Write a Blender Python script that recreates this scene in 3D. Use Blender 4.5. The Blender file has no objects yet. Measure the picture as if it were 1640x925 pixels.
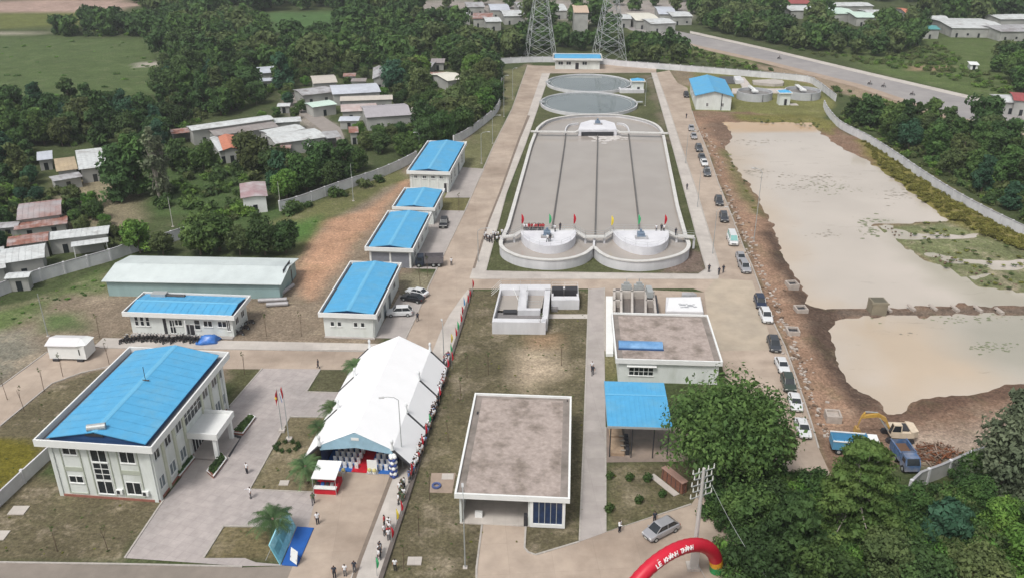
import bpy, bmesh, math, random
import numpy as np
from mathutils import Vector, Matrix
from mathutils.geometry import tessellate_polygon
R = math.radians
random.seed(7); rng = np.random.default_rng(7)
scene = bpy.context.scene
COL = scene.collection
# ---------------------------------------------------------------- camera
FOC, PIT, CH = 1407.0, R(25), 70.0          # focal length in photograph pixels, tilt, height above ground
cd = bpy.data.cameras.new('camera'); cam = bpy.data.objects.new('camera', cd); COL.objects.link(cam)
cam.location = (0, 0, CH); cam.rotation_euler = (R(90) - PIT, 0, 0)
cd.sensor_fit = 'HORIZONTAL'; cd.sensor_width = 36; cd.lens = 36 * FOC / 1640
cd.clip_start = 0.5; cd.clip_end = 6000
scene.camera = cam
# ---------------------------------------------------------------- light
w = bpy.data.worlds.new('World'); scene.world = w; w.use_nodes = True
nt = w.node_tree; bg = nt.nodes['Background']
sky = nt.nodes.new('ShaderNodeTexSky'); sky.sky_type = 'NISHITA'; sky.sun_disc = False
SUN_EL, SUN_AZ = R(58), R(215)
sky.sun_elevation = SUN_EL; sky.sun_rotation = SUN_AZ; sky.dust_density = 5; sky.air_density = 1.4; sky.ozone_density = 1
hs = nt.nodes.new('ShaderNodeHueSaturation'); hs.inputs['Saturation'].default_value = 0.30; hs.inputs['Value'].default_value = 1.0
nt.links.new(sky.outputs[0], hs.inputs['Color']); nt.links.new(hs.outputs[0], bg.inputs[0])
bg.inputs[1].default_value = 0.118
sl = bpy.data.lights.new('sun', 'SUN'); so = bpy.data.objects.new('sun', sl); COL.objects.link(so)
sl.energy = 1.75; sl.angle = R(12); sl.color = (1, .97, .92)
sd_ = Vector((math.sin(SUN_AZ) * math.cos(SUN_EL), math.cos(SUN_AZ) * math.cos(SUN_EL), math.sin(SUN_EL)))
so.rotation_euler = sd_.to_track_quat('Z', 'Y').to_euler(); so.location = (0, 0, 300)
scene.view_settings.view_transform = 'Standard'; scene.view_settings.look = 'None'
scene.view_settings.exposure = 0.18; scene.view_settings.gamma = 1
scene.view_settings.use_curve_mapping = False
try:
    scene.cycles.max_bounces = 6; scene.cycles.diffuse_bounces = 3; scene.cycles.glossy_bounces = 3
    scene.cycles.transmission_bounces = 3; scene.cycles.use_denoising = True; scene.cycles.volume_bounces = 0
except Exception: pass

# ---------------------------------------------------------------- helpers
def G(u, v, z=0.0):
    """ground (or height z) point of the site seen at a photograph pixel"""
    x = (u - 820) / FOC; y = (v - 462.5) / FOC
    dx, dy, dz = x, math.cos(PIT) - y * math.sin(PIT), -math.sin(PIT) - y * math.cos(PIT)
    if dz > -0.03: dz = -0.03
    t = (z - CH) / dz
    return Vector((dx * t, dy * t, z))
def GP(pts, z=0.0): return [G(u, v, z).to_2d() for u, v in pts]
def Hof(g, r):
    """height of a point seen at r standing above the ground point seen at g"""
    P = G(*g); x = (r[0] - 820) / FOC; y = (r[1] - 462.5) / FOC
    return CH + (-math.sin(PIT) - y * math.cos(PIT)) * P.y / (math.cos(PIT) - y * math.sin(PIT))
def lin(c): return tuple(((x / 12.92) if x <= .04045 else ((x + .055) / 1.055) ** 2.4) for x in c)

MATS = {}
def mat(name, col, rough=.7, var=.12, scale=1.5, bump=0.0, col2=None, mixs=None, mrg=(.42,.66), metal=0.0, spec=.3, detail=5, coord='Object', objrand=0.0, emit=None, streak=0):
    if name in MATS: return MATS[name]
    m = bpy.data.materials.new(name); m.use_nodes = True; nt = m.node_tree; N = nt.nodes; L = nt.links
    b = N['Principled BSDF']; b.inputs['Roughness'].default_value = rough; b.inputs['Metallic'].default_value = metal
    b.inputs['Specular IOR Level'].default_value = spec
    tc = N.new('ShaderNodeTexCoord')
    src = tc.outputs[coord]
    if streak:
        mp = N.new('ShaderNodeMapping'); mp.inputs['Scale'].default_value = (1, 1, streak); L.new(src, mp.inputs[0]); src = mp.outputs[0]
    n1 = N.new('ShaderNodeTexNoise'); n1.inputs['Scale'].default_value = scale; n1.inputs['Detail'].default_value = detail; n1.inputs['Roughness'].default_value = .62
    L.new(src, n1.inputs['Vector'])
    mr = N.new('ShaderNodeMapRange'); mr.inputs[1].default_value = .3; mr.inputs[2].default_value = .7
    mr.inputs[3].default_value = 1 - var; mr.inputs[4].default_value = 1 + var
    L.new(n1.outputs['Fac'], mr.inputs[0])
    c1 = N.new('ShaderNodeRGB'); c1.outputs[0].default_value = (*col, 1); base = c1.outputs[0]
    if col2:
        n2 = N.new('ShaderNodeTexNoise'); n2.inputs['Scale'].default_value = mixs or scale * .3; n2.inputs['Detail'].default_value = 6; n2.inputs['Roughness'].default_value = .65
        L.new(src, n2.inputs['Vector'])
        r2 = N.new('ShaderNodeMapRange'); r2.inputs[1].default_value = mrg[0]; r2.inputs[2].default_value = mrg[1]; L.new(n2.outputs['Fac'], r2.inputs[0])
        mx = N.new('ShaderNodeMix'); mx.data_type = 'RGBA'; L.new(r2.outputs[0], mx.inputs['Factor']); L.new(base, mx.inputs['A']); mx.inputs['B'].default_value = (*col2, 1)
        base = mx.outputs['Result']
    hsv = N.new('ShaderNodeHueSaturation'); L.new(base, hsv.inputs['Color']); L.new(mr.outputs[0], hsv.inputs['Value'])
    if objrand:
        oi = N.new('ShaderNodeObjectInfo'); m2 = N.new('ShaderNodeMapRange'); m2.inputs[3].default_value = 1 - objrand; m2.inputs[4].default_value = 1 + objrand
        L.new(oi.outputs['Random'], m2.inputs[0]); mm = N.new('ShaderNodeMath'); mm.operation = 'MULTIPLY'
        L.new(m2.outputs[0], mm.inputs[0]); L.new(mr.outputs[0], mm.inputs[1]); L.new(mm.outputs[0], hsv.inputs['Value'])
        m3 = N.new('ShaderNodeMapRange'); m3.inputs[3].default_value = .485; m3.inputs[4].default_value = .515
        mo = N.new('ShaderNodeMath'); mo.operation = 'FRACT'; m4 = N.new('ShaderNodeMath'); m4.operation = 'MULTIPLY'; m4.inputs[1].default_value = 7.3
        L.new(oi.outputs['Random'], m4.inputs[0]); L.new(m4.outputs[0], mo.inputs[0]); L.new(mo.outputs[0], m3.inputs[0]); L.new(m3.outputs[0], hsv.inputs['Hue'])
    L.new(hsv.outputs[0], b.inputs['Base Color'])
    if emit: b.inputs['Emission Color'].default_value = (*col, 1); b.inputs['Emission Strength'].default_value = emit
    if bump:
        bp = N.new('ShaderNodeBump'); bp.inputs['Strength'].default_value = bump; bp.inputs['Distance'].default_value = .1
        L.new(n1.outputs['Fac'], bp.inputs['Height']); L.new(bp.outputs[0], b.inputs['Normal'])
    MATS[name] = m; return m

class MB:
    """collects faces and links them as one mesh object"""
    def __init__(s): s.v = []; s.f = []; s.m = []
    def add(s, vs, fs, mi=0):
        n = len(s.v); s.v += [tuple(v) for v in vs]; s.f += [tuple(n + i for i in f) for f in fs]; s.m += [mi] * len(fs); return s
    def quad(s, a, b, c, d, mi=0): return s.add([a, b, c, d], [(0, 1, 2, 3)], mi)
    def box(s, x0, x1, y0, y1, z0, z1, mi=0):
        return s.add([(x0,y0,z0),(x1,y0,z0),(x1,y1,z0),(x0,y1,z0),(x0,y0,z1),(x1,y0,z1),(x1,y1,z1),(x0,y1,z1)],
                     [(0,3,2,1),(4,5,6,7),(0,1,5,4),(1,2,6,5),(2,3,7,6),(3,0,4,7)], mi)
    def obox(s, c, ax, lx, ly, lz, mi=0, ang=0):
        """box centred at c, rotated by ang about z"""
        ca, sa = math.cos(ang), math.sin(ang); vs = []
        for z in (-lz/2, lz/2):
            for x, y in ((-lx/2,-ly/2),(lx/2,-ly/2),(lx/2,ly/2),(-lx/2,ly/2)):
                vs.append((c[0]+x*ca-y*sa, c[1]+x*sa+y*ca, c[2]+z))
        return s.add(vs, [(0,3,2,1),(4,5,6,7),(0,1,5,4),(1,2,6,5),(2,3,7,6),(3,0,4,7)], mi)
    def prism(s, poly, z0, z1, mi=0, cap=True):
        n = len(poly)
        ar = sum(poly[i][0]*poly[(i+1)%n][1]-poly[(i+1)%n][0]*poly[i][1] for i in range(n))
        if ar < 0: poly = poly[::-1]
        vs = [(p[0], p[1], z0) for p in poly] + [(p[0], p[1], z1) for p in poly]
        fs = [(i, (i+1)%n, n+(i+1)%n, n+i) for i in range(n)]
        if cap:
            T = tessellate_polygon([[Vector((p[0], p[1], 0)) for p in poly]])
            for t in T:
                a, b, c = (Vector((poly[k][0], poly[k][1], 0)) for k in t)
                if (b-a).cross(c-a).z < 0: t = t[::-1]
                fs.append(tuple(n+k for k in t)); fs.append(tuple(reversed(t)))
        return s.add(vs, fs, mi)
    def sheet(s, poly, z, mi=0):
        T = tessellate_polygon([[Vector((p[0], p[1], 0)) for p in poly]]); fs = []
        for t in T:
            a, b, c = (Vector((poly[k][0], poly[k][1], 0)) for k in t)
            if (b-a).cross(c-a).z < 0: t = t[::-1]
            fs.append(tuple(t))
        return s.add([(p[0], p[1], z) for p in poly], fs, mi)
    def tube(s, p, q, r, r2=None, n=6, mi=0, cap=True):
        p, q = Vector(p), Vector(q); r2 = r if r2 is None else r2; d = (q-p)
        if d.length < 1e-6: return s
        d.normalize(); a = d.orthogonal().normalized(); b = d.cross(a); vs = []
        for c, rr in ((p, r), (q, r2)):
            for i in range(n):
                t = 2*math.pi*i/n; vs.append(c + (a*math.cos(t)+b*math.sin(t))*rr)
        fs = [(i, (i+1)%n, n+(i+1)%n, n+i) for i in range(n)]
        if cap: fs += [tuple(range(n-1,-1,-1)), tuple(range(n, 2*n))]
        return s.add(vs, fs, mi)
    def path(s, pts, r, n=5, mi=0):
        for i in range(len(pts)-1):
            r0 = r[i] if isinstance(r, (list, tuple)) else r; r1 = r[i+1] if isinstance(r, (list, tuple)) else r
            s.tube(pts[i], pts[i+1], r0, r1, n, mi)
        return s
    def ball(s, c, rx, ry, rz, nu=10, nv=6, mi=0):
        vs = [(c[0], c[1], c[2]-rz)]; 
        for j in range(1, nv):
            t = math.pi*j/nv
            for i in range(nu):
                a = 2*math.pi*i/nu; vs.append((c[0]+rx*math.sin(t)*math.cos(a), c[1]+ry*math.sin(t)*math.sin(a), c[2]-rz*math.cos(t)))
        vs.append((c[0], c[1], c[2]+rz)); fs = []
        for i in range(nu): fs.append((0, 1+(i+1)%nu, 1+i))
        for j in range(nv-2):
            for i in range(nu): fs.append((1+j*nu+i, 1+j*nu+(i+1)%nu, 1+(j+1)*nu+(i+1)%nu, 1+(j+1)*nu+i))
        l = len(vs)-1; b = 1+(nv-2)*nu
        for i in range(nu): fs.append((b+i, b+(i+1)%nu, l))
        return s.add(vs, fs, mi)
    def ring(s, c, ri, ro, z0, z1, n=40, a0=0, a1=2*math.pi, mi=0, ey=1):
        k = n if abs(a1-a0-2*math.pi) < 1e-6 else n+1; vs = []
        for i in range(k):
            t = a0+(a1-a0)*i/n; cs, sn = math.cos(t), math.sin(t)*ey
            vs += [(c[0]+ro*cs, c[1]+ro*sn, z0), (c[0]+ro*cs, c[1]+ro*sn, z1), (c[0]+ri*cs, c[1]+ri*sn, z1), (c[0]+ri*cs, c[1]+ri*sn, z0)]
        fs = []
        for i in range(n):
            a = 4*i; b = 4*((i+1) % k)
            fs += [(a, b, b+1, a+1), (a+1, b+1, b+2, a+2), (a+2, b+2, b+3, a+3)]
        return s.add(vs, fs, mi)
    def build(s, name, m, parent=None, smooth=False, loc=None):
        me = bpy.data.meshes.new(name); me.from_pydata(s.v, [], s.f)
        for x in (m if isinstance(m, (list, tuple)) else [m]): me.materials.append(x)
        if isinstance(m, (list, tuple)): me.polygons.foreach_set('material_index', s.m)
        if smooth: me.polygons.foreach_set('use_smooth', [True]*len(me.polygons))
        me.update(); o = bpy.data.objects.new(name, me); COL.objects.link(o)
        if parent: o.parent = parent
        if loc: o.location = loc
        return o
def tag(o, label=None, cat=None, group=None, kind=None):
    if label: o['label'] = label
    if cat: o['category'] = cat
    if group: o['group'] = group
    if kind: o['kind'] = kind
    return o
def thing(name, label, cat, loc=(0,0,0), rz=0, group=None):
    o = bpy.data.objects.new(name, None); COL.objects.link(o); o.empty_display_size = .3
    o.location = loc; o.rotation_euler = (0, 0, rz); return tag(o, label, cat, group)
def dup(src, loc=None, rz=None, label=None, group=None, sc=None, mats=None):
    """a copy of a thing with copies of its parts and sub-parts"""
    def cp(o, par):
        c = o.copy(); COL.objects.link(c)
        if par: c.parent = par
        for ch in o.children: cp(ch, c)
        return c
    c = cp(src, None)
    if loc is not None: c.location = loc
    if rz is not None: c.rotation_euler = (0, 0, rz)
    if label: c['label'] = label
    if group: c['group'] = group
    if sc is not None: c.scale = sc if isinstance(sc, (tuple, list)) else (sc, sc, sc)
    return c
def thick(pts, w, closed=False):
    """left and right offset lines of a polyline"""
    n = len(pts); L = []; Rr = []
    for i in range(n):
        a = pts[i-1] if (i > 0 or closed) else pts[i]; b = pts[(i+1) % n] if (i < n-1 or closed) else pts[i]
        d = (Vector(b)-Vector(a)); d = d.normalized() if d.length > 1e-9 else Vector((1, 0)); nn = Vector((-d.y, d.x))
        L.append(Vector(pts[i])+nn*w/2); Rr.append(Vector(pts[i])-nn*w/2)
    return L, Rr
def strip(mb, pts, w, z0, z1, closed=False, mi=0):
    """a wall, kerb or rim of width w along a polyline"""
    L, Q = thick(pts, w, closed); n = len(pts); m = n if closed else n-1
    vs = []
    for i in range(n): vs += [(L[i].x, L[i].y, z0), (L[i].x, L[i].y, z1), (Q[i].x, Q[i].y, z1), (Q[i].x, Q[i].y, z0)]
    fs = []
    for i in range(m):
        a = 4*i; b = 4*((i+1) % n)
        fs += [(a, a+1, b+1, b), (a+1, a+2, b+2, b+1), (a+2, a+3, b+3, b+2)]
    if not closed: fs += [(0, 3, 2, 1), (4*n-4, 4*n-3, 4*n-2, 4*n-1)]
    return mb.add(vs, fs, mi)
def smooth_line(pts, k=5, closed=False):
    """Catmull-Rom through the points"""
    P = [Vector(p) for p in pts]; n = len(P); out = []
    for i in range(n if closed else n-1):
        if closed: a, b, c, d = P[i-1], P[i], P[(i+1) % n], P[(i+2) % n]
        else: a, b, c, d = P[max(i-1, 0)], P[i], P[i+1], P[min(i+2, n-1)]
        for j in range(k):
            t = j/k; out.append(.5*((2*b)+(c-a)*t+(2*a-5*b+4*c-d)*t*t+(3*b-a-3*c+d)*t**3))
    if not closed: out.append(P[-1])
    return out
def rectpx(NL, NR, FR, FL, h):
    """rectangle on the site from its four corners (near-left, near-right, far-right, far-left) at height h"""
    a, b, c, d = (G(*p, h).to_2d() for p in (NL, NR, FR, FL))
    ctr = (a+b+c+d)/4; ux = ((b-a)+(c-d)); W = ux.length/2; ux.normalize()
    uy0 = ((d-a)+(c-b)); uy = Vector((-ux.y, ux.x))
    # balance the two axes so that the rectangle follows both edge pairs
    vy = uy0.normalized(); vx2 = Vector((vy.y, -vy.x)); ux = (ux*W + vx2*uy0.length/2).normalized()
    D = uy0.length/2
    return ctr, math.atan2(ux.y, ux.x), W, D
# ---------------------------------------------------------------- materials
RED=(.55,.02,.03)
M_conc = mat('concrete_tan', (.43,.35,.285), .85, .13, .35, .05, (.31,.245,.195), .07, detail=9)
M_concg = mat('concrete_grey', (.42,.38,.36), .85, .09, .5, .05, (.34,.31,.29), .09)
M_plaza = mat('plaza_stone', (.42,.375,.36), .8, .12, .8, .05, (.33,.3,.29), .12)
M_pave = mat('pavement_light', (.52,.48,.44), .85, .08, .6, .03, (.43,.39,.36), .1)
M_kerb = mat('kerb_stone', (.4,.37,.34), .85, .15, 2)
M_drain = mat('drain_dirt', (.2,.16,.13), .9, .2, 1)
M_wallw = mat('painted_wall', (.66,.69,.67), .8, .07, .8, .02, (.52,.55,.51), .5, mrg=(.5,.75), streak=.25)
M_white = mat('white_trim', (.74,.75,.74), .7, .04, 1)
M_cream = mat('cream_panel', (.52,.54,.44), .8, .06, 2)
M_blue = mat('blue_sheet_roof', (.085,.36,.62), .45, .07, .8, 0, (.13,.37,.56), .25, mrg=(.48,.7), detail=8, spec=.35)
M_blue2 = mat('blue_ridge', (.14,.43,.66), .4, .05, .5)
M_navy = mat('navy_shade_and_rail', (.03,.08,.2), .6, .1, 1)
M_glass = mat('dark_glass', (.02,.025,.03), .15, .2, 3, spec=.6)
M_greyglass = mat('grey_glass', (.16,.2,.22), .2, .2, 2, spec=.5)
M_dark = mat('dark_metal_and_shade', (.04,.04,.045), .5, .15, 3)
M_steel = mat('galvanised_steel', (.42,.44,.44), .5, .08, 3, metal=.3)
M_basin = mat('basin_concrete', (.62,.62,.64), .8, .07, .5, .03, (.52,.52,.54), .2, streak=.2)
M_dirtyroof = mat('flat_roof_screed', (.37,.31,.28), .9, .2, 1.6, .04, (.20,.165,.14), .35, mrg=(.46,.66), detail=8)
M_brick = mat('brown_brick', (.2,.09,.06), .9, .2, 5)
M_tin = mat('grey_tin', (.40,.40,.41), .6, .2, .8, .02, (.24,.22,.22), .3, mrg=(.46,.62))
M_tinw = mat('white_tin', (.56,.58,.58), .55, .14, .8, .02, (.36,.35,.34), .25, mrg=(.5,.68))
M_rust = mat('rusty_tin', (.26,.12,.09), .8, .25, .8, .03, (.42,.38,.38), .3)
M_tile = mat('orange_tile_roof', (.5,.2,.13), .8, .15, 1.2)
M_green = mat('warehouse_green', (.30,.42,.42), .7, .07, .5, .02, (.25,.36,.37), .15, streak=.3)
M_oldwall = mat('old_plaster', (.42,.42,.40), .85, .2, .6, .03, (.26,.26,.25), .3)
M_tent = mat('white_canvas', (.88,.88,.89), .6, .02, .5)
M_red = mat('red_cloth', (.5,.015,.03), .6, .1, 1)
M_yel = mat('yellow_cloth', (.8,.62,.06), .6, .1, 1)
M_grn = mat('green_cloth', (.05,.42,.16), .6, .1, 1)
M_blu = mat('blue_cloth', (.03,.13,.42), .7, .1, 1)
M_cyan = mat('pale_blue_print', (.2,.55,.66), .5, .15, 1.2, 0, (.4,.7,.78), .6)
M_bark = mat('bark', (.16,.12,.09), .9, .2, 4, .1)
M_paleb = mat('pale_bark', (.32,.29,.25), .9, .2, 3, .1)
M_tyre = mat('tyre_rubber', (.02,.02,.02), .8, .1, 5)
M_rock = mat('broken_concrete', (.42,.37,.33), .9, .15, 1.5, .1)
M_mudm = mat('mud_clod', (.13,.09,.065), .95, .25, 1.5, .3, (.2,.14,.1), .8)

def leafmat(name, a, b, tr=.25):
    a = tuple(x*1.25 for x in a); b = tuple(x*1.38 for x in b)
    a = (a[0]*.86, a[1], a[2]*.9); b = (b[0]*.88, b[1], b[2]*.9)
    m = mat(name, a, .65, .36, .4, 0, b, .26, spec=.15, objrand=.22, coord='Object')
    nt = m.node_tree; N = nt.nodes; L = nt.links; bs = N['Principled BSDF']; out = N['Material Output']
    t = N.new('ShaderNodeBsdfTranslucent'); src = bs.inputs['Base Color'].links[0].from_socket
    L.new(src, t.inputs[0]); mx = N.new('ShaderNodeMixShader'); mx.inputs[0].default_value = tr
    L.new(bs.outputs[0], mx.inputs[1]); L.new(t.outputs[0], mx.inputs[2]); L.new(mx.outputs[0], out.inputs[0])
    return m
L_dark = leafmat('leaf_dark', (.045,.072,.028), (.075,.115,.04))
L_mid = leafmat('leaf_mid', (.06,.095,.032), (.105,.15,.045))
L_olive = leafmat('leaf_olive', (.085,.10,.042), (.125,.135,.055))
L_bright = leafmat('leaf_bright', (.085,.15,.035), (.15,.22,.05))
L_grey = leafmat('leaf_grey', (.10,.105,.07), (.15,.15,.10))
L_layer = leafmat('leaf_layer', (.075,.115,.035), (.125,.16,.05))
L_teal = leafmat('leaf_teal', (.035,.075,.045), (.06,.11,.07))
L_palm = leafmat('leaf_palm', (.075,.115,.055), (.12,.165,.07))
L_yel = leafmat('leaf_yellowgreen', (.15,.13,.035), (.21,.19,.055))

# ---------------------------------------------------------------- ground
def pondfix(px): return np.array([tuple(p) for p in GP(px, -.6)])
POND = pondfix([(1158,196),(1300,197),(1308,208),(1345,236),(1388,257),(1436,290),(1481,325),(1513,352),(1488,361),(1438,357),(1396,358),(1430,382),(1481,417),(1531,432),(1566,458),(1640,466),(1720,480),(1760,600),(1640,612),(1568,627),(1481,639),(1425,664),(1405,644),(1355,612),(1345,575),(1330,539),(1340,501),(1295,489),(1288,464),(1255,407),(1240,362),(1215,320),(1192,284),(1159,236),(1173,222),(1170,207)])
def inpoly(X, Y, P):
    ins = np.zeros(X.shape, bool); n = len(P)
    for i in range(n):
        x0, y0 = P[i]; x1, y1 = P[(i+1) % n]
        c = ((y0 > Y) != (y1 > Y)); 
        with np.errstate(divide='ignore', invalid='ignore'): xs = (x1-x0)*(Y-y0)/(y1-y0+1e-12)+x0
        ins ^= c & (X < xs)
    return ins
def sdist(X, Y, P):
    d = np.full(X.shape, 1e9); n = len(P)
    for i in range(n):
        a = np.array(P[i]); b = np.array(P[(i+1) % n]); ab = b-a; l = (ab**2).sum()+1e-9
        t = np.clip(((X-a[0])*ab[0]+(Y-a[1])*ab[1])/l, 0, 1)
        d = np.minimum(d, np.hypot(X-a[0]-t*ab[0], Y-a[1]-t*ab[1]))
    return np.where(inpoly(X, Y, P), -d, d)
class VN:
    def __init__(s, seed): s.t = np.random.default_rng(seed).random((256, 256))
    def __call__(s, X, Y, f):
        x = X*f; y = Y*f; xi = np.floor(x).astype(int); yi = np.floor(y).astype(int); fx = x-xi; fy = y-yi
        fx = fx*fx*(3-2*fx); fy = fy*fy*(3-2*fy); g = lambda i, j: s.t[(xi+i) % 256, (yi+j) % 256]
        return (g(0,0)*(1-fx)+g(1,0)*fx)*(1-fy)+(g(0,1)*(1-fx)+g(1,1)*fx)*fy
n1 = VN(1); n2 = VN(2); n3 = VN(3)
def axis(lo, hi, st, elo, ehi):
    a = list(np.arange(lo, hi+.01, st)); s = st; x = a[0]; left = []
    while x > elo: s *= 1.12; x -= min(s, 40); left.append(x)
    s = st; x = a[-1]; right = []
    while x < ehi: s *= 1.07; x += min(s, 40); right.append(x)
    return np.array(left[::-1]+a+right)
ax = axis(-140, 150, 1.2, -2200, 2200); ay = axis(66, 330, 1.2, -60, 3500)
GX, GY = np.meshgrid(ax, ay, indexing='ij')
def fbm(X, Y, f): return (n1(X, Y, f)+.5*n2(X, Y, f*2.1)+.25*n3(X, Y, f*4.3))/1.75
pd = sdist(GX, GY, POND)+(fbm(GX, GY, .35)-.5)*2.4
GZ = np.where(pd < 0, -.6-np.minimum(1.0, -pd*.3), np.minimum(0, -.6+pd*.16))
near = np.exp(-np.maximum(pd, 0)/9)*(pd > 0)
GZ = GZ+near*(fbm(GX+7, GY, .5)-.45)*.8*np.clip(pd/2, 0, 1)
bank = sdist(GX, GY, np.array([tuple(p) for p in GP([(1335,494),(1400,496),(1480,493),(1560,491),(1700,493),(1700,499),(1560,498),(1480,500),(1400,503),(1335,502)], -.5)]))
bank = bank+(fbm(GX+50, GY+20, .3)-.5)*4
GZ = np.where(bank < 1.5, np.maximum(GZ, -.5+np.clip(.25-bank*.35, -.5, .4)*(.1+3.0*np.clip(fbm(GX, GY, .3)-.38, 0, 1))), GZ)
SP = np.array([tuple(p) for p in GP([(1393,360),(1440,357),(1513,353),(1600,380),(1720,430),(1720,478),(1640,470),(1566,458),(1431,383)], -.6)])
spd_ = sdist(GX, GY, SP); GZ = np.where(spd_ < 0, -.6+(fbm(GX*.6, GY*1.3, .22)-.47)*1.0*np.clip(-spd_/3, .25, 1)+.04, GZ)
Lp = np.array([tuple(p) for p in GP([(1050,112),(1108,112),(1108,178),(1114,197),(1133,242),(1150,292),(1173,349),(1204,425),(1235,509),(1278,613),(1311,717),(1340,780),(1000,960),(400,960),(-100,960),(-100,700),(160,545),(600,545),(850,100)])])
GZ = np.where(sdist(GX, GY, Lp) < .5, np.minimum(GZ, 0), GZ)     # level where roads and yards lie
soil = np.empty(GX.shape+(4,)); soil[:] = (.06,.078,.032,.15)
def zone(px, col, a=.2, f=1.0, wob=1.5):
    P = np.array([tuple(p) for p in GP(px)]); d = sdist(GX, GY, P)
    sc = np.clip(GY/200, .5, 3); d = d+(fbm(GX+31, GY+9, .16)-.5)*2*wob*sc
    k = np.clip(.5-d/(2*f), 0, 1)[..., None]
    soil[:] = soil*(1-k)+np.array([*col, a])*k
zone([(-90,1),(190,-2),(250,6),(175,19),(20,21),(-90,24)], (.36,.26,.22), .1, 3)
zone([(-90,24),(20,22),(150,19),(165,34),(80,44),(-90,50)], (.125,.14,.045), 0, 3)
zone([(-90,52),(75,50),(82,54),(-90,55)], (.4,.36,.3), 0, 1, .3)
zone([(-90,57),(240,60),(252,78),(246,98),(300,118),(262,150),(110,162),(-90,168)], (.078,.112,.042), .12, 3)
zone([(222,99),(270,98),(268,106),(215,108)], (.36,.33,.28), 0, 1, .5)
zone([(425,20),(570,17),(556,40),(530,50),(440,52)], (.07,.13,.045), .05, 3)
zone([(640,0),(1110,0),(1110,32),(1000,38),(760,26),(680,22)], (.3,.27,.25), .5, 4)
zone([(230,270),(395,275),(385,330),(480,330),(400,372),(300,345),(230,345)], (.062,.10,.034), .1, 2)
zone([(90,285),(215,290),(230,345),(180,400),(110,395),(100,340)], (.22,.19,.125), .5, 3)
zone([(455,150),(480,150),(540,205),(545,245),(510,240),(460,175)], (.26,.23,.2), .3, 2)
zone([(-90,512),(60,478),(200,425),(480,418),(500,345),(640,272),(735,222),(800,170),(803,115),(845,105),(600,560),(400,600),(-90,760)], (.22,.175,.13), .6, 1)
zone([(400,372),(640,268),(655,285),(560,335),(510,372),(480,408),(430,400)], (.125,.13,.055), .3, 1.5)
zone([(430,372),(512,345),(506,375),(450,400)], (.08,.15,.04), .1, 2)
zone([(485,470),(478,440),(508,378),(528,352),(585,338),(640,296),(655,290),(612,340),(560,400),(522,450),(500,480)], (.43,.26,.17), .15, 1.5)
zone([(-90,515),(60,480),(165,430),(180,470),(110,470),(30,520),(0,532),(-90,560)], (.10,.135,.05), .3, 2)
zone([(58,500),(130,500),(140,528),(70,530)], (.09,.13,.05), .2, 2)
zone([(-90,540),(40,530),(60,560),(0,615),(-90,680)], (.21,.2,.16), .8, 2)
zone([(737,230),(800,170),(803,113),(843,107),(760,310),(700,320)], (.15,.15,.075), .35, .7)
zone([(640,437),(700,437),(685,475),(645,475)], (.2,.18,.12), .5, .4); zone([(706,316),(755,316),(746,338),(700,338)], (.14,.13,.06), .2, .4)
zone([(-90,900),(-90,780),(0,680),(85,612),(178,585),(240,600),(60,760),(265,800),(200,898),(0,898)], (.125,.108,.066), .8, .6)
zone([(-90,700),(0,701),(52,704),(72,722),(0,788),(-90,850)], (.13,.115,.02), 0, .5, .3)
zone([(366,586),(425,588),(400,625),(365,655)], (.10,.10,.05), .1, .5)
zone([(505,588),(570,590),(552,630),(488,630)], (.10,.097,.055), .1, .5)
zone([(462,665),(540,665),(512,790),(398,786)], (.17,.145,.088), .5, .5)
zone([(356,840),(455,842),(450,895),(320,896)], (.155,.13,.07), .4, .5)
zone([(750,465),(948,465),(935,870),(858,895),(763,970),(590,970)], (.118,.103,.062), .6, .5)
zone([(828,562),(885,552),(900,598),(862,612),(845,625),(822,600)], (.42,.34,.25), .2, 2.5)
zone([(845,540),(890,536),(890,555),(850,558)], (.28,.19,.12), .2, 2)
zone([(968,560),(985,560),(988,620),(968,620)], (.14,.13,.06), .2, .5)
zone([(970,738),(1135,738),(1140,790),(1107,808),(970,855)], (.12,.108,.06), .5, .5)
zone([(875,114),(1045,114),(1135,442),(770,440)], (.082,.09,.042), .15, .5)
zone([(1030,120),(1046,120),(1078,232),(1062,228),(1055,190)], (.15,.13,.09), .3, 1)
zone([(1098,398),(1125,405),(1133,436),(1060,438),(1075,420)], (.16,.12,.10), .3, 1)
zone([(1072,110),(1300,128),(1338,165),(1325,185),(1290,195),(1170,180),(1108,180)], (.16,.16,.06), .2, 1)
zone([(1072,113),(1110,115),(1108,140),(1086,135)], (.2,.16,.11), .3, 1)
zone([(1100,176),(1200,180),(1310,192),(1345,205),(1450,258),(1660,382),(1760,500),(1760,700),(1640,715),(1440,740),(1330,790),(1311,717),(1278,613),(1235,509),(1204,425),(1173,349),(1133,242)], (.20,.13,.092), .35, .8)
zone([(1165,182),(1300,186),(1345,200),(1335,214),(1300,200),(1180,190)], (.16,.15,.05), .2, 1.5)
zone([(1108,186),(1128,190),(1165,235),(1225,345),(1290,470),(1330,560),(1400,650),(1330,700),(1311,690),(1250,530),(1200,400),(1150,280)], (.28,.18,.125), .3, 1.5)
zone([(1152,235),(1166,236),(1226,345),(1204,340),(1178,300)], (.15,.14,.065), .2, 1.5)
zone([(1160,196),(1172,205),(1176,222),(1160,236),(1140,215),(1135,200)], (.17,.115,.085), .2, 2)
zone([(1375,225),(1400,222),(1520,300),(1660,382),(1660,408),(1500,345),(1400,268)], (.17,.15,.045), .3, 1.5)
zone([(1393,360),(1440,356),(1513,352),(1600,380),(1700,420),(1700,478),(1640,470),(1566,458),(1431,383)], (.15,.165,.08), .8, 2)
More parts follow.
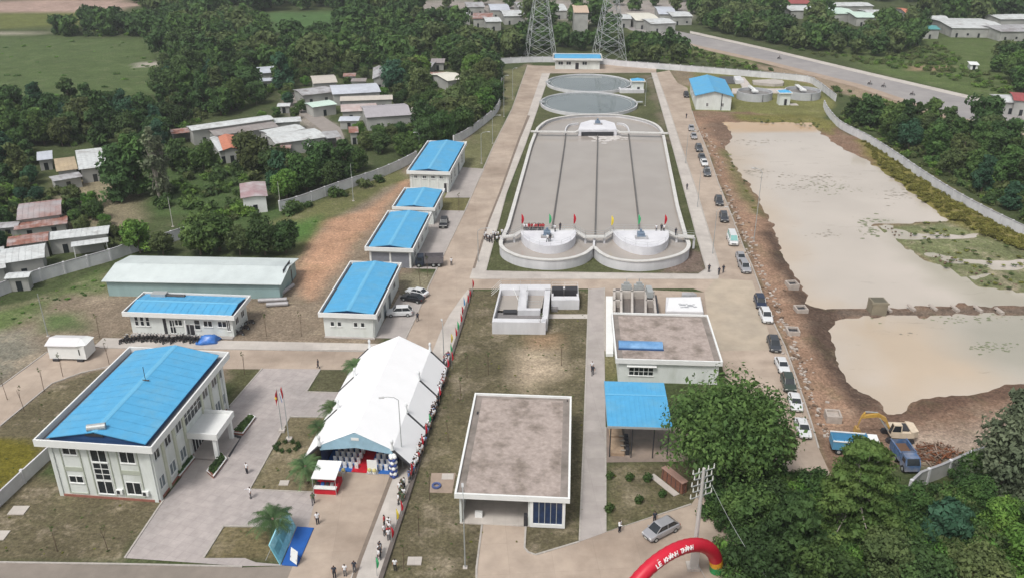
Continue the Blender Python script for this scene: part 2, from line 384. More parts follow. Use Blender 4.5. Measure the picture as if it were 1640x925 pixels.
zone([(1305,478),(1345,500),(1345,560),(1405,645),(1380,660),(1320,570),(1290,500)], (.10,.07,.055), .2, 2)
zone([(1335,490),(1400,493),(1560,489),(1700,490),(1700,502),(1560,501),(1400,505),(1335,505)], (.13,.10,.08), .1, 1, .4)
zone([(1232,350),(1262,400),(1292,470),(1345,497),(1342,560),(1405,645),(1385,668),(1335,610),(1300,540),(1272,480),(1222,375)], (.095,.065,.05), .15, 1.5, 2.5)
zone([(1405,655),(1480,630),(1570,618),(1660,600),(1660,625),(1570,645),(1480,665),(1420,685)], (.12,.075,.055), .15, 1.5, 2)
zone([(1430,690),(1540,690),(1640,650),(1660,690),(1560,735),(1450,745)], (.38,.30,.24), .4, 2)
zone([(1330,85),(1480,58),(1660,65),(1660,170),(1560,155),(1400,115)], (.085,.12,.04), .15, 4)
zone([(1455,106),(1520,106),(1520,114),(1455,114)], (.28,.2,.13), .1, 2)
zone([(1160,95),(1310,118),(1540,182),(1540,200),(1400,165),(1300,135)], (.27,.21,.15), .3, 2)
zone([(1000,45),(1100,70),(1220,100),(1150,100),(1040,75)], (.12,.14,.055), .3, 3)
zone([(1130,755),(1330,765),(1455,775),(1550,742),(1700,800),(1700,980),(1150,980)], (.06,.075,.03), .1, 1)
nx, ny = GX.shape
vs = np.stack([GX, GY, GZ], -1).reshape(-1, 3)
idx = np.arange(nx*ny).reshape(nx, ny)
fs = np.stack([idx[:-1,:-1], idx[1:,:-1], idx[1:,1:], idx[:-1,1:]], -1).reshape(-1, 4)
me = bpy.data.meshes.new('ground'); me.from_pydata(vs.tolist(), [], fs.tolist())
at = me.color_attributes.new('soil', 'FLOAT_COLOR', 'POINT'); at.data.foreach_set('color', soil.reshape(-1, 4).astype(np.float32).ravel())
me.polygons.foreach_set('use_smooth', [True]*len(me.polygons)); me.update()
ground = bpy.data.objects.new('ground', me); COL.objects.link(ground); tag(ground, kind='structure')
m = bpy.data.materials.new('soil_and_grass'); m.use_nodes = True; nt = m.node_tree; N = nt.nodes; L = nt.links; b = N['Principled BSDF']
b.inputs['Roughness'].default_value = .95; b.inputs['Specular IOR Level'].default_value = .1
a_ = N.new('ShaderNodeAttribute'); a_.attribute_name = 'soil'; tc = N.new('ShaderNodeTexCoord')
def nz(sc, det=6, ro=.65):
    n = N.new('ShaderNodeTexNoise'); n.inputs['Scale'].default_value = sc; n.inputs['Detail'].default_value = det; n.inputs['Roughness'].default_value = ro; L.new(tc.outputs['Object'], n.inputs[0]); return n
def mrng(s, a, b2, c, d):
    r = N.new('ShaderNodeMapRange'); r.inputs[1].default_value = a; r.inputs[2].default_value = b2; r.inputs[3].default_value = c; r.inputs[4].default_value = d; L.new(s, r.inputs[0]); return r.outputs[0]
def mth(op, a, b2):
    q = N.new('ShaderNodeMath'); q.operation = op
    for i, s in enumerate((a, b2)):
        if isinstance(s, (int, float)): q.inputs[i].default_value = s
        else: L.new(s, q.inputs[i])
    return q.outputs[0]
fine = nz(1.3); big = nz(.07); mid = nz(.3); patch = nz(.16, 8, .7)
v = mth('MULTIPLY', mrng(fine.outputs['Fac'], .3, .7, .72, 1.28), mrng(big.outputs['Fac'], .35, .65, .86, 1.14))
tf = nz(2.6, 8, .75); v = mth('MULTIPLY', v, mrng(tf.outputs['Fac'], .35, .65, .72, 1.25))
v = mth('MULTIPLY', v, mrng(mid.outputs['Fac'], .3, .7, .82, 1.18))
pa = mth('MULTIPLY', mrng(patch.outputs['Fac'], .52, .68, 0, 1), a_.outputs['Alpha'])
pt = nz(.9, 9, .75); pa = mth('ADD', pa, mth('MULTIPLY', mrng(pt.outputs['Fac'], .55, .66, 0, .55), a_.outputs['Alpha']))
mx = N.new('ShaderNodeMix'); mx.data_type = 'RGBA'; mx.clamp_factor = True; L.new(pa, mx.inputs['Factor']); L.new(a_.outputs['Color'], mx.inputs['A']); mx.inputs['B'].default_value = (.36,.30,.225,1)
# green tufts where grass has taken hold
gr = nz(.11, 7, .7); ga = mrng(gr.outputs['Fac'], .55, .7, 0, .3)
mx2 = N.new('ShaderNodeMix'); mx2.data_type = 'RGBA'; L.new(ga, mx2.inputs['Factor']); L.new(mx.outputs['Result'], mx2.inputs['A']); mx2.inputs['B'].default_value = (.095,.11,.045,1)
hv = N.new('ShaderNodeHueSaturation'); L.new(mx2.outputs['Result'], hv.inputs['Color']); L.new(v, hv.inputs['Value']); L.new(hv.outputs[0], b.inputs['Base Color'])
bp = N.new('ShaderNodeBump'); bp.inputs['Strength'].default_value = .5; bp.inputs['Distance'].default_value = .25; L.new(fine.outputs['Fac'], bp.inputs['Height']); L.new(bp.outputs[0], b.inputs['Normal'])
me.materials.append(m)

# ---------------------------------------------------------------- pond water
def water(name, col, col2, rough, scale=.05, bump=.02, spec=.5, stain=None):
    m = bpy.data.materials.new(name); m.use_nodes = True; nt = m.node_tree; N = nt.nodes; L = nt.links; b = N['Principled BSDF']
    b.inputs['Roughness'].default_value = rough; b.inputs['Specular IOR Level'].default_value = spec
    tc = N.new('ShaderNodeTexCoord'); n = N.new('ShaderNodeTexNoise'); n.inputs['Scale'].default_value = scale; n.inputs['Detail'].default_value = 5; L.new(tc.outputs['Object'], n.inputs[0])
    r = N.new('ShaderNodeMapRange'); r.inputs[1].default_value = .35; r.inputs[2].default_value = .65; L.new(n.outputs['Fac'], r.inputs[0])
    mx = N.new('ShaderNodeMix'); mx.data_type = 'RGBA'; L.new(r.outputs[0], mx.inputs['Factor']); mx.inputs['A'].default_value = (*col, 1); mx.inputs['B'].default_value = (*col2, 1)
    res = mx.outputs['Result']
    if stain:
        mp = N.new('ShaderNodeMapping'); mp.inputs['Scale'].default_value = (.11, .3, 1); L.new(tc.outputs['Object'], mp.inputs[0])
        n4 = N.new('ShaderNodeTexNoise'); n4.inputs['Scale'].default_value = 1; n4.inputs['Detail'].default_value = 9; n4.inputs['Roughness'].default_value = .72; L.new(mp.outputs[0], n4.inputs[0])
        r4 = N.new('ShaderNodeMapRange'); r4.inputs[1].default_value = .60; r4.inputs[2].default_value = .72; r4.inputs[4].default_value = .55; L.new(n4.outputs['Fac'], r4.inputs[0])
        m4 = N.new('ShaderNodeMix'); m4.data_type = 'RGBA'; L.new(r4.outputs[0], m4.inputs['Factor']); L.new(res, m4.inputs['A']); m4.inputs['B'].default_value = (*stain, 1); res = m4.outputs['Result']
    L.new(res, b.inputs['Base Color'])
    n5 = N.new('ShaderNodeTexNoise'); n5.inputs['Scale'].default_value = 1.6; n5.inputs['Detail'].default_value = 3; L.new(tc.outputs['Object'], n5.inputs[0])
    bp = N.new('ShaderNodeBump'); bp.inputs['Strength'].default_value = bump; bp.inputs['Distance'].default_value = .1; L.new(n5.outputs['Fac'], bp.inputs['Height']); L.new(bp.outputs[0], b.inputs['Normal'])
    return m
W_pond = water('muddy_pond_water', (.545,.485,.425), (.47,.42,.365), .10, .035, .03, .5, (.26,.25,.2))
W_basin = water('grey_brown_water', (.37,.335,.30), (.335,.30,.27), .14, .12, .03)
W_clar = water('clear_tank_water', (.17,.20,.205), (.14,.17,.175), .04, .05, .0, 1.0)
pxs = np.arange(20, 170, 1.5); pys = np.arange(90, 305, 1.5); PX, PY = np.meshgrid(pxs, pys, indexing='ij')
tint = np.empty(PX.shape+(4,)); tint[:] = (1,1,1,1)
def tzone(px, c, f, wob=5):
    P = np.array([tuple(p) for p in GP(px, -.6)]); d = sdist(PX, PY, P)+(fbm(PX+3, PY+5, .12)-.5)*2*wob; k = np.clip(.5-d/(2*f), 0, 1)[..., None]; tint[:] = tint*(1-k)+np.array([*c, 1])*k
tzone([(1140,190),(1330,190),(1310,211),(1160,213)], (.98,.76,.52), 1.5, 1.5)
tzone([(1130,215),(1180,215),(1230,330),(1300,470),(1420,680),(1300,680),(1200,450),(1100,250)], (.96,.88,.78), 5)
tzone([(1500,500),(1720,490),(1800,640),(1600,610),(1480,580)], (.72,.76,.72), 8)
tzone([(1395,352),(1440,350),(1520,400),(1640,470),(1720,500),(1560,480),(1450,420)], (.74,.76,.70), 4)
tzone([(1330,505),(1480,510),(1600,610),(1420,660)], (.97,.88,.76), 6)
gi = np.arange(PX.size).reshape(PX.shape); pf = np.stack([gi[:-1,:-1], gi[1:,:-1], gi[1:,1:], gi[:-1,1:]], -1).reshape(-1, 4)
pme = bpy.data.meshes.new('pond_water'); pme.from_pydata(np.stack([PX, PY, np.full(PX.shape, -.6)], -1).reshape(-1, 3).tolist(), [], pf.tolist())
pme.color_attributes.new('tint', 'FLOAT_COLOR', 'POINT').data.foreach_set('color', tint.reshape(-1, 4).astype(np.float32).ravel()); pme.materials.append(W_pond)
nt = W_pond.node_tree; N = nt.nodes; L = nt.links; b = N['Principled BSDF']; s_ = b.inputs['Base Color'].links[0].from_socket; ta = N.new('ShaderNodeAttribute'); ta.attribute_name = 'tint'; tm_ = N.new('ShaderNodeMix'); tm_.data_type = 'RGBA'; tm_.blend_type = 'MULTIPLY'; tm_.inputs['Factor'].default_value = 1; L.new(s_, tm_.inputs['A']); L.new(ta.outputs['Color'], tm_.inputs['B']); L.new(tm_.outputs['Result'], b.inputs['Base Color'])
po_ = bpy.data.objects.new('pond_water', pme); COL.objects.link(po_); tag(po_, kind='structure')
pp = GP([(1150,190),(1320,190),(1420,240),(1560,330),(1800,430),(1850,640),(1560,660),(1400,680),(1300,560),(1250,440),(1140,240)], -.6)

# ---------------------------------------------------------------- roads and paving
def sheet(name, px, m, z):
    o = MB().sheet(GP(px), z).build(name, m); tag(o, kind='structure'); return o
def kerbline(px, w=.22, h=.13, m=None, closed=False, name='kerb', z0=-.02):
    pts = []
    for i in range(len(px)-1):
        pts.append(G(*px[i]).to_2d())
    pts.append(G(*px[-1]).to_2d()); mb = MB(); strip(mb, pts, w, z0, h, closed); o = mb.build(name, m or M_kerb); tag(o, kind='structure'); return o
def joints(m, sx, sy, rot, dark=.8, width=.02):
    """saw-cut joints of a slab grid mixed into a paving material"""
    nt = m.node_tree; N = nt.nodes; L = nt.links; b = N['Principled BSDF']; src = b.inputs['Base Color'].links[0].from_socket
    tc = N.new('ShaderNodeTexCoord'); mp = N.new('ShaderNodeMapping'); mp.inputs['Rotation'].default_value = (0, 0, rot); L.new(tc.outputs['Object'], mp.inputs[0])
    br = N.new('ShaderNodeTexBrick'); br.offset = 0; br.inputs['Scale'].default_value = 1; br.inputs['Brick Width'].default_value = sx; br.inputs['Row Height'].default_value = sy
    br.inputs['Mortar Size'].default_value = width; br.inputs['Color1'].default_value = (1,1,1,1); br.inputs['Color2'].default_value = (.93,.93,.93,1); br.inputs['Mortar'].default_value = (dark,dark,dark,1)
    L.new(mp.outputs[0], br.inputs[0]); mx = N.new('ShaderNodeMix'); mx.data_type = 'RGBA'; mx.blend_type = 'MULTIPLY'; mx.inputs['Factor'].default_value = 1
    L.new(src, mx.inputs['A']); L.new(br.outputs['Color'], mx.inputs['B']); L.new(mx.outputs['Result'], b.inputs['Base Color'])
joints(M_conc, 5, 5, R(-4), .86, .03); joints(M_plaza, 1.2, 1.2, R(20), .86, .04); joints(M_pave, 1.5, 1.5, R(-4), .9, .03); joints(M_concg, 3, 3, R(-3), .86, .03)
LR = [(845,105),(820,175),(791,232),(745,337),(687,457),(665,510),(640,562),(590,640),(530,745),(505,790),(492,850),(470,903)]
sheet('road', LR+[(440,975),(545,975),(573,896),(625,760),(660,680),(690,570),(706,530),(720,504),(738,478),(749,464),(752,446),(757,430),(780,357),(800,307),(830,222),(845,185),(868,118),(1051,117),(1051,104),(960,104),(880,106)], M_conc, .03)
sheet('pavement', [(868,118),(881,118),(854,195),(842,230),(811,310),(778,434),(765,447),(752,446),(757,430),(780,357),(800,307),(830,222),(845,185)], M_pave, .06)
sheet('drain_strip', [(845,185),(849,186),(833,224),(803,308),(783,358),(761,430),(757,430),(780,357),(800,307),(830,222)], M_drain, .07)
sheet('pavement', [(778,434),(820,435),(1118,439),(1131,430),(1153,433),(1150,447),(765,447)], M_pave, .066)
sheet('pavement', [(1043,117),(1051,117),(1070,170),(1090,232),(1116,307),(1146,407),(1153,433),(1131,430),(1116,380),(1076,232)], M_pave, .06)
sheet('road', [(1051,117),(1072,113),(1085,133),(1101,141),(1108,178),(1114,197),(1133,242),(1150,292),(1173,349),(1192,399),(1204,425),(1235,509),(1257,554),(1278,613),(1299,675),(1311,717),(1335,770),(1300,800),(1200,800),(1199,744),(1165,620),(1150,560),(1140,470),(1146,446),(1153,433),(1146,407),(1116,307),(1090,232),(1070,170)], M_conc, .034)
sheet('road', [(765,447),(1146,446),(1150,560),(1132,500),(1128,468),(1110,462),(752,463),(749,464),(752,446)], M_conc, .045)
sheet('yard', [(966,461),(1128,468),(1140,500),(1152,562),(968,562)], M_conc, .041)
sheet('yard', [(1132,500),(1128,468),(1146,446),(1205,450),(1240,560),(1150,562)], mat('yard_concrete', (.44,.37,.29), .85, .1, .4, .03, (.36,.31,.25), .08), .05)
sheet('road', [(763,990),(763,910),(772,839),(842,843),(840,877),(846,884),(858,888),(928,867),(970,852),(1107,807),(1130,775),(1200,745),(1335,765),(1335,990)], M_conc, .038)
sheet('road', [(-120,902),(0,901),(388,908),(470,905),(440,990),(-120,990)], mat('road_grey', (.25,.215,.185), .85, .1, .5, .03, (.2,.175,.15), .07), .026)
sheet('road', [(-120,730),(-60,665),(0,619),(75,564),(110,557),(160,557),(410,560),(585,563),(650,563),(600,620),(560,592),(175,589),(130,597),(83,614),(0,682),(-120,790)], M_conc, .042)
sheet('pavement', [(150,555),(165,541),(400,546),(590,550),(652,552),(650,562),(410,559),(160,556)], M_pave, .065)
sheet('plaza', [(420,590),(513,591),(491,627),(565,629),(600,618),(600,650),(540,668),(464,667),(400,783),(501,788),(508,787),(492,850),(443,891),(450,843),(358,842),(326,893),(392,893),(410,900),(470,905),(388,906),(200,893),(262,800),(330,715),(368,652)], M_plaza, .05)
sheet('forecourt', [(300,742),(330,700),(392,668),(372,700),(337,768),(290,765)], M_concg, .058)
sheet('pavement', [(749,464),(755,465),(738,525),(720,580),(700,640),(685,693),(660,775),(611,925),(592,990),(535,990),(573,896),(625,760),(660,680),(690,570),(706,530),(720,504),(738,478)], M_pave, .06)
sheet('drain_strip', [(625,760),(631,761),(580,895),(560,960),(552,960),(573,896)], M_drain, .07)
sheet('footpath', [(943,463),(968,461),(968,560),(970,680),(970,852),(928,867),(935,700)], M_concg, .052)
sheet('footpath', [(878,503),(943,503),(943,510),(878,510)], M_pave, .05)
sheet('forecourt', [(600,541),(651,542),(680,478),(640,472)], M_concg, .048)
sheet('forecourt', [(650,430),(699,431),(744,338),(700,337),(690,345)], M_concg, .048)
sheet('forecourt', [(712,317),(753,317),(776,271),(738,268)], M_concg, .048)
sheet('forecourt', [(968,740),(1135,738),(1130,684),(966,684)], mat('shed_floor', (.3,.235,.19), .9, .15, .6, .03, (.2,.16,.14), .2), .046)
# kerbs
for k in ([(845,105),(820,175),(791,232),(745,337),(687,457),(665,510),(648,545)], [(881,117),(854,195),(842,230),(811,310),(778,434),(820,435.5),(1118,439.5),(1131,431),(1116,380),(1076,232),(1043,117),(881,117)],
          [(1051,117),(1070,170),(1090,232),(1116,307),(1146,407),(1153,433)], [(1108,178),(1114,197),(1133,242),(1150,292),(1173,349),(1192,399),(1204,425),(1235,509),(1257,554),(1278,613),(1299,675),(1311,717)],
          [(763,990),(763,910),(772,839)], [(842,843),(840,877),(846,884),(858,888),(928,867)], [(970,684),(970,852),(1107,807)], [(0,619),(75,564),(110,557)], [(0,682),(83,614),(130,597),(178,586)],
          [(160,557),(410,560),(585,563)], [(200,893),(262,800)], [(464,667),(400,783),(501,788)], [(464,667),(532,668)], [(513,591),(491,627),(552,629)], [(358,842),(326,893)], [(358,842),(448,843)],
          [(943,463),(935,700),(928,867)], [(968,461),(968,560)], [(-20,900),(0,900),(200,903),(388,907)], [(420,590),(368,650)]):
    kerbline(k)
# low dark retaining edge beside the long pavement
kerbline([(755,465),(738,525),(720,580),(700,640),(685,693),(660,775),(611,925),(592,985)], .5, .35, mat('dark_edge', (.13,.11,.10), .9, .15, 1), name='kerb')
# highway
hw = mat('asphalt_grey', (.27,.255,.255), .85, .1, .2, .02, (.32,.30,.29), .03)
sheet('highway', [(984,34),(1000,33),(1071,47),(1130,60),(1230,82),(1390,121),(1561,161),(1700,205),(1700,225),(1531,187),(1380,136),(1230,98),(1121,74),(1070,60),(1010,49)], hw, .05)
sheet('pavement', [(1105,50),(1230,78),(1390,116),(1563,156),(1700,199),(1700,205),(1561,161),(1390,121),(1230,82),(1105,54)], M_pave, .08)
sheet('road_verge', [(1070,60),(1121,74),(1230,98),(1380,136),(1531,187),(1700,225),(1700,230),(1525,192),(1370,140),(1220,101),(1110,76)], mat('sandy_verge', (.36,.28,.22), .9, .15, .3, .03), .06)
sheet('lane', [(455,150),(470,148),(500,175),(545,205),(556,232),(540,232),(510,205),(470,175)], mat('lane_dust', (.28,.25,.23), .9, .1, .5), .05)
# ---------------------------------------------------------------- buildings
def loc2(root, px, h):
    p = G(*px, h).to_2d() - root.location.to_2d(); a = -root.rotation_euler.z
    return Vector((p.x*math.cos(a)-p.y*math.sin(a), p.x*math.sin(a)+p.y*math.cos(a)))
def face_frame(W, D, f):
    return {'N': (Vector((-W/2,-D/2,0)), Vector((1,0,0)), Vector((0,-1,0)), W), 'F': (Vector((W/2,D/2,0)), Vector((-1,0,0)), Vector((0,1,0)), W),
            'R': (Vector((W/2,-D/2,0)), Vector((0,1,0)), Vector((1,0,0)), D), 'L': (Vector((-W/2,D/2,0)), Vector((0,-1,0)), Vector((-1,0,0)), D)}[f]
def fbox(mb, fr, x0, x1, z0, z1, n0, n1, mi=0):
    o, u, n, _ = fr; vs = []
    for nn in (n0, n1):
        for x, z in ((x0,z0),(x1,z0),(x1,z1),(x0,z1)): vs.append(o+u*x+n*nn+Vector((0,0,z)))
    return mb.add(vs, [(4,5,6,7),(3,2,1,0),(0,1,5,4),(1,2,6,5),(2,3,7,6),(3,0,4,7)], mi)
def window(root, fr, s, z0, w, h, rows=1, cols=2, frame=None, glass=None, name='window', sill=True):
    x0 = s*fr[3]-w/2; mb = MB(); t = .08
    fbox(mb, fr, x0-t, x0, z0-t, z0+h+t, -.02, .06); fbox(mb, fr, x0+w, x0+w+t, z0-t, z0+h+t, -.02, .06)
    fbox(mb, fr, x0, x0+w, z0-t, z0, -.02, .06); fbox(mb, fr, x0, x0+w, z0+h, z0+h+t, -.02, .06)
    for i in range(1, cols): fbox(mb, fr, x0+w*i/cols-.05, x0+w*i/cols+.05, z0, z0+h, -.02, .05)
    for j in range(1, rows): fbox(mb, fr, x0, x0+w, z0+h*j/rows-.045, z0+h*j/rows+.045, -.02, .048)
    o = mb.build(name, frame or M_white, root)
    pb = MB(); fbox(pb, fr, x0, x0+w, z0, z0+h, -.03, .02); pb.build('pane', glass or M_glass, o)
    if sill: sb = MB(); fbox(sb, fr, x0-.15, x0+w+.15, z0-.16, z0-t, -.02, .14); sb.build('sill', M_white, o)
    return o
def gable_roof(mb, W, D, z0, rise, ax='y', t=.08, ov=0.0, mi=0):
    x, y = W/2+ov, D/2+ov
    if ax == 'y': A = [(-x,-y,z0),(0,-y,z0+rise),(x,-y,z0),(x,y,z0),(0,y,z0+rise),(-x,y,z0)]
    else: A = [(-x,y,z0),(-x,0,z0+rise),(-x,-y,z0),(x,-y,z0),(x,0,z0+rise),(x,y,z0)]
    B = [(p[0],p[1],p[2]-t) for p in A]
    mb.add(A+B, [(0,1,4,5),(1,2,3,4),(11,10,7,6),(10,9,8,7),(0,6,7,1),(1,7,8,2),(2,8,9,3),(3,9,10,4),(4,10,11,5),(5,11,6,0)], mi)
def gable_ends(mb, W, D, z0, rise, ax='y', mi=0):
    x, y = W/2, D/2
    if ax == 'y':
        for s in (-1, 1): mb.add([(-x,s*y,z0),(x,s*y,z0),(0,s*y,z0+rise)], [(0,1,2) if s < 0 else (2,1,0)], mi)
    else:
        for s in (-1, 1): mb.add([(s*x,-y,z0),(s*x,y,z0),(s*x,0,z0+rise)], [(0,1,2) if s > 0 else (2,1,0)], mi)
def ribs(mb, W, D, z0, rise, ax='y', step=1.0, h=.015):
    """standing seams running down both slopes"""
    L_ = D if ax == 'y' else W; H_ = W/2 if ax == 'y' else D/2; n = int(L_/step)
    for i in range(n+1):
        p = -L_/2+(i+.0)*L_/n
        for s in (-1, 1):
            if ax == 'y': vs = [(0,p-.03,z0+rise),(s*H_,p-.03,z0),(s*H_,p+.03,z0),(0,p+.03,z0+rise)]
            else: vs = [(p-.03,0,z0+rise),(p-.03,s*H_,z0),(p+.03,s*H_,z0),(p+.03,0,z0+rise)]
            up = [(a,b,c+h) for a,b,c in vs]; mb.add(vs+up, [(4,5,6,7),(7,6,5,4),(0,1,5,4),(3,2,6,7)])
def blue_building(label, corners, h, rise, fascia=.75, over=.45, ax='y', group='blue roofed plant buildings', wins=(), name='plant_building', seams=1.0, wallm=None, gut=.5):
    ctr, rz, W, D = rectpx(*corners, h)
    root = thing(name, label, 'building', (ctr.x, ctr.y, 0), rz, group)
    w, d = W-2*over, D-2*over
    MB().box(-w/2, w/2, -d/2, d/2, -.1, h-fascia).build('wall', wallm or M_wallw, root)
    mb = MB(); t = .2; z0, z1 = h-fascia, h
    mb.box(-W/2, W/2, -D/2, -D/2+t, z0, z1); mb.box(-W/2, W/2, D/2-t, D/2, z0, z1)
    mb.box(-W/2, -W/2+t, -D/2+t, D/2-t, z0, z1); mb.box(W/2-t, W/2, -D/2+t, D/2-t, z0, z1)
    mb.build('parapet', M_white, root); MB().box(-W/2+t, W/2-t, -D/2+t, D/2-t, z0+.01, z0+.12).build('roof_gutter', mat('gutter_floor',(.16,.17,.19),.8,.15,.6), root)
    iw, idp = W-.4-2*gut, D-.4-1.2*gut
    rb = MB(); gable_roof(rb, iw, idp, h-.18, rise, ax); ribs(rb, iw, idp, h-.18, rise, ax, seams, .004 if name == 'office_building' else .012); r = rb.build('roof', M_blue, root)
    cb = MB(); l = (idp if ax == 'y' else iw)/2
    if ax == 'y': cb.add([(-.35,-l,h-.18+rise-.35*rise/(iw/2)+.03),(0,-l,h-.18+rise+.05),(.35,-l,h-.18+rise-.35*rise/(iw/2)+.03),(.35,l,h-.18+rise-.35*rise/(iw/2)+.03),(0,l,h-.18+rise+.05),(-.35,l,h-.18+rise-.35*rise/(iw/2)+.03)], [(0,1,4,5),(1,2,3,4)])
    else: cb.add([(-l,-.35,h-.18+rise-.35*rise/(idp/2)+.03),(-l,0,h-.18+rise+.05),(-l,.35,h-.18+rise-.35*rise/(idp/2)+.03),(l,.35,h-.18+rise-.35*rise/(idp/2)+.03),(l,0,h-.18+rise+.05),(l,-.35,h-.18+rise-.35*rise/(idp/2)+.03)], [(5,4,1,0),(4,3,2,1)])
    cb.build('ridge_cap', M_blue2, r)
    gb = MB(); gable_ends(gb, iw-.1, idp-.5, h-.24, rise-.05, ax); gable_ends(gb, iw-.1, idp-.52, h-.24, rise-.05, ax); gb.box(-iw/2+.2, iw/2-.2, -idp/2+.3, idp/2-.3, h-fascia+.12, h-.26); gb.build('gable', M_navy, r)  # navy infill paints the shadow under the raised roof ends
    root['_w'] = w; root['_d'] = d
    for q in wins:
        f, s, z, ww, hh = q[:5]; window(root, face_frame(w, d, f), s, z, ww, hh, *(q[5:] if len(q) > 5 else ()))
    return root, w, d
def door(root, fr, s, w, h, m=None, name='door'):
    mb = MB(); x = s*fr[3]; fbox(mb, fr, x-w/2-.08, x+w/2+.08, 0, h+.1, -.02, .05); o = mb.build('door_frame', M_white, root)
    db = MB(); fbox(db, fr, x-w/2, x+w/2, .02, h, -.02, .07); db.build(name, m or M_dark, o); return o
def pipe_down(root, fr, s, h):
    o, u, n, l = fr; p = o+u*(s*l)+n*.1; MB().tube((p.x,p.y,0), (p.x,p.y,h), .06).build('downpipe', M_white, root)
# --- two-storey office
HO = 8.9
office, w_, d_ = blue_building('large two storey pale office with long blue roof, beside the paved plaza at lower left',
    ((47,706),(243,713),(368,563),(209,554)), HO, 1.25, .95, 1.0, 'y', None, name='office_building', seams=1.6, gut=1.0)
fN, fR, fL_, fF = (face_frame(w_, d_, k) for k in 'NRLF')
def bay(fr, s, wd, kinds):
    mb = MB(); x = s*fr[3]; 
    for xx in (x-wd/2-.12, x+wd/2): fbox(mb, fr, xx, xx+.12, .5, 7.6, -.01, .10)
    fbox(mb, fr, x-wd/2, x+wd/2, 7.48, 7.6, -.01, .10); fbox(mb, fr, x-wd/2, x+wd/2, .5, .62, -.01, .10)
    if kinds != 'stair': fbox(mb, fr, x-wd/2, x+wd/2, 3.9, 4.5, -.01, .07)
    mb.build('bay_surround', mat('olive_trim', (.42,.45,.38), .8, .05, 2), office)
    if kinds == 'small':
        window(office, fr, s, 6.4, 1.7, .9); window(office, fr, s, 2.2, 1.7, .9)
    elif kinds == 'tall': window(office, fr, s, 5.7, 1.8, 1.7); window(office, fr, s, 1.0, 1.8, 1.7)
    elif kinds == 'stair':
        window(office, fr, s, 5.6, 1.9, 1.8); window(office, fr, s, 2.9, 1.9, 2.4, 3, 2, sill=False); window(office, fr, s, .8, 1.9, 1.8)
bay(fN, .205, 2.3, 'small'); bay(fN, .485, 2.5, 'stair'); bay(fN, .77, 2.4, 'tall')
for s in (.06, .2, .34, .72, .86, .955): window(office, fR, s, 5.6, 1.4, 1.6); window(office, fR, s, 1.3, 1.4, 1.6, glass=M_greyglass)
window(office, fR, .53, 5.1, 5.0, 2.2, 2, 5)
for s in (.015, .13, .27, .40, .66, .79, .92, .985):
    mb = MB(); fbox(mb, fR, s*d_-.28, s*d_+.28, 0, 7.9, -.01, .18); mb.build('pilaster', M_cream if s not in (.015,.985) else M_wallw, office)
for s in (.02, .98):
    mb = MB(); fbox(mb, fN, s*w_-.25, s*w_+.25, 0, 7.9, -.01, .15); mb.build('pilaster', M_wallw, office)
mb = MB(); fbox(mb, fN, 0, w_, 0, .28, 0, .14); fbox(mb, fR, 0, d_, 0, .28, 0, .14); fbox(mb, fL_, 0, d_, 0, .28, 0, .14); mb.build('plinth', mat('maroon_plinth', (.28,.12,.09), .8, .1), office)
for s in (.2, .5, .8): window(office, fL_, s, 5.6, 1.4, 1.5); window(office, fF, s, 5.6, 1.4, 1.5)
for s in (.625, .885):
    mb = MB(); x = s*w_; fbox(mb, fN, x-.4, x+.4, 1.0, 1.65, .02, .35); o = mb.build('air_conditioner', M_white, office)
    mb = MB(); fbox(mb, fN, x-.3, x+.1, 1.08, 1.57, .35, .37); mb.build('fan_grille', M_dark, o)
# entrance canopy
Pc = [loc2(office, p, 4.4) for p in ((297,694),(347,694),(374,657),(322,654))]
x0c, x1c = w_/2, max(Pc[1].x, Pc[2].x); y0c, y1c = (Pc[0].y+Pc[1].y)/2, (Pc[2].y+Pc[3].y)/2
cb = MB(); cb.box(x0c-.05, x1c, y0c, y1c, 3.5, 3.95)
for a in ((x0c,x1c,y0c,y0c+.25),(x0c,x1c,y1c-.25,y1c),(x1c-.25,x1c,y0c+.25,y1c-.25)): cb.box(*a, 3.95, 4.4)
can = cb.build('entrance_canopy', M_white, office)
for y in (y0c+.5, y1c-.5):
    MB().box(x1c-.85, x1c-.35, y-.25, y+.25, 0, 3.5).build('column', M_white, can)
mb = MB(); mb.box(x0c+.1, x1c, y0c+.3, y1c-.3, 0, .3); mb.box(x0c+.1, x1c+.4, y0c+.3, y1c-.3, 0, .15); mb.build('entrance_step', M_concg, office)
mb = MB(); s0 = (y0c+y1c)/2+d_/2; fbox(mb, fR, s0-1.6, s0+1.6, .3, 2.8, 0, .06); o = mb.build('entrance_door', M_glass, office)
mb = MB(); [fbox(mb, fR, s0+x-.05, s0+x+.05, .3, 2.8, .05, .1) for x in (-1.6,-.8,0,.8,1.6)]; mb.build('door_frame', M_white, o)
mb = MB(); fbox(mb, fR, s0-1.4, s0+1.4, 3.0, 3.3, .05, .12); mb.tube((0,0,0),(0,0,.01),.01); mb.build('name_board', mat('maroon_board',(.2,.03,.03)), office)
# water tank on the roof, lightning mast
tk = loc2(office, (150,686), 10.2); a = MB(); a.tube((tk.x-1.0,tk.y+.2,10.1),(tk.x+1.0,tk.y+.9,10.1),.45,n=14); a.build('water_tank', M_steel, office)
a = MB(); a.box(tk.x-1.1,tk.x+1.2,tk.y-.3,tk.y+1.2,9.3,9.7); a.build('tank_stand', M_dark, office)
lm = loc2(office, (233,608), 10.0); a = MB(); a.tube((lm.x,lm.y,8.9),(lm.x,lm.y,12.0),.04); a.build('lightning_rod', M_dark, office)
a = MB(); a.tube((lm.x-.4,lm.y,9.98),(lm.x+.5,lm.y,9.98),.09); a.build('rod_base', M_dark, office)
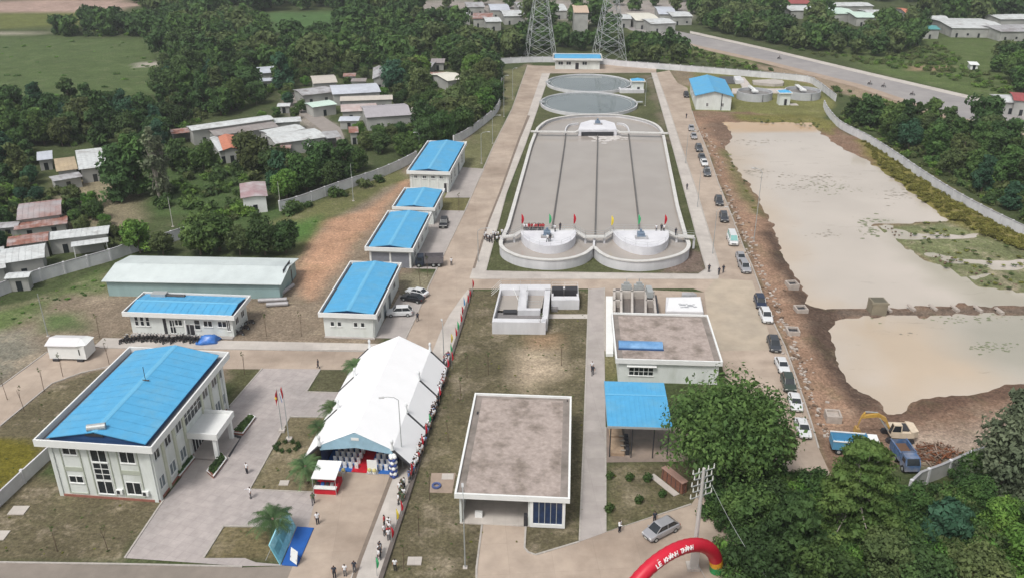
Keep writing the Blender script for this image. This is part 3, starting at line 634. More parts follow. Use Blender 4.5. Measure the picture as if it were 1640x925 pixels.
# wires on ridge
# --- low building with motorbikes
B2, w_, d_ = blue_building('low long pale building with blue roof and row of motorbikes in front',
    ((193,500),(373,505),(404,472),(230,467)), 4.4, .5, .8, .8, 'x', seams=1.2,
    wins=[('N',.06,1.6,.55,1.7,2,1),('N',.115,1.6,.55,1.7,2,1),('N',.17,1.6,.55,1.7,2,1),('N',.47,1.9,1.3,1.0),('N',.655,1.3,.9,1.7,2,1),('N',.76,1.9,1.4,1.0),('N',.90,1.9,1.4,1.0),('N',.96,1.2,.5,2.0,1,2),('R',.3,1.6,1.2,1.3),('R',.7,1.6,1.2,1.3)])
fN = face_frame(w_, d_, 'N')
mb = MB(); fbox(mb, fN, .32*w_, .35*w_, 0, 3.1, -.01, .04); mb.build('door', M_dark, B2)
window(B2, fN, .41, .4, .9, 2.4, 2, 2, name='window'); 
mb = MB(); fbox(mb, fN, .555*w_-.1, .555*w_+.1, 0, 3.2, .5, .75); mb.build('column', M_white, B2)
for s in (.55,.60): door(B2, fN, s, .7, 2.1)
mb = MB(); mb.box(-w_*.42, -w_*.42+2.6, d_/2-1.2, d_/2+.2, 4.1, 4.9); mb.build('water_tank', M_steel, B2)
mb = MB(); mb.tube((-w_*.27, d_/2-.5, 4.35), (-w_*.27+3.2, d_/2-.5, 4.35), .35, n=10); mb.build('exhaust_pipe', M_dark, B2)
mb = MB(); fbox(mb, fN, 0, w_, 0, .15, 0, .9); mb.build('step', M_concg, B2)
# --- the row of five along the left road
B3, w_, d_ = blue_building('square pale building with blue roof just behind the far end of the white tent', ((506,502),(601,502),(646,420),(562,418)), 4.75, .55, .8, .65,
    wins=[('N',.17,2.1,.55,.75,1,1),('N',.31,2.1,.55,.75,1,1),('N',.63,2.1,.55,.75,1,1),('N',.77,2.1,.55,.75,1,1),('R',.18,1.6,2.0,1.2),('R',.8,1.6,1.6,1.2)])
for s in (.38,.58): door(B3, face_frame(w_, d_, 'R'), s, 1.8, 2.6, M_greyglass)
pipe_down(B3, face_frame(w_, d_, 'N'), .97, 3.4)
mb = MB(); fbox(mb, face_frame(w_, d_, 'N'), 0, w_, 0, .12, 0, .5); mb.build('step', M_concg, B3)
B4, w_, d_ = blue_building('blue roofed building with two wide grey shutters', ((583,395),(661,399),(693,338),(621,338)), 4.5, .55, .8, .75,
    wins=[('R',.2,.9,1.4,2.0,2,2),('R',.4,.9,1.4,2.0,2,2),('R',.6,.9,1.4,2.0,2,2),('R',.85,1.5,1.2,1.2)])
for s in (.26, .74):
    mb = MB(); f = face_frame(w_, d_, 'N'); fbox(mb, f, s*w_-.215*w_, s*w_+.215*w_, .05, 3.15, -.01, .05)
    for k in range(15): fbox(mb, f, s*w_-.215*w_, s*w_+.215*w_, .1+k*.2, .16+k*.2, .05, .07)
    mb.build('roller_shutter', mat('grey_shutter', (.22,.23,.26), .6, .08), B4)
for s in (.02,.5,.98):
    mb = MB(); f = face_frame(w_, d_, 'N'); fbox(mb, f, s*w_-.18, s*w_+.18, 0, 3.4, 0, .14); mb.build('pilaster', M_white, B4)
B5, w_, d_ = blue_building('smallest blue roofed building of the row, squeezed between two larger ones', ((627,331),(697,333),(713,302),(648,300)), 4.2, .5, .7, .6,
    wins=[('R',.25,.9,1.2,2.0,2,1),('R',.6,.9,1.2,2.0,2,1),('N',.3,2.2,.8,.8),('N',.7,2.2,.8,.8)])
B6, w_, d_ = blue_building('farthest and tallest blue roofed building of the left row', ((652,273),(722,276),(747,227),(684,225)), 5.5, .65, .85, .6,
    wins=[('N',.16,3.5,.75,.6),('N',.38,3.5,.75,.6),('N',.60,3.5,.75,.6),('N',.81,3.5,.75,.6),('R',.15,1.2,1.2,2.6,3,1),('R',.35,1.2,1.2,2.6,3,1),('R',.8,1.2,1.2,2.6,3,1)])
door(B6, face_frame(w_, d_, 'N'), .93, 1.0, 2.4); door(B6, face_frame(w_, d_, 'R'), .58, 2.2, 3.0, M_greyglass)
for s in (.27,.49,.71,.04,.96):
    mb = MB(); f = face_frame(w_, d_, 'N'); fbox(mb, f, s*w_-.12, s*w_+.12, 0, 4.7, 0, .1); mb.build('pilaster', M_white, B6)
B7, w_, d_ = blue_building('small pale building with light blue roof at the far end between the pylons', ((883,94),(966,94),(962,86),(888,85.5)), 4.5, .7, .8, 1.0, 'x', wins=[('N',.12,1.8,1.8,1.2),('N',.3,1.8,1.8,1.2),('N',.66,1.8,1.8,1.2)])
door(B7, face_frame(w_, d_, 'N'), .49, 1.4, 2.6)
# --- gabled shed at upper right
hE = 4.85
ctr, rz, W, D = rectpx((1113,153),(1173,153),(1158,130),(1106,123), hE)
ctr, rz, W, D = rectpx((1113,153.5),(1173,154),(1161,127.5),(1106,126.5), hE)
S8 = thing('gabled_shed', 'pale gabled building with bright blue roof near the top right settling tanks', 'building', (ctr.x,ctr.y,0), rz)
mb = MB(); mb.box(-W/2+.4, W/2-.4, -D/2+.4, D/2-.4, -.1, hE); gable_ends(mb, W-.8, D-.8, hE, 1.55*(W-.8)/W); mb.build('wall', M_wallw, S8)
mb = MB(); gable_roof(mb, W, D, hE-.02, 1.6, 'y', .1, .25); ribs(mb, W, D, hE-.02, 1.6, 'y', 1.2); mb.build('roof', M_blue, S8)
f = face_frame(W-.8, D-.8, 'N')
for s in (.32,.76): window(S8, f, s, 1.2, .6, 1.1, 1, 2)
mb = MB(); fbox(mb, f, .665*W, .685*W, 0, 5.4, 0, .08); mb.build('expansion_joint', M_dark, S8)
for s in (.3,.6): window(S8, face_frame(W-.8, D-.8, 'L'), s, 2, 1.2, 1.2)
# --- warehouse
hW = 3.2
ctr, rz, W, D = rectpx((166,450),(444,454),(480,414),(208,411), hW)
WH = thing('warehouse', 'long grey green warehouse with pale metal roof behind the low blue roofed building', 'warehouse', (ctr.x,ctr.y,0), rz)
mb = MB(); mb.box(-W/2+.3, W/2-.3, -D/2+.3, D/2-.3, -.1, hW-.05); gable_ends(mb, W-.6, D-.6, hW-.05, 1.0, 'x'); mb.build('wall', M_green, WH)
M_whroof = mat('pale_green_sheet', (.58,.635,.63), .55, .06, .4, .0, (.50,.55,.55), .12)
mb = MB(); gable_roof(mb, W, D, hW, 1.0, 'x', .08, .3); ribs(mb, W+.6, D+.6, hW-.05, 1.05, 'x', .9, .006); mb.build('roof', M_whroof, WH)
f = face_frame(W-.6, D-.6, 'R'); mb = MB(); fbox(mb, f, (D-.6)*.28, (D-.6)*.7, 3.0, 4.5, 0, .05); mb.build('ventilator', M_dark, WH)
mb = MB(); fbox(mb, f, (D-.6)*.7, (D-.6)*.74, 0, 2.4, 0, .05); mb.build('door', M_dark, WH)

# --- village and outskirts
M_white2 = mat('bluish_tin', (.55,.58,.64), .5, .1, .5, .02, (.45,.47,.52), .1)
M_red2 = mat('red_sheet', (.32,.08,.08), .6, .15, .5)
M_tanr = mat('tan_tin', (.45,.36,.24), .8, .12, .6, .02, (.35,.28,.2), .2)
M_mint = mat('mint_sheet', (.55,.68,.60), .6, .06, .6)
def house(label, c, h, roofm, rise=.8, ax='x', wallm=None, cat='house', open_=False, name='village_house', group='houses of the village'):
    ctr, rz, W, D = rectpx(*c, h)
    r = thing(name, label, cat, (ctr.x,ctr.y,0), rz, group)
    if open_:
        mb = MB(); [mb.box(sx*(W/2-.25)-.08, sx*(W/2-.25)+.08, sy*(D/2-.25)-.08, sy*(D/2-.25)+.08, 0, h) for sx in (-1,1) for sy in (-1,1)]; mb.build('post', M_white, r)
        mb = MB(); mb.box(-W/2+.2, W/2-.2, D/2-.35, D/2-.2, 0, h-.05); mb.build('wall', M_oldwall, r)
    else:
        mb = MB(); mb.box(-W/2+.3, W/2-.3, -D/2+.3, D/2-.3, -.1, h-.05); gable_ends(mb, W-.6, D-.6, h-.05, rise, ax); mb.build('wall', wallm or M_oldwall, r)
        f = face_frame(W-.6, D-.6, 'N'); n = max(1, int(W/5))
        for i in range(min(n, 5)):
            mb = MB(); x = (i+.5)/min(n, 5)*(W-.6); fbox(mb, f, x-.5, x+.5, 1.0 if i % 2 else .02, 2.0, -.01, .05); mb.build('window' if i % 2 else 'door', M_glass, r)
    mb = MB(); gable_roof(mb, W, D, h, rise, ax, .08, .15); ribs(mb, W+.3, D+.3, h, rise*.99, ax, 1.0, .02); mb.build('roof', roofm, r)
    return r
house('long narrow white strip roof above a brown tin shed, west of the village lane', ((305,210),(436,191),(429,184),(302,203)), 4.5, M_tinw, .4)
house('wide brownish grey tin shed roof under the long white strip roof', ((342,219),(440,203),(434,193),(336,209)), 3.6, mat('brown_tin', (.25,.22,.21), .8, .15, .6, .02, (.32,.3,.29), .2), .5)
house('open shed with rusty red roof at left end of the long strip roof', ((268,217),(306,210),(301,204),(280,208)), 3.2, M_rust, .7, open_=True)
house('small flat white roof beside the lane, behind the stepped white roofs', ((440,197),(485,194),(477,188),(438,189)), 3.4, M_tinw, .3)
house('narrow white roof directly behind the biggest white village roof', ((427,218),(484,206),(471,198),(424,210)), 3.6, M_tinw, .4)
house('biggest bright white roof of the village with open front, at the lane corner', ((437,229),(523,221),(500,204),(430,217)), 3.8, M_tinw, .5)
house('open carport with pale roof and dark inside at right of the biggest white roof', ((525,221),(549,220),(536,210),(511,211)), 3.3, M_tin, .15, open_=True, cat='carport')
house('house with orange tiled roof and white left slope among the trees', ((359,241),(381,238),(376,217),(349,219)), 3.8, M_tile, .6, 'y')
house('white lean-to roof leaning on the left of the orange tiled roof', ((350,243),(360,241),(349,219),(338,221)), 3.6, M_tinw, .2, 'y')
house('lone grey blue tin roof at the edge of the woods, far left of the village', ((418,119),(450,114),(438,107),(411,107)), 3.6, M_white2, .4)
house('beige roofed house behind the long bluish roof', ((501,134),(541,132),(533,120),(498,122)), 4.0, M_tanr if False else mat('beige_tin',(.5,.46,.41),.7,.08,.5), .7)
house('very long pale bluish roof across the middle of the village', ((531,153),(604,146),(606,133),(531,137)), 4.0, M_white2, .5)
house('weathered grey roof at left end of the long bluish roof', ((485,154),(531,147),(523,138),(470,144)), 3.6, M_tin, .6)
house('small grey domed roof house against the dark trees, behind the long roof', ((599,127),(615,126),(619,109),(596,109)), 4.2, M_tin, 1.0, 'y')
house('pale cream gable roof alone in the trees near the perimeter wall', ((714,130),(738,127),(715,113),(696,121)), 3.6, mat('cream_sheet',(.66,.64,.56),.6,.06,.5), .9, 'x')
house('dark weathered roof beside the cream gable roof, half hidden', ((671,107),(693,109),(694,100),(672,99)), 3.2, M_tin, .4)
house('tiny rubble grey shed at the back of the village woods', ((690,101),(712,101),(712,94),(692,94)), 3.0, mat('slate_tin',(.3,.27,.27),.8,.2,.7), .4)
house('mint green roof by the lane with pale porch below', ((498,173),(534,167),(528,159),(494,166)), 3.4, M_mint, .3)
house('long narrow beige roof with a gabled right end', ((547,162),(630,159),(626,153),(544,154)), 3.6, mat('beige_tin',(.5,.46,.41)), .5)
house('pinkish faded roof between the narrow beige roof and the big grey hip roof', ((545,180),(601,176),(604,165),(548,168)), 3.2, mat('pink_tin',(.45,.36,.34),.8,.12,.5,.02,(.5,.46,.45),.2), .6)
house('biggest grey roof of the village, with a pillared front porch', ((580,190),(656,183),(648,165),(585,171)), 4.2, mat('mauve_grey_tin',(.37,.35,.37),.7,.05,.5), 1.2)
house('pale yard roof at right of the biggest grey roof', ((660,182),(684,183),(683,173),(657,172)), 2.8, mat('beige_tin',(.5,.46,.41)), .2)
house('small rusty red roof hut below the big grey roof', ((560,213),(574,212),(572,203),(558,203)), 3.6, M_rust, .5)
house('bright white sheet roof of the house in the left woods', ((125,272),(177,265),(158,238),(123,240)), 3.8, M_tinw, .3)
house('tan rusty roof beside the bright white one in the left woods', ((93,275),(124,270),(118,252),(85,254)), 3.2, M_tanr, .3)
house('low grey lean-to in front of the tan rusty roof', ((84,292),(127,282),(127,275),(82,283)), 2.8, M_tin, .2)
house('small faded blue grey roof at left of the tan rusty one', ((62,257),(84,254),(82,242),(58,243)), 3.0, M_white2, .2)
house('rust streaked grey roof house standing alone at far left', ((24,352),(105,343),(90,320),(35,326)), 3.4, mat('streaked_tin',(.40,.37,.38),.8,.15,.5,.02,(.26,.14,.12),.12), .5)
house('low rusty lean-to roof on the front of the lone streaked house', ((25,368),(108,357),(106,347),(24,355)), 2.6, M_rust, .1)
house('long pale roof with a dark tree shaped stain near the curved wall', ((75,385),(173,373),(174,362),(80,371)), 3.4, M_tinw, .15)
house('rusty red striped roof at left edge between white roofs', ((8,396),(75,384),(78,371),(18,379)), 3.6, M_rust, .3)
house('white walled house with white roof nearest the curved wall at left edge', ((-2,423),(64,412),(77,388),(3,401)), 3.8, M_tinw, .4)
house('white roof cut by the left edge of the picture', ((-60,440),(8,428),(5,395),(-60,405)), 3.6, M_tinw, .4)
house('narrow white awning roof in front of the long stained roof', ((114,395),(172,387),(172,380),(116,388)), 2.6, M_tinw, .1, open_=True)
house('small shed with faded red and grey roof and white walls beside the curved wall', ((393,316),(432,314),(419,294),(379,293)), 4.0, mat('faded_red_tin',(.36,.24,.25),.7,.12,.4,.02,(.44,.42,.43),.18), .25, 'y', M_white, cat='shed')
house('house with white roof among the palms at the right edge, beyond the highway', ((1600,165),(1645,163),(1640,150),(1605,155)), 4, M_tinw, .6)
house('house with dark red roof at the right edge beyond the highway', ((1618,160),(1680,165),(1675,150),(1625,150)), 5, M_red2, .6)
rv = random.Random(21); ex_ = [((14,360),(16,8)),((455,168),(10,5)),((560,190),(16,7)),((575,128),(12,5)),((560,120),(10,5)),((452,236),(14,6)),((410,222),(16,7)),((655,190),(12,5)),((30,440),(18,8)),((505,232),(12,4)),((700,118),(12,4)),((425,128),(12,5))]
nm = ['rusty','grey','whitish','bluish','brown']
for i, ((u, v), (a, b)) in enumerate(ex_):
    k = rv.randrange(5); sk = rv.uniform(-3,3)
    house('little %s tin shed squeezed in between the village houses' % nm[k], ((u-a,v+b/2),(u+a,v+b/2+sk*.3),(u+a*.9,v-b/2+sk*.3),(u-a*.9,v-b/2)), rv.uniform(2.2,3.2), (M_rust, M_tin, M_tinw, M_white2, mat('brown_tin', (.25,.22,.21)))[k], .3, group='little sheds of the village', cat='shed', name='village_shed')
# far settlement
far = [((686,24),(716,22),(712,14),(690,15),M_tinw,'curved pale roof'),((722,28),(750,26),(748,17),(724,18),M_tinw,'white roof beside dark trees'),((756,30),(790,30),(788,21),(760,21),M_rust,'pinkish roof'),((775,36),(800,34),(798,27),(777,28),M_tinw,'ragged white roof'),
 ((745,12),(775,11),(772,3),(747,4),M_tin,'grey roof'),((782,17),(815,16),(812,6),(786,7),M_white2,'bluish roof'),((803,27),(838,25),(835,16),(806,17),M_tinw,'broad pale roof'),((826,14),(850,12),(849,3),(829,4),M_tin,'dull grey roof'),
 ((880,18),(905,17),(903,6),(882,7),M_tinw,'pale roof with plain wall'),((917,21),(941,20),(940,8),(919,8),mat('peach_wall',(.55,.42,.32)),'tall peach coloured block'),((945,13),(962,12),(960,4),(946,4),M_tin,'small grey roof'),((985,31),(1010,30),(1008,23),(987,23),M_tinw,'white roadside roof'),
 ((1012,35),(1046,31),(1042,20),(1016,22),mat('cream_sheet',(.66,.64,.56)),'cream roadside roof'),((1038,40),(1072,36),(1064,28),(1036,31),M_tinw,'roadside roof with open front'),((1050,24),(1080,22),(1076,11),(1055,11),M_white2,'slate blue roof'),((1072,28),(1102,25),(1098,18),(1074,19),M_tinw,'low white roof'),
 ((1258,19),(1300,15),(1296,8),(1265,10),M_tinw,'long white roof'),((1262,7),(1290,5),(1288,-3),(1264,-2),M_red2,'dark red roof'),((1326,24),(1352,20),(1348,11),(1330,14),M_mint,'greenish white roof'),((1330,12),(1385,8),(1382,3),(1334,5),M_tinw,'long thin white roof'),
 ((1366,30),(1390,26),(1386,18),(1370,20),M_mint,'mint roof'),((1390,26),(1420,22),(1416,15),(1392,17),M_tinw,'white roof at right of the mint one'),((1448,22),(1462,20),(1460,13),(1446,14),M_tile,'small orange red roof'),
 ((1490,33),(1512,31),(1508,24),(1492,25),M_tinw,'small white roof'),((1513,48),(1590,42),(1575,29),(1515,31),M_tinw,'large pale factory roof'),((1474,48),(1496,46),(1494,40),(1472,41),mat('teal_sheet',(.1,.3,.3)),'teal roof'),((1596,34),(1642,27),(1636,22),(1600,25),M_tinw,'raised white roof'),((1590,54),(1660,46),(1650,37),(1605,43),M_tin,'wide grey roof')]
for q in far:
    side = 'beyond the highway at upper right' if q[0][0] > 1200 else ('by the start of the highway at the top' if q[0][0] > 970 else 'in the settlement beyond the top woods')
    house('distant house, %s %s' % (q[5], side), q[:4], 4.5 if 'tall' not in q[5] else 11, q[4], .8, group='distant houses', wallm=M_oldwall)
house('tiny white ruined wall in the meadow beyond the highway', ((1552,104),(1566,104),(1565,99),(1553,99)), 2.2, M_white, .1, wallm=M_white, group='distant houses')

# ---------------------------------------------------------------- flat roofed buildings in the middle
def flat_roof(root, W, D, h, curb=.35, fascia=.8, over=0, m=None):
    mb = MB(); t = .25
    for a in ((-W/2,W/2,-D/2,-D/2+t),(-W/2,W/2,D/2-t,D/2),(-W/2,-W/2+t,-D/2+t,D/2-t),(W/2-t,W/2,-D/2+t,D/2-t)): mb.box(*a, h-fascia, h)
    mb.build('parapet', M_white, root)
    MB().box(-W/2+t, W/2-t, -D/2+t, D/2-t, h-fascia+.02, h-curb).build('roof', m or M_dirtyroof, root)
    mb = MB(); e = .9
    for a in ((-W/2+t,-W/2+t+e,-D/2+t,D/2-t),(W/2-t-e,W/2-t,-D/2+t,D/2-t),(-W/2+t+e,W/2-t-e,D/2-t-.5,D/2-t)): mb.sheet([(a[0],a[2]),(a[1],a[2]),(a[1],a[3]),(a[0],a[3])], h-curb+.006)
    mb.build('roof_edge_strip', mat('edge_strip',(.26,.225,.205),.9,.15,.7,.03,(.17,.15,.13),.3), root)  # darker strip along the side and far edges of the roof
h1 = 4.75
ctr, rz, W, D = rectpx((725,790),(910,797),(918,632),(762,630), h1)
P1 = thing('pump_house', 'large flat stained roof building with open garage bay and white front frame', 'building', (ctr.x,ctr.y,0), rz)
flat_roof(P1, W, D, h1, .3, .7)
w_, d_ = W-1.0, D-1.0; wt = .25
mb = MB(); mb.box(-w_/2, w_/2, d_/2-wt, d_/2, 0, h1-.7); mb.box(-w_/2, -w_/2+wt, -d_/2, d_/2-wt, 0, h1-.7); mb.box(w_/2-wt, w_/2, -d_/2+1.4, d_/2-wt, 0, h1-.7); mb.box(w_*.15, w_*.15+wt, -d_/2+.02, d_/2-wt, 0, h1-.7); mb.box(-w_/2+wt, w_*.15, -d_/2+5.5, -d_/2+5.7, 0, h1-.7)
mb.build('wall', M_wallw, P1)
MB().box(-w_/2, w_/2, -d_/2-.1, d_/2, -.05, .12).build('floor_slab', M_pave, P1)
mb = MB(); x0, x1 = w_*.15+wt, w_/2; mb.box(x0, x0+.35, -d_/2-.25, -d_/2, .12, h1-.7); mb.box(x1-.35, x1, -d_/2-.25, -d_/2, .12, h1-.7); mb.box(x0+.35, x1-.35, -d_/2-.25, -d_/2, .12, .6); mb.build('front_frame', M_white, P1)
mb = MB(); mb.box(x0+.35, x1-.35, -d_/2-.08, -d_/2-.02, .6, h1-.7); mb.build('glass_front', mat('navy_glass', (.02,.04,.10), .15, .3, 1.5, spec=.7), P1)
mb = MB(); [mb.box(x0+.35+(x1-x0-.7)*k/5-.04, x0+.35+(x1-x0-.7)*k/5+.04, -d_/2-.16, -d_/2-.1, .6, h1-.7) for k in (1,2,3,4)]; mb.build('mullion', M_steel, P1)
MB().box(-w_/2+1.7, -w_/2+2.6, -d_/2+1.0, -d_/2+1.4, .12, .9).build('switch_cabinet', M_white, P1)
MB().box(w_*.15-.5, w_*.15-.05, -d_/2-.15, -d_/2+.5, .12, 1.6).build('extinguisher_cabinet', M_dark, P1)
mb = MB(); mb.tube((W/2-.6, D/2-1, h1-.28), (W/2-.6, D/2-1, h1+.1), .06); mb.tube((-W/2+.9,D/2-5,h1-.25),(-W/2+.9,D/2-4.5,h1-.25),.12); mb.build('vent_pipe', M_dark, P1)
h2 = 4.2
ctr, rz, W, D = rectpx((983,576),(1153,577),(1137,502),(982,501), h2)
P2 = thing('blower_house', 'flat roofed building with a long blue metal cover lying on its stained roof', 'building', (ctr.x,ctr.y,0), rz)
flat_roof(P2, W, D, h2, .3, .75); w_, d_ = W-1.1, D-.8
MB().box(-w_/2, w_/2, -d_/2, d_/2, -.05, h2-.75).build('wall', M_wallw, P2)
f = face_frame(w_, d_, 'N')
window(P2, f, .23, 1.3, 3.6, 1.3, 2, 5); 
mb = MB(); fbox(mb, f, .08*w_, .38*w_, 2.95, 3.05, 0, .6); mb.build('sun_shade', M_white, P2)
mb = MB(); fbox(mb, face_frame(w_, d_, 'R'), 0, .3, 0, 3.4, 0, .12); mb.build('pilaster', M_white, P2)
a, b = loc2(P2, (991,545), h2+.6), loc2(P2, (1061,545), h2+.6)
mb = MB(); n = 8; 
for i in range(n):
    t0, t1 = math.pi*i/n, math.pi*(i+1)/n
    y0_, z0_, y1_, z1_ = 1.1*math.cos(t0), .75*math.sin(t0), 1.1*math.cos(t1), .75*math.sin(t1)
    mb.quad((a.x,a.y+y0_,h2-.28+z0_),(a.x,a.y+y1_,h2-.28+z1_),(b.x,a.y+y1_,h2-.28+z1_),(b.x,a.y+y0_,h2-.28+z0_))
for x in (a.x, b.x): mb.add([(x, a.y+1.1*math.cos(math.pi*i/n), h2-.28+.75*math.sin(math.pi*i/n)) for i in range(n+1)], [tuple(range(n+1))])
mb.build('cover', mat('blue_cover', (.12,.27,.5), .5, .12, .8, 0, (.18,.34,.56), .4), P2, True)
mb = MB(); mb.box(a.x-.1, b.x+.1, a.y-1.3, a.y-1.1, h2-.3, h2-.1); mb.build('cover_rail', M_navy, P2)
# concrete channels behind it
def in_px(px, h): return [tuple(p) for p in GP(px, h)]
ch = thing('inlet_channels', 'row of narrow open concrete channels behind the flat roof with blue cover', 'water channel', (0,0,0)); ch.location = G(1015,480); o_ = ch.location
def wl(mb, px, h, w, z0=0):
    P = [G(*p, h).to_2d()-o_.to_2d() for p in px]; strip(mb, P, w, z0, h)
mb = MB()
for a, b in (((984,462),(984,497)),((995,462),(995,500)),((1012.5,460),(1012.5,500)),((1034,460),(1034,500)),((1047,470),(1050,500)),((982,466),(1048,466)),((982,480),(995,480)),((1034,480),(1047,480))): wl(mb, (a, b), 2.4, .4)
mb.build('channel_wall', M_pave, ch)
P = [G(*p, 1.0).to_2d()-o_.to_2d() for p in ((984,462),(1046,462),(1050,502),(983,502))]; MB().sheet(P, 1.0).build('channel_water', mat('channel_water', (.16,.14,.13), .2, .1), ch)
for u in (1003, 1023):
    p = G(u, 463, 2.4)-o_; mb = MB(); mb.box(p.x-.9,p.x+.9,p.y-.3,p.y+.4,2.4,3.3); mb.box(p.x-.5,p.x+.5,p.y-.2,p.y+.2,3.3,3.8); mb.tube((p.x,p.y,3.8),(p.x,p.y,4.5),.08); mb.build('sluice_gate', M_steel, ch)
p = G(1039,470,2.4)-o_; MB().box(p.x-.5,p.x+.5,p.y-1.8,p.y+1,2.4,3.6).build('screen_cabinet', M_steel, ch)
mb = MB(); P = [G(*p, 2.0).to_2d()-o_.to_2d() for p in ((971,462),(983,462),(983,553),(971,553))]; mb.prism(P, 0, .5); mb.build('side_ledge', M_white, ch)
P = [G(*p, 2.45).to_2d()-o_.to_2d() for p in ((1049,470),(1052,470),(1056,500),(1052,500))]; MB().prism(P, 0, 2.2).build('gap', M_dark, ch)
# tarpaulin covered tank
tc_ = thing('covered_tank', 'low tank under a white sheet with a dark smear, behind the stained flat roof', 'tank', G(1096,488)); q0 = tc_.location
P = [G(*p, 2.2).to_2d()-q0.to_2d() for p in ((1067,474),(1122,473),(1127,498),(1066,497))]; mb = MB(); mb.prism(P, 0, 2.0); mb.build('wall', M_basin, tc_)
P = [G(*p, 2.3).to_2d()-q0.to_2d() for p in ((1072,475),(1121,474),(1126,497),(1068,496))]; MB().prism(P, 2.0, 2.12).build('cover_sheet', mat('white_sheet', (.74,.74,.75), .6, .05, .5), tc_)
mb = MB(); c_ = sum(P, Vector((0,0)))/4
for k in range(16): x, y = c_.x+random.uniform(-1.6,1.6)+.6, c_.y+random.uniform(-.9,.9)-.5; r_ = random.uniform(.12,.4); mb.add([(x+r_*math.cos(t)*1.5, y+r_*math.sin(t), 2.126+k*.0005) for t in [i*math.pi/3 for i in range(6)]], [(0,1,2,3,4,5)])
mb.build('smear', mat('grey_smear', (.35,.36,.38), .8), tc_)
P = [G(*p, 2.2).to_2d()-q0.to_2d() for p in ((1092,469),(1110,469),(1116,472.5),(1092,472.5))]; MB().prism(P, 0, 2.4).build('inlet_box', M_tin, tc_)
# --- grit chamber left of the path
gc = thing('grit_chamber', 'raised open concrete tank with walkways and rails on the lawn near the red flag', 'tank', G(833,505)); q1 = gc.location
def W2(px, h): return [G(*p, h).to_2d()-q1.to_2d() for p in px]
hg = 2.3
mb = MB(); 
mb.prism(W2([(788,515),(874,516),(874.5,510),(789,509)], hg), 0, hg); mb.prism(W2([(868,510),(877,510),(882,463),(873,463)], hg), 0, hg)
mb.prism(W2([(833,464),(843,464),(841,493),(829,493)], hg), 0, hg); mb.prism(W2([(829,493),(866,493),(865,496.5),(829,496.5)], hg), 0, hg); mb.prism(W2([(800,455),(882,455),(882,464),(800,464)], hg), 0, hg)
mb.prism(W2([(789,509),(791,509),(803,464),(800,464)], hg), 0, hg); mb.prism(W2([(843,466),(846,466),(843,493),(841,493)], hg), 0, hg-.01)
mb.build('tank_wall', M_basin, gc)
mb = MB(); mb.sheet(W2([(800,464),(833,464),(829,497),(793,497)], 1.2), 1.2); mb.sheet(W2([(843,464),(873,464),(868,493),(841,493)], 1.2), 1.2); mb.build('tank_water', W_basin, gc)
mb = MB(); mb.prism(W2([(791,500),(868,500),(868,509),(790,509)], 1.3), 0, 1.3); mb.build('channel_bed', mat('wet_concrete', (.2,.19,.19), .7, .15), gc)
mb = MB(); mb.prism(W2([(806,495),(828,495),(828,500),(806,500)], 1.7), 0, 1.7); mb.build('gate_pit', M_dark, gc)
mb = MB(); mb.prism(W2([(883,474),(927,474),(928,480),(883,480)], 1.9), 0, 1.9); mb.prism(W2([(883,461),(888,461),(886,474),(883,474)], 1.9), 0, 1.9); mb.prism(W2([(922,461),(926,461),(927,474),(924,474)], 1.9), 0, 1.9); mb.prism(W2([(884,459),(926,459),(926,462),(884,462)], 1.9), 0, 1.9); mb.build('side_tank_wall', M_basin, gc)
mb = MB(); mb.sheet(W2([(884,460),(926,460),(926,476),(884,476)], 1.0), 1.0); mb.build('side_tank_water', mat('wet_concrete', (.2,.19,.19)), gc)
def railing(parent, pts, z, h=1.0, step=1.6, m=None, r=.025, name='railing'):
    mb = MB()
    for i in range(len(pts)-1):
        a, b = Vector(pts[i]), Vector(pts[i+1]); n = max(1, int((b-a).length/step))
        for k in range(n+1): p = a.lerp(b, k/n); mb.tube((p.x,p.y,z), (p.x,p.y,z+h), r, n=4)
        for hh in (h, h*.5): mb.tube((a.x,a.y,z+hh), (b.x,b.y,z+hh), r, n=4)
    return mb.build(name, m or M_steel, parent)
for a__ in ((884,902),(905,925)): mb = MB(); mb.prism(W2([(a__[0],458),(a__[1],458),(a__[1],464),(a__[0],464)], 2.6), 1.0, 2.6); mb.build('dark_box', M_dark, gc)  # dark boxes standing along the far end of the side tank
railing(gc, W2([(802,456),(881,456)], hg), hg); railing(gc, W2([(832,466),(830,490)], hg), hg); railing(gc, W2([(845,466),(843,490),(865,490)], hg), hg); railing(gc, W2([(884,460),(925,460),(926,475)], 1.9), 1.9, m=M_white)
a_, b_ = W2([(791,488),(802,470)], 1.2); mb = MB(); 
for s in (-.5, .5):
    p, q = G(787,472)-q1, G(803,458,hg)-q1; mb.tube((p.x,p.y+s,.1), (q.x,q.y+s,hg+.2), .05); mb.tube((p.x,p.y+s,1.0), (q.x,q.y+s,hg+1.1), .03)
mb.build('stair', M_white, gc)
mb = MB(); p, q = G(822,464,hg)-q1, G(832,478,hg)-q1; mb.tube((p.x,p.y,hg+.3),(q.x,q.y,hg-.8),.05); mb.build('pipe', M_white, gc)
mb = MB(); P = W2([(883,477),(893,477),(893,499),(883,499)], 0); mb.prism(P, 0, .6); mb.build('step_block', mat('wet_concrete', (.2,.19,.19)), gc)
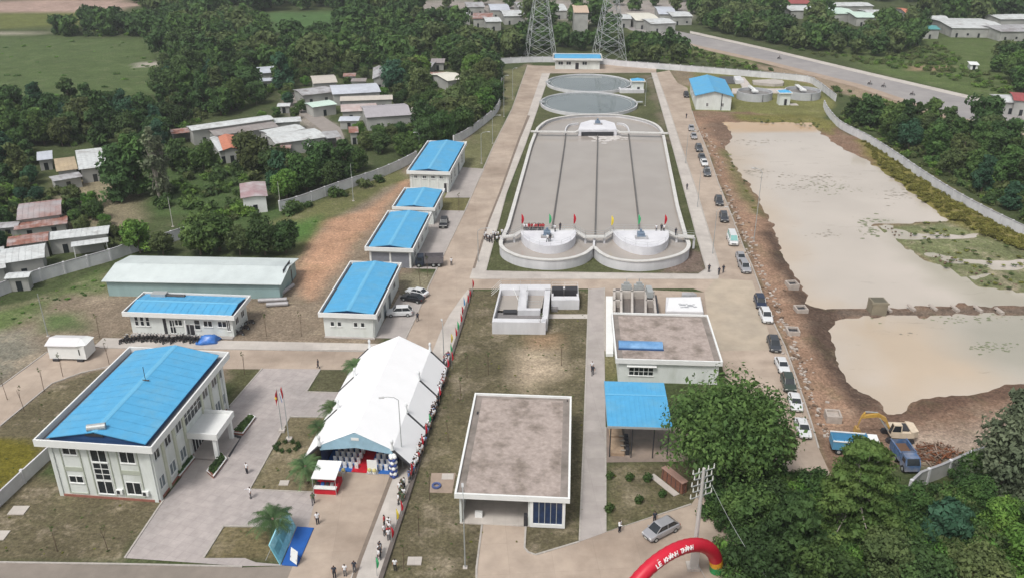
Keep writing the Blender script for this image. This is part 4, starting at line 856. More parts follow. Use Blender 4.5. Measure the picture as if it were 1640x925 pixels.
# --- blue shelter under the big tree
hs_ = 5.4
ctr, rz, W, D = rectpx((970,682),(1075,683),(1064,611),(971,611), hs_)
SH = thing('open_shelter', 'open sided shelter with flat bright blue roof beside the big tree', 'shelter', (ctr.x,ctr.y,0), rz)
mb = MB(); mb.box(-W/2, W/2, -D/2, D/2, hs_-.1, hs_); n = 13
for i in range(n+1): y = -W/2+W*i/n; mb.box(y-.03, y+.03, -D/2, D/2, hs_, hs_+.04)
mb.build('roof', M_blue, SH)
mb = MB(); mb.box(-W/2, W/2, D*.17, D*.17+.3, hs_+.02, hs_+.07); mb.build('roof_joint', M_blue2, SH)
mb = MB(); mb.box(-W/2, W/2, -D/2-.05, -D/2, hs_-.35, hs_-.02); mb.box(-W/2-.05, -W/2, -D/2, D/2, hs_-.3, hs_-.02); mb.build('gutter', M_steel, SH)
for x in (-.44,-.1,.24,.47):
    for y in (-.44,.44): MB().tube((x*W,y*D,0),(x*W,y*D,hs_-.1),.08).build('post', M_dark, SH)
mb = MB(); mb.box(-W*.42, -W*.2, -D*.42, -D*.1, 0, .5); mb.box(-W*.42,-W*.2,-D*.05,D*.2,0,.45); mb.build('sand_bay', mat('bay_block', (.36,.26,.18), .9, .2, 1.5), SH)
mb = MB(); 
for k in range(5): mb.box(-W*.18,-W*.12,-D*.4+k*.8,-D*.4+k*.8+.5,0,1.0)
mb.build('pump', M_dark, SH)
for k in range(4): MB().tube((-W*.16,-D*.38+k*1.1,.7),(-W*.26,-D*.38+k*1.1,.7),.1).build('pipe', M_paleb, SH)
# brick stack / low block
bk = thing('brick_stack', 'long low stack of brown bricks on a concrete strip under the big tree', 'brick stack', G(1079,776), R(-32))
mb = MB(); L_ = 3.9
for r_ in range(6): mb.box(-L_/2+.02*r_, L_/2-.02*r_, -.42+.01*(r_ % 2), .42-.01*(r_ % 2), r_*.27, r_*.27+.25)
mb.build('bricks', M_brick, bk); mb = MB(); mb.box(-L_/2-.05, L_/2+.05, -.5, .5, 1.62, 1.70); mb.build('top_board', mat('pinkish_board', (.35,.22,.18), .8, .1, 3), bk)
mb = MB(); mb.box(-L_/2-1.2, L_/2-.2, -1.5, -.6, 0, .06); mb.build('concrete_strip', M_pave, bk)
for k in range(6): mb = MB(); x = -L_/2+.3+k*.8; mb.box(x-.04, x+.04, -.46, -.44, .05, 1.6); mb.build('strap', M_dark, bk)
bk.rotation_euler.z = R(-58)
# ---------------------------------------------------------------- main basin
HB = 2.2
def V2(px, h, o): return [G(*p, h).to_2d()-o.to_2d() for p in px]
bs = thing('aeration_basin', 'huge round ended concrete basin of grey brown water with three long dividers', 'treatment basin', G(958,300)); q = bs.location
# south side lobes drawn as true arcs on the site
rimW = V2([(813,363),(822.5,330),(850,232),(857,214),(861,205)], HB, q); rimE = V2([(1062,214),(1073,270),(1085,330),(1099,380)], HB, q)
arc = smooth_line(V2([(861,205),(873,195),(892,188.5),(925,184),(958,183),(991,184),(1021,189),(1044,196),(1056,204),(1062,214)], HB, q), 4)
lobeR = smooth_line(V2([(1099,380),(1103,390),(1100,399),(1087,407),(1060,414),(1029,417.5),(1000,416),(978,411.5),(962,404),(951,394)], HB, q), 4)
lobeL = smooth_line(V2([(951,394),(938,404.5),(922,410.5),(900,414.5),(870,415),(834,410),(810,400),(802,390),(805,380),(813,363)], HB, q), 4)
rim = [Vector(p) for p in rimW[:-1]]+arc[:-1]+[Vector(p) for p in rimE[:-1]]+lobeR[:-1]+lobeL[:-1]
mb = MB(); strip(mb, rim, .45, 0, HB, True); mb.build('basin_wall', M_basin, bs)
mb = MB(); strip(mb, rim, .8, HB-.18, HB+.02, True); mb.build('rim_walkway', mat('rim_pale', (.56,.55,.53), .8, .1, .8), bs)
MB().sheet([(p.x, p.y) for p in rim], 1.35).build('basin_water', W_basin, bs)
def divider(px, name='divider', wd=.3, h=1.75, m=None):
    mb = MB(); strip(mb, V2(px, h, q), wd, .5, h); return mb.build(name, m or mat('divider_dark', (.12,.115,.11), .8, .15, 1), bs)
divider([(906,214),(904,232),(886,352),(884,367)]); divider([(957,210),(957,232),(953,377)]); divider([(1007,214),(1009,232),(1023,352),(1024,367)])
mb = MB(); strip(mb, V2([(951,394),(952,379)], HB, q), .4, .5, HB+.01); mb.build('divider', M_basin, bs)
hb = 3.1
pts = V2([(804,379),(823.5,377),(836,369.5),(921,368.5),(937.6,378.5),(968,378.5),(982,369.5),(1068,369.5),(1084,377),(1112,379)], 2.9, q)
mb = MB(); strip(mb, pts, 1.3, 2.65, 2.92); mb.build('cross_bridge', mat('rim_pale', (.68,.67,.64)), bs)
railing(bs, [(p.x, p.y-.6) for p in pts], 2.92, 1.0, 2.0); railing(bs, [(p.x, p.y+.6) for p in pts], 2.92, 1.0, 2.0)
mb = MB()
for a in pts: mb.box(a.x-.2, a.x+.2, a.y-.2, a.y+.2, .3, 2.65)
mb.build('bridge_pier', M_basin, bs)
def plateau(pxl, pxr, pxb, h, label):
    a, b = V2([pxl, pxr], h, q); c = (a+b)/2; r = (b-a).length/2; lo = V2([pxb], h, q)[0]; ry = abs(lo.y-c.y); an = math.atan2((b-a).y, (b-a).x)
    P = []
    for i in range(25):
        t = math.pi+math.pi*i/24; x, y = r*math.cos(t), ry*math.sin(t); P.append((c.x+x*math.cos(an)-y*math.sin(an), c.y+x*math.sin(an)+y*math.cos(an)))
    mb = MB(); mb.prism(P, .4, h); mb.build('turning_platform', mat('platform_pale', (.66,.66,.69), .8, .06, .6, .02, (.58,.58,.62), .2), bs)
    railing(bs, [P[i] for i in range(0, 25, 3)], h, 1.0, 1.8, r=.018)
    return c
for a, b, c in (((834,369.5),(922.5,369),(877,394)), ((981.5,369.5),(1070,369),(1026,396))): plateau(a, b, c, hb, '')
# far turning block
fp = V2([(928,198),(986,198),(986,208),(928,208)], 3.4, q)
mb = MB(); mb.prism(V2([(926,208),(988,208),(984,197),(968,192.5),(946,192.5),(930,197)], 3.2, q), .4, 3.2); mb.build('turning_platform', mat('platform_pale', (.6,.6,.63)), bs)
a_, b_ = V2([(929.5,208),(984.5,208)], 3.2, q); mb = MB(); mb.box(a_.x+.3, b_.x-.3, a_.y-.35, a_.y+.1, .8, 2.55); mb.build('shadow_gap', M_dark, bs)  # dark box stands in for the shadow gap below the platform
for pl in ([(850,210),(922,211),(929,208)], [(986,208),(993,211),(1070,213)]): mb = MB(); strip(mb, V2(pl, 2.8, q), 1.1, 2.5, 2.8); mb.build('cross_bridge', mat('rim_pale', (.68,.67,.64)), bs)
for pl in ([(855,211),(905,212),(907,204),(913,199),(926,197)], [(1008,212),(1005,203),(998,198),(988,197)]):
    mb = MB(); strip(mb, smooth_line(V2(pl[1:] if pl[0][0] < 900 else pl, 2.0, q), 5), .35, .5, 2.0); mb.build('guide_wall', M_basin, bs)
for px in ((876,376),(1026,378),(957,198)):
    p = G(*px, 3.1)-q; z = 3.1
    mb = MB(); mb.box(p.x-1.3,p.x+1.3,p.y-2.0,p.y-.6,z,z+.35); mb.build('motor_base', M_tin, bs)
    mb = MB(); mb.box(p.x-.7,p.x+.7,p.y-1.0,p.y+.6,z,z+.9); mb.tube((p.x,p.y+.1,z+.9),(p.x,p.y+.1,z+1.5),.28,n=10); mb.box(p.x-.9,p.x+.9,p.y-1.4,p.y-1.0,z+.1,z+.5); mb.build('aerator_motor', mat('motor_blue', (.16,.21,.28), .5, .15, 2), bs)
# foam under the far platform
mb = MB()
for i in range(260):
    p = V2([(random.gauss(972,11), 216+abs(random.gauss(0,4)))], 1.37, q)[0]; r_ = random.uniform(.2,.7); mb.add([(p.x+r_*1.5*math.cos(k), p.y+r_*math.sin(k), 1.37+i*.0001) for k in (0,1,2,3,4,5)], [(0,1,2,3,4,5)])
mb.build('foam', mat('foam', (.55,.52,.5), .7, .2, 1), bs)
# ---------------------------------------------------------------- clarifiers
def clarifier(name, label, c, l, rgt, h, gutter=True, hh=1.0, wall=None):
    C = G(*c, h); a, b = G(*l, h), G(*rgt, h); r = (b-a).length/2
    t = thing(name, label, 'settling tank', (C.x, C.y, 0)); 
    MB().ring((0,0), r-.3, r, 0, hh, 64).build('tank_wall', wall or M_basin, t)
    MB().ring((0,0), r-2.0, r-1.85, .3, hh-.28, 64).build('weir', mat('weir_grey',(.33,.34,.34),.7,.1), t)
    MB().sheet([(math.cos(i*math.pi/32)*(r-.3), math.sin(i*math.pi/32)*(r-.3)) for i in range(64)], hh-.35).build('tank_water', W_clar, t)
    return t, r
c1, r1 = clarifier('settling_tank', 'nearer large round settling tank with still pale water behind the basin', (943,164), (866,164), (1021,164), 1.0, hh=1.0)
c2, r2 = clarifier('settling_tank', 'farther large round settling tank with still pale water, beside the white kiosk', (943,132), (876,131), (1011,131), 1.0, hh=1.0)
for t, r, dx, dy in ((c1, r1, 1, .35), (c2, r2, 1, .15)):
    mb = MB(); 
    for k in (-.5, .5): mb.tube((r*.93, k, 1.2), (r*1.12, k, 1.2), .06)
    mb.box(r-.8, r+1.8, -.8, .8, 1.0, 1.15); mb.box(-r-.4, -r+1.4, -.7, .7, .9, 1.3); mb.build('scraper_bridge', M_steel, t)
# small tanks at upper right
for px, lab in (((1209,148),'left one of the two small raised round tanks at upper right'), ((1286,146),'right one of the two small raised round tanks, behind the tiny blue roofed kiosk')):
    hh = 2.6; C = G(px[0], px[1]-2, hh); a, b = G(px[0]-29, px[1]-2, hh), G(px[0]+27, px[1]-2, hh); r = (b-a).length/2
    t = thing('settling_tank', lab, 'settling tank', (C.x, C.y, 0))
    MB().ring((0,0), r-.35, r, 0, hh, 48).build('tank_wall', mat('tank_grey', (.46,.47,.49), .8, .1, .5, .02, (.38,.39,.41), .2), t)
    MB().sheet([(math.cos(i*math.pi/24)*(r-.3), math.sin(i*math.pi/24)*(r-.3)) for i in range(48)], hh-1.0).build('tank_water', mat('sludge', (.2,.19,.18), .25, .1), t)
    mb = MB(); mb.box(-.7, .7, -.5, r+1.5, hh, hh+.25); mb.box(-1.0,1.0,-1.0,.9,hh-.3,hh+.2); mb.build('tank_bridge', M_white, t)
    railing(t, [(-.7,-.5),(-.7,r+1)], hh+.2); MB().box(r*.2, r*.2+.12, -r-.1, -r+.05, 0, hh).build('expansion_joint', M_dark, t)
# flat platforms behind them
def slab(name, label, cat, px, z, m, parts=()):
    o = G(*px[0]); P = [G(*p, z).to_2d()-o.to_2d() for p in px]; t = MB().prism(P, -.02, z).build(name, m); t.location = o; tag(t, label, cat); return t
slab('low_tank', 'long low pale tank with rounded end on the grass at upper right', 'tank', [(1207,132),(1205,128.5),(1240,127),(1252,128.5),(1256,131),(1254,134),(1240,135)], 1.0, M_pave)
slab('concrete_platform', 'pale concrete strip between the gabled shed and the small round tanks', 'platform', [(1172,142),(1190,142),(1180,124),(1192,124),(1207,142),(1250,142),(1300,144),(1300,148),(1172,150)], .3, mat('platform_pinkish', (.5,.45,.42), .85, .08, .5))
slab('dark_pit', 'long dark open pit behind the gabled blue roofed shed', 'pit', [(1160,134),(1178,134),(1174,122.5),(1152,122.5)], .25, mat('pit_dark', (.09,.09,.09), .8, .2))
slab('pale_panel_stack', 'small pale stack at the corner of the long dark pit', 'stack', [(1178,129),(1192,129),(1186,122),(1175,122)], 1.4, M_basin)
# kiosks
def kiosk(label, base, wid, hh, dep=3.0):
    C = G(*base); t = thing('valve_kiosk', label, 'kiosk', (C.x, C.y+dep/2, 0))
    w = wid/2; MB().box(-w, w, -dep/2, dep/2, 0, hh).build('wall', M_wallw, t)
    mb = MB(); mb.box(-w-.5, w+.5, -dep/2-.5, dep/2+.5, hh, hh+.35); p = MB(); p.add([(-w-.3,-dep/2-.3,hh+.36),(w+.3,-dep/2-.3,hh+.36),(w+.3,dep/2+.3,hh+.36),(-w-.3,dep/2+.3,hh+.36),(0,0,hh+1.1)], [(0,1,4),(1,2,4),(2,3,4),(3,0,4)])
    mb.build('parapet', M_white, t); p.build('roof', M_blue, t)
    f = face_frame(wid, dep, 'N'); mb = MB(); fbox(mb, f, wid*.45, wid*.45+.9, .05, 2.1, 0, .05); mb.build('door', M_dark, t); return t
k1 = kiosk('small white kiosk with blue roof between the two large round tanks', (1021,149), 4.2, 4.0)
k2 = kiosk('tiny white kiosk with blue roof standing between the two small round tanks', (1256,169), 3.6, 4.0)
mb = MB(); mb.box(-6.5, 2.3, -2.2, -1.5, 0, 1.3); mb.box(-6.5,-5.9,-1.5,2,0,1.3); mb.box(-5.9, -2.1, -1.5, 2, 0, .9); mb.build('side_platform', M_basin, k1)
mb = MB(); mb.box(2.1, 4.8, -2, 1, 0, .12); mb.build('ramp', M_pave, k2)
# ---------------------------------------------------------------- perimeter walls
def perimeter(name, label, px, h=2.2, step=4.5, m=None, closed=False, th=.2, smooth=3, cap=True):
    P = [G(*p).to_2d() for p in px]; 
    if smooth: P = smooth_line(P, smooth)
    o = P[0].copy(); P = [Vector(p)-o for p in P]; t = thing(name, label, 'wall', (o.x, o.y, 0))
    mb = MB(); strip(mb, P, th, -.1, h); mb.build('panel', m or mat('fence_white', (.66,.66,.68), .8, .08, .6, .02, (.54,.54,.56), .2), t)
    if cap: mb = MB(); strip(mb, P, th+.14, h+.003, h+.1); mb.build('coping', mat('coping_dark', (.32,.32,.33), .8, .1), t)
    # posts at an even distance
    d = 0; nxt = 0; proto = None; k = 0
    L_ = sum((P[i+1]-P[i]).length for i in range(len(P)-1)); step = max(step, L_/95)
    for i in range(len(P)-1):
        a, b = P[i], P[i+1]; l = (b-a).length
        while nxt <= d+l:
            c = a.lerp(b, (nxt-d)/l) if l else a; an = math.atan2((b-a).y, (b-a).x)
            if proto is None: proto = MB().box(-.18, .18, -.2, .2, -.1, h+.18).build('post', M_basin, t); pst = proto
            else: pst = proto.copy(); COL.objects.link(pst)
            pst.location = (c.x, c.y, 0); pst.rotation_euler = (0, 0, an); nxt += step
        d += l
    return t
wl1 = [(-40,493),(0,474),(60,452),(120,434),(180,417),(213,405),(262,392),(300,380),(345,368)]
perimeter('perimeter_wall', 'pale curved wall with posts at far left, ending behind the long warehouse', wl1, 2.4)
perimeter('perimeter_wall', 'straight pale wall running from the small faded red shed to the village trees', [(449,338),(480,330),(540,308),(600,288),(640,271),(668,256)], 2.4)
perimeter('perimeter_wall', 'curved pale wall between the village trees and the left grass verge', [(727,231),(745,222),(770,204),(793,184),(801,168),(803,140),(804,122),(797,108),(786,104)], 2.4)
perimeter('perimeter_wall', 'long pale wall across the far end of the site and round the top right tanks', [(786,104),(830,101),(885,100),(960,103),(1000,107),(1080,113),(1201,123),(1287,131),(1307,139),(1322,150),(1338,163)], 2.3, smooth=4)
perimeter('perimeter_wall', 'long white wall above the right bank of the muddy pond', [(1319,172),(1325,184),(1345,206),(1388,228),(1432,256),(1475,286),(1531,322),(1590,354),(1645,381),(1720,420)], 2.2, 3.5)
perimeter('retaining_wall', 'plain pale low wall beside the olive pool at lower left', [(-30,838),(0,810),(40,772),(72,742),(100,716)], 1.9, 8, smooth=0, cap=False)
perimeter('boundary_wall', 'weathered grey wall under the scrap pile, in front of the jungle', [(1455,792),(1470,778),(1505,765),(1547,746),(1600,728)], 2.2, 4, m=mat('old_plaster',(.42,.42,.40)), smooth=0)
mb = MB(); strip(mb, [G(*p).to_2d() for p in ((455,338),(480,331),(540,309),(600,289),(640,272))], .9, 0, 1.2); 
# ---------------------------------------------------------------- pylons
def pylon(label, foot, wid, hgt):
    C = G(*foot); t = thing('lattice_pylon', label, 'pylon', (C.x, C.y, 0), R(8)); m = M_steel
    def half(z): return wid/2*(1-.62*min(z/26, 1)) if z < 26 else wid/2*.38*(1-.35*(z-26)/(hgt-26))
    lv = [0, 6, 11.5, 16.5, 20.5, 24, 27, 30, 33, 36, 39, 42, 45]; lv = [z for z in lv if z <= hgt]
    mb = MB()
    for sx in (-1,1):
        for sy in (-1,1):
            for a, b in zip(lv, lv[1:]): mb.tube((sx*half(a),sy*half(a),a), (sx*half(b),sy*half(b),b), .14, n=4)
    mb.build('leg', m, t); mb = MB()
    for a, b in zip(lv, lv[1:]):
        for k in range(4):
            c = [(1,1),(-1,1),(-1,-1),(1,-1)]; p, r = c[k], c[(k+1)%4]; ha, hb_ = half(a), half(b)
            mb.tube((p[0]*ha,p[1]*ha,a), (r[0]*hb_,r[1]*hb_,b), .09, n=3, cap=False); mb.tube((r[0]*ha,r[1]*ha,a), (p[0]*hb_,p[1]*hb_,b), .09, n=3, cap=False)
            mb.tube((p[0]*hb_,p[1]*hb_,b), (r[0]*hb_,r[1]*hb_,b), .08, n=3, cap=False)
            if a < 12:
                m0 = ((p[0]+r[0])/2*ha, (p[1]+r[1])/2*ha, a); mb.tube(m0, (p[0]*(ha+hb_)/2,p[1]*(ha+hb_)/2,(a+b)/2), .07, n=3, cap=False); mb.tube(m0, (r[0]*(ha+hb_)/2,r[1]*(ha+hb_)/2,(a+b)/2), .07, n=3, cap=False)
    mb.build('lattice', m, t)
    for z in (30, 36, 42):
        mb = MB(); l = 8 if z == 36 else 6.5
        for s in (-1, 1):
            for yy in (-half(z), half(z)): mb.tube((0,yy,z), (s*l,0,z+.3), .09, n=3); mb.tube((0,yy,z+1.8), (s*l,0,z+.3), .08, n=3)
        mb.build('crossarm', m, t)
        for s in (-1, 1): MB().tube((s*l,0,z+.2),(s*l,0,z-1.6),.12,n=6).build('insulator', M_dark, t)
    return t
pylon('left one of the two tall steel lattice pylons behind the far building', (865,92), 12.5, 45)
pylon('right one of the two tall steel lattice pylons behind the far building', (975,94), 12.5, 45)
# ---------------------------------------------------------------- big white tent
hT = 4.0
ctr, rz, W, D = rectpx((512,713),(625,718),(692,561),(591,557), hT)
TN = thing('event_tent', 'very large white event tent with open blue trimmed front on the left road', 'tent', (ctr.x,ctr.y,0), rz)
rise = 2.3; x, y = W/2, D/2
mb = MB(); mb.add([(-x,-y,hT),(0,-y,hT+rise),(x,-y,hT),(x,y,hT),(0,y,hT+rise),(-x,y,hT)], [(0,1,4,5),(1,2,3,4)]); mb.add([(-x,-y,hT-.03),(0,-y,hT+rise-.03),(x,-y,hT-.03),(x,y,hT-.03),(0,y,hT+rise-.03),(-x,y,hT-.03)], [(5,4,1,0),(4,3,2,1)])
n = 7; 
for i in range(n+1):
    yy = -y+2*y*i/n
    for s in (-1,1): mb.quad((0,yy-.07,hT+rise+.03),(s*x,yy-.07,hT+.03),(s*x,yy+.07,hT+.03),(0,yy+.07,hT+rise+.03))
mb.build('tent_roof', M_tent, TN)
lo = loc2(TN, (664,741), 1.2); xo = x+2.6
for s, m in ((1, M_tent), (-1, M_tent)):
    for i in range(3):
        a, b = -y+2*y*i/3+.18, -y+2*y*(i+1)/3-.18; mb = MB()
        mb.quad((s*x,a,hT-.01),(s*xo,a,1.3),(s*xo,b,1.3),(s*x,b,hT-.01)); mb.quad((s*xo,a,1.3),(s*xo,a,.9),(s*xo,b,.9),(s*xo,b,1.3)); mb.build('side_awning', m, TN)
    for i in range(4):
        yy = -y+2*y*i/3; mb = MB(); mb.box(min(s*x, s*x+.1), max(s*x, s*x+.1)+.02, yy-.1, yy+.1, hT-.4, hT+.05); mb.tube((s*x,yy,hT-.05),(s*xo,yy,1.25),.17,n=8); mb.tube((s*xo,yy,1.3),(s*xo,yy,0),.06); mb.build('awning_gap_and_post', M_dark, TN)  # dark bars paint the shaded gaps between awning panels, with posts below
        mb = MB(); mb.tube((s*x,yy,hT),(s*x,yy,hT+1.0),.28,.1,8); mb.ball((s*x,yy,hT+1.15),.22,.22,.35,8,5); mb.build('post_cap', mat('cap_translucent', (.66,.68,.69), .4, .05), TN)
mb = MB(); mb.add([(-x,-y-.02,hT),(0,-y-.02,hT+rise),(x,-y-.02,hT),(x,-y-.02,hT-.75),(0,-y-.02,hT-.05),(-x,-y-.02,hT-.75)], [(0,5,4,1),(1,4,3,2)]); mb.build('gable_panel', mat('pale_blue_panel', (.30,.47,.58), .6, .12, .8), TN)
mb = MB(); mb.add([(-x,y+.02,hT),(0,y+.02,hT+rise),(x,y+.02,hT),(x,y+.02,hT-.5),(-x,y+.02,hT-.5)], [(0,1,2,3,4)]); mb.build('gable_panel', mat('pale_blue_panel', (.30,.47,.58)), TN)
mb = MB(); mb.box(-.5,.5,-y-.06,-y-.03,hT+1.1,hT+1.5); mb.build('gable_sign', M_white, TN)
mb = MB(); mb.box(-x+.1,x-.1,-y+.05,y-.1,.045,.09); mb.build('tent_floor', M_blu, TN)
mb = MB(); mb.box(-.9,1.3,-y+.0,y*.9,.09,.11); mb.build('red_carpet', M_red, TN)
for s in (-1, 1): mb = MB(); mb.quad((s*(x-.02),-y+.1,0),(s*(x-.02),y-.1,0),(s*(x-.02),y-.1,hT-.1),(s*(x-.02),-y+.1,hT-.1)); mb.quad((s*(x-.04),-y+.1,0),(s*(x-.04),-y+.1,hT-.1),(s*(x-.04),y-.1,hT-.1),(s*(x-.04),y-.1,0)); mb.build('side_curtain', mat('navy_cloth', (.03,.05,.12), .8, .2, 1), TN)
mb = MB(); mb.box(-x+.1,x-.1,y*.55,y*.55+.1,0,hT); mb.build('back_curtain', mat('navy_cloth', (.03,.05,.12)), TN)
# chairs in white covers inside the tent mouth
def chair():
    t = thing('covered_chair', 'white covered chair in the rows just inside the tent mouth, left of the red carpet', 'chair', (0,0,.09), 0, 'white covered chairs inside the tent mouth')
    MB().box(-.23,.23,-.23,.23,0,.46).build('seat', M_white, t); MB().box(-.22,.22,-.27,-.2,.46,1.0).build('backrest', M_white, t); return t
ch0 = chair(); first = True
def inT(p): a = TN.rotation_euler.z; return (TN.location.x+p[0]*math.cos(a)-p[1]*math.sin(a), TN.location.y+p[0]*math.sin(a)+p[1]*math.cos(a))
for j in range(4):
    for i in range(10):
        if i in (5, 6): continue
        px_ = -x+1.2+i*(W-2.4)/9; lx, ly = inT((px_, -y+1.0+j*1.1)); c = ch0 if first else dup(ch0); first = False
        c.location = (lx, ly, .09); c.rotation_euler = (0,0,rz)
        if i > 6: c['label'] = 'white covered chair in the rows just inside the tent mouth, right of the red carpet'
lx, ly = inT((1.9, -y+.2)); t = thing('white_board', 'upright white board standing in the tent mouth beside the carpet', 'sign', (lx,ly,0), rz)
MB().box(-.65,.65,-.06,.06,.1,2.0).build('board_face', M_white, t); MB().box(-.75,.75,-.4,.4,0,.12).build('board_foot', M_tin, t)
lx, ly = inT((x+.1, -y-.4)); t = thing('balloon_column', 'column of blue and white balloons at the right corner of the tent mouth', 'balloon column', (lx,ly,0))
for k in range(8):
    mb = MB(); [mb.ball((.3*math.cos(a+k*.6),.3*math.sin(a+k*.6),.3+k*.42),.3,.3,.28,8,5) for a in (0,1.57,3.14,4.71)]; mb.build('balloon_ring', M_white if k % 2 else mat('balloon_navy',(.04,.07,.25),.3), t, True)
for i, px_ in enumerate(((520,757),(534,758),(550,757),(592,757),(600,758))):
    t = thing('flower_pot', 'small white flower pot on the ground along the tent mouth', 'plant pot', G(*px_), 0, 'flower pots along the tent mouth'); MB().tube((0,0,0),(0,0,.35),.22,.3,8).build('pot', M_white, t); MB().ball((0,0,.55),.3,.3,.25,7,5).build('flowers', mat('flower_mix', (.5,.45,.2), .8, .4, 6), t)
# red and white booth
hb_ = 2.7; ctr, rz2, W2_, D2_ = rectpx((497,764),(538,766),(547,740),(511,738), hb_)
t = thing('market_booth', 'small white roofed booth with red skirt in front of the tent mouth', 'booth', (ctr.x,ctr.y,0), rz2)
mb = MB(); x2, y2 = W2_/2, D2_/2; mb.add([(-x2,-y2,hb_-.1),(x2,-y2,hb_-.1),(x2,y2,hb_+.25),(-x2,y2,hb_+.25),(-x2,-y2,hb_-.2),(x2,-y2,hb_-.2),(x2,y2,hb_+.15),(-x2,y2,hb_+.15)], [(0,1,2,3),(7,6,5,4),(0,4,5,1),(1,5,6,2),(2,6,7,3),(3,7,4,0)]); mb.build('booth_roof', M_white, t)
mb = MB(); [mb.tube((sx*(x2-.1),sy*(y2-.1),0),(sx*(x2-.1),sy*(y2-.1),hb_-.1),.04) for sx in (-1,1) for sy in (-1,1)]; mb.build('booth_post', M_steel, t)
mb = MB(); mb.box(-x2+.1,x2-.1,-y2+.25,y2-.3,0,.75); mb.build('red_skirt', M_red, t); mb = MB(); mb.box(-x2+.1,x2-.1,-y2+.1,-y2+.7,.9,1.05); mb.build('counter', M_white, t)
for k in range(5): MB().box(-x2+.3+k*.6,-x2+.7+k*.6,-y2+.7,-y2+1.1,1.0,1.3).build('goods', (M_dark, M_blu, M_dark, M_tin, M_red)[k], t)
# photo stage
st = thing('photo_stage', 'blue carpeted photo stage with a pale blue printed backdrop at the lower left road', 'stage', G(463,873)); q2 = st.location
P = V2([(476,842),(502.5,844),(476,905),(451,903)], .15, q2); mb = MB(); mb.prism(P, 0, .15); mb.build('stage_floor', mat('blue_carpet', (.02,.10,.36), .9, .1, 1), st)
a, b = P[3], P[0]; n_ = Vector((-(b-a).y, (b-a).x)).normalized(); a3, b3, n3 = Vector((a.x,a.y,.1))+Vector((n_.x,n_.y,0))*.12, Vector((b.x,b.y,.1))+Vector((n_.x,n_.y,0))*.12, Vector((n_.x,n_.y,0))
up3 = Vector((0,0,2.75))+n3*.95; th = n3*.12
mb = MB(); mb.add([a3,b3,b3+up3,a3+up3,a3+th,b3+th,b3+up3+th,a3+up3+th], [(0,1,2,3),(7,6,5,4),(0,4,5,1),(1,5,6,2),(2,6,7,3),(3,7,4,0)]); mb.build('backdrop', M_cyan, st)
for k in (.1,.5,.9):
    c = a3.lerp(b3,k); MB().tube(c+up3*.8+th, c+n3*1.9, .04, n=5).build('backdrop_strut', M_steel, st)
mb = MB(); mid_ = [(a.lerp(b, k)-n_*-.02, k) for k in (.2,.5,.75)]
for c, k in mid_:
    d = (b3-a3).normalized(); c = a3.lerp(b3,k)-n3*.02; mb.add([c+up3*.35-d*.8, c+up3*.35+d*.8, c+up3*.7+d*.8, c+up3*.7-d*.8], [(0,1,2,3)])
mb.build('backdrop_print', mat('print_teal', (.12,.36,.44), .6, .3, 1), st)
t = thing('display_easel', 'white sign board leaning on an easel at the near end of the blue stage', 'sign', G(470,903), R(-40)); mb = MB(); mb.add([(-.6,0,.3),(.6,0,.3),(.6,.35,1.9),(-.6,.35,1.9),(-.6,.05,.3),(.6,.05,.3),(.6,.4,1.9),(-.6,.4,1.9)], [(0,1,2,3),(7,6,5,4),(0,4,5,1),(1,5,6,2),(2,6,7,3),(3,7,4,0)]); mb.build('sign_board', M_white, t); mb = MB(); [mb.tube((s*.5,.1,.9),(s*.6,.1 if s else 1,0),.03) for s in (-1,1)]; mb.tube((0,.3,1.7),(0,1.1,0),.03); mb.build('easel_leg', M_dark, t)
# ---------------------------------------------------------------- inflatable arch
A, B = G(1147,914), G(985,1003); C = (A+B)/2; AR = thing('inflatable_arch', 'red inflatable arch with yellow and green foot and white lettering at the bottom road', 'inflatable arch', C); Hh = 6.4; rt = .76
ua = (A-C); la = ua.length; ux_ = ua.normalized(); nn = Vector((ux_.y, -ux_.x, 0)); 
if nn.dot(-C) < 0: nn = -nn
def ap(t): return ux_*la*math.cos(t)+Vector((0,0,Hh*math.sin(t)))
def seg(t0, t1, n, m, name):
    mb = MB(); vs = []; k = 16
    for i in range(n+1):
        t = t0+(t1-t0)*i/n; p = ap(t); d = (ap(t+.01)-ap(t-.01)).normalized(); up = d.cross(nn).normalized(); r_ = rt*(1-.03*math.cos(i*math.pi)) 
        for j in range(k): a = 2*math.pi*j/k; vs.append(p+nn*math.cos(a)*r_+up*math.sin(a)*r_)
    fs = [(i*k+j, i*k+(j+1)%k, (i+1)*k+(j+1)%k, (i+1)*k+j) for i in range(n) for j in range(k)]; mb.add(vs, fs); o = mb.build(name, m, AR, True); return o
M_pvc = mat('red_pvc', (.55,.012,.035), .45, .06, .8, spec=.4)
seg(.30, math.pi-.30, 44, M_pvc, 'arch_tube'); seg(.16, .30, 4, mat('yellow_pvc', (.75,.36,.03), .45), 'yellow_band'); seg(0.0, .16, 4, mat('green_pvc', (.03,.25,.08), .45), 'green_foot'); seg(math.pi-.30, math.pi-.16, 4, mat('yellow_pvc', (.75,.36,.03)), 'yellow_band'); seg(math.pi-.16, math.pi, 4, mat('green_pvc', (.03,.25,.08)), 'green_foot')
txt = 'L\u1ec4 KH\u00c1NH TH\u00c0NH'; lm_ = MB(); M_txt = mat('white_lettering', (.85,.8,.8), .6, .02)
dirx = -ux_ if (ux_.x < 0) else ux_
tpos = 1.93; 
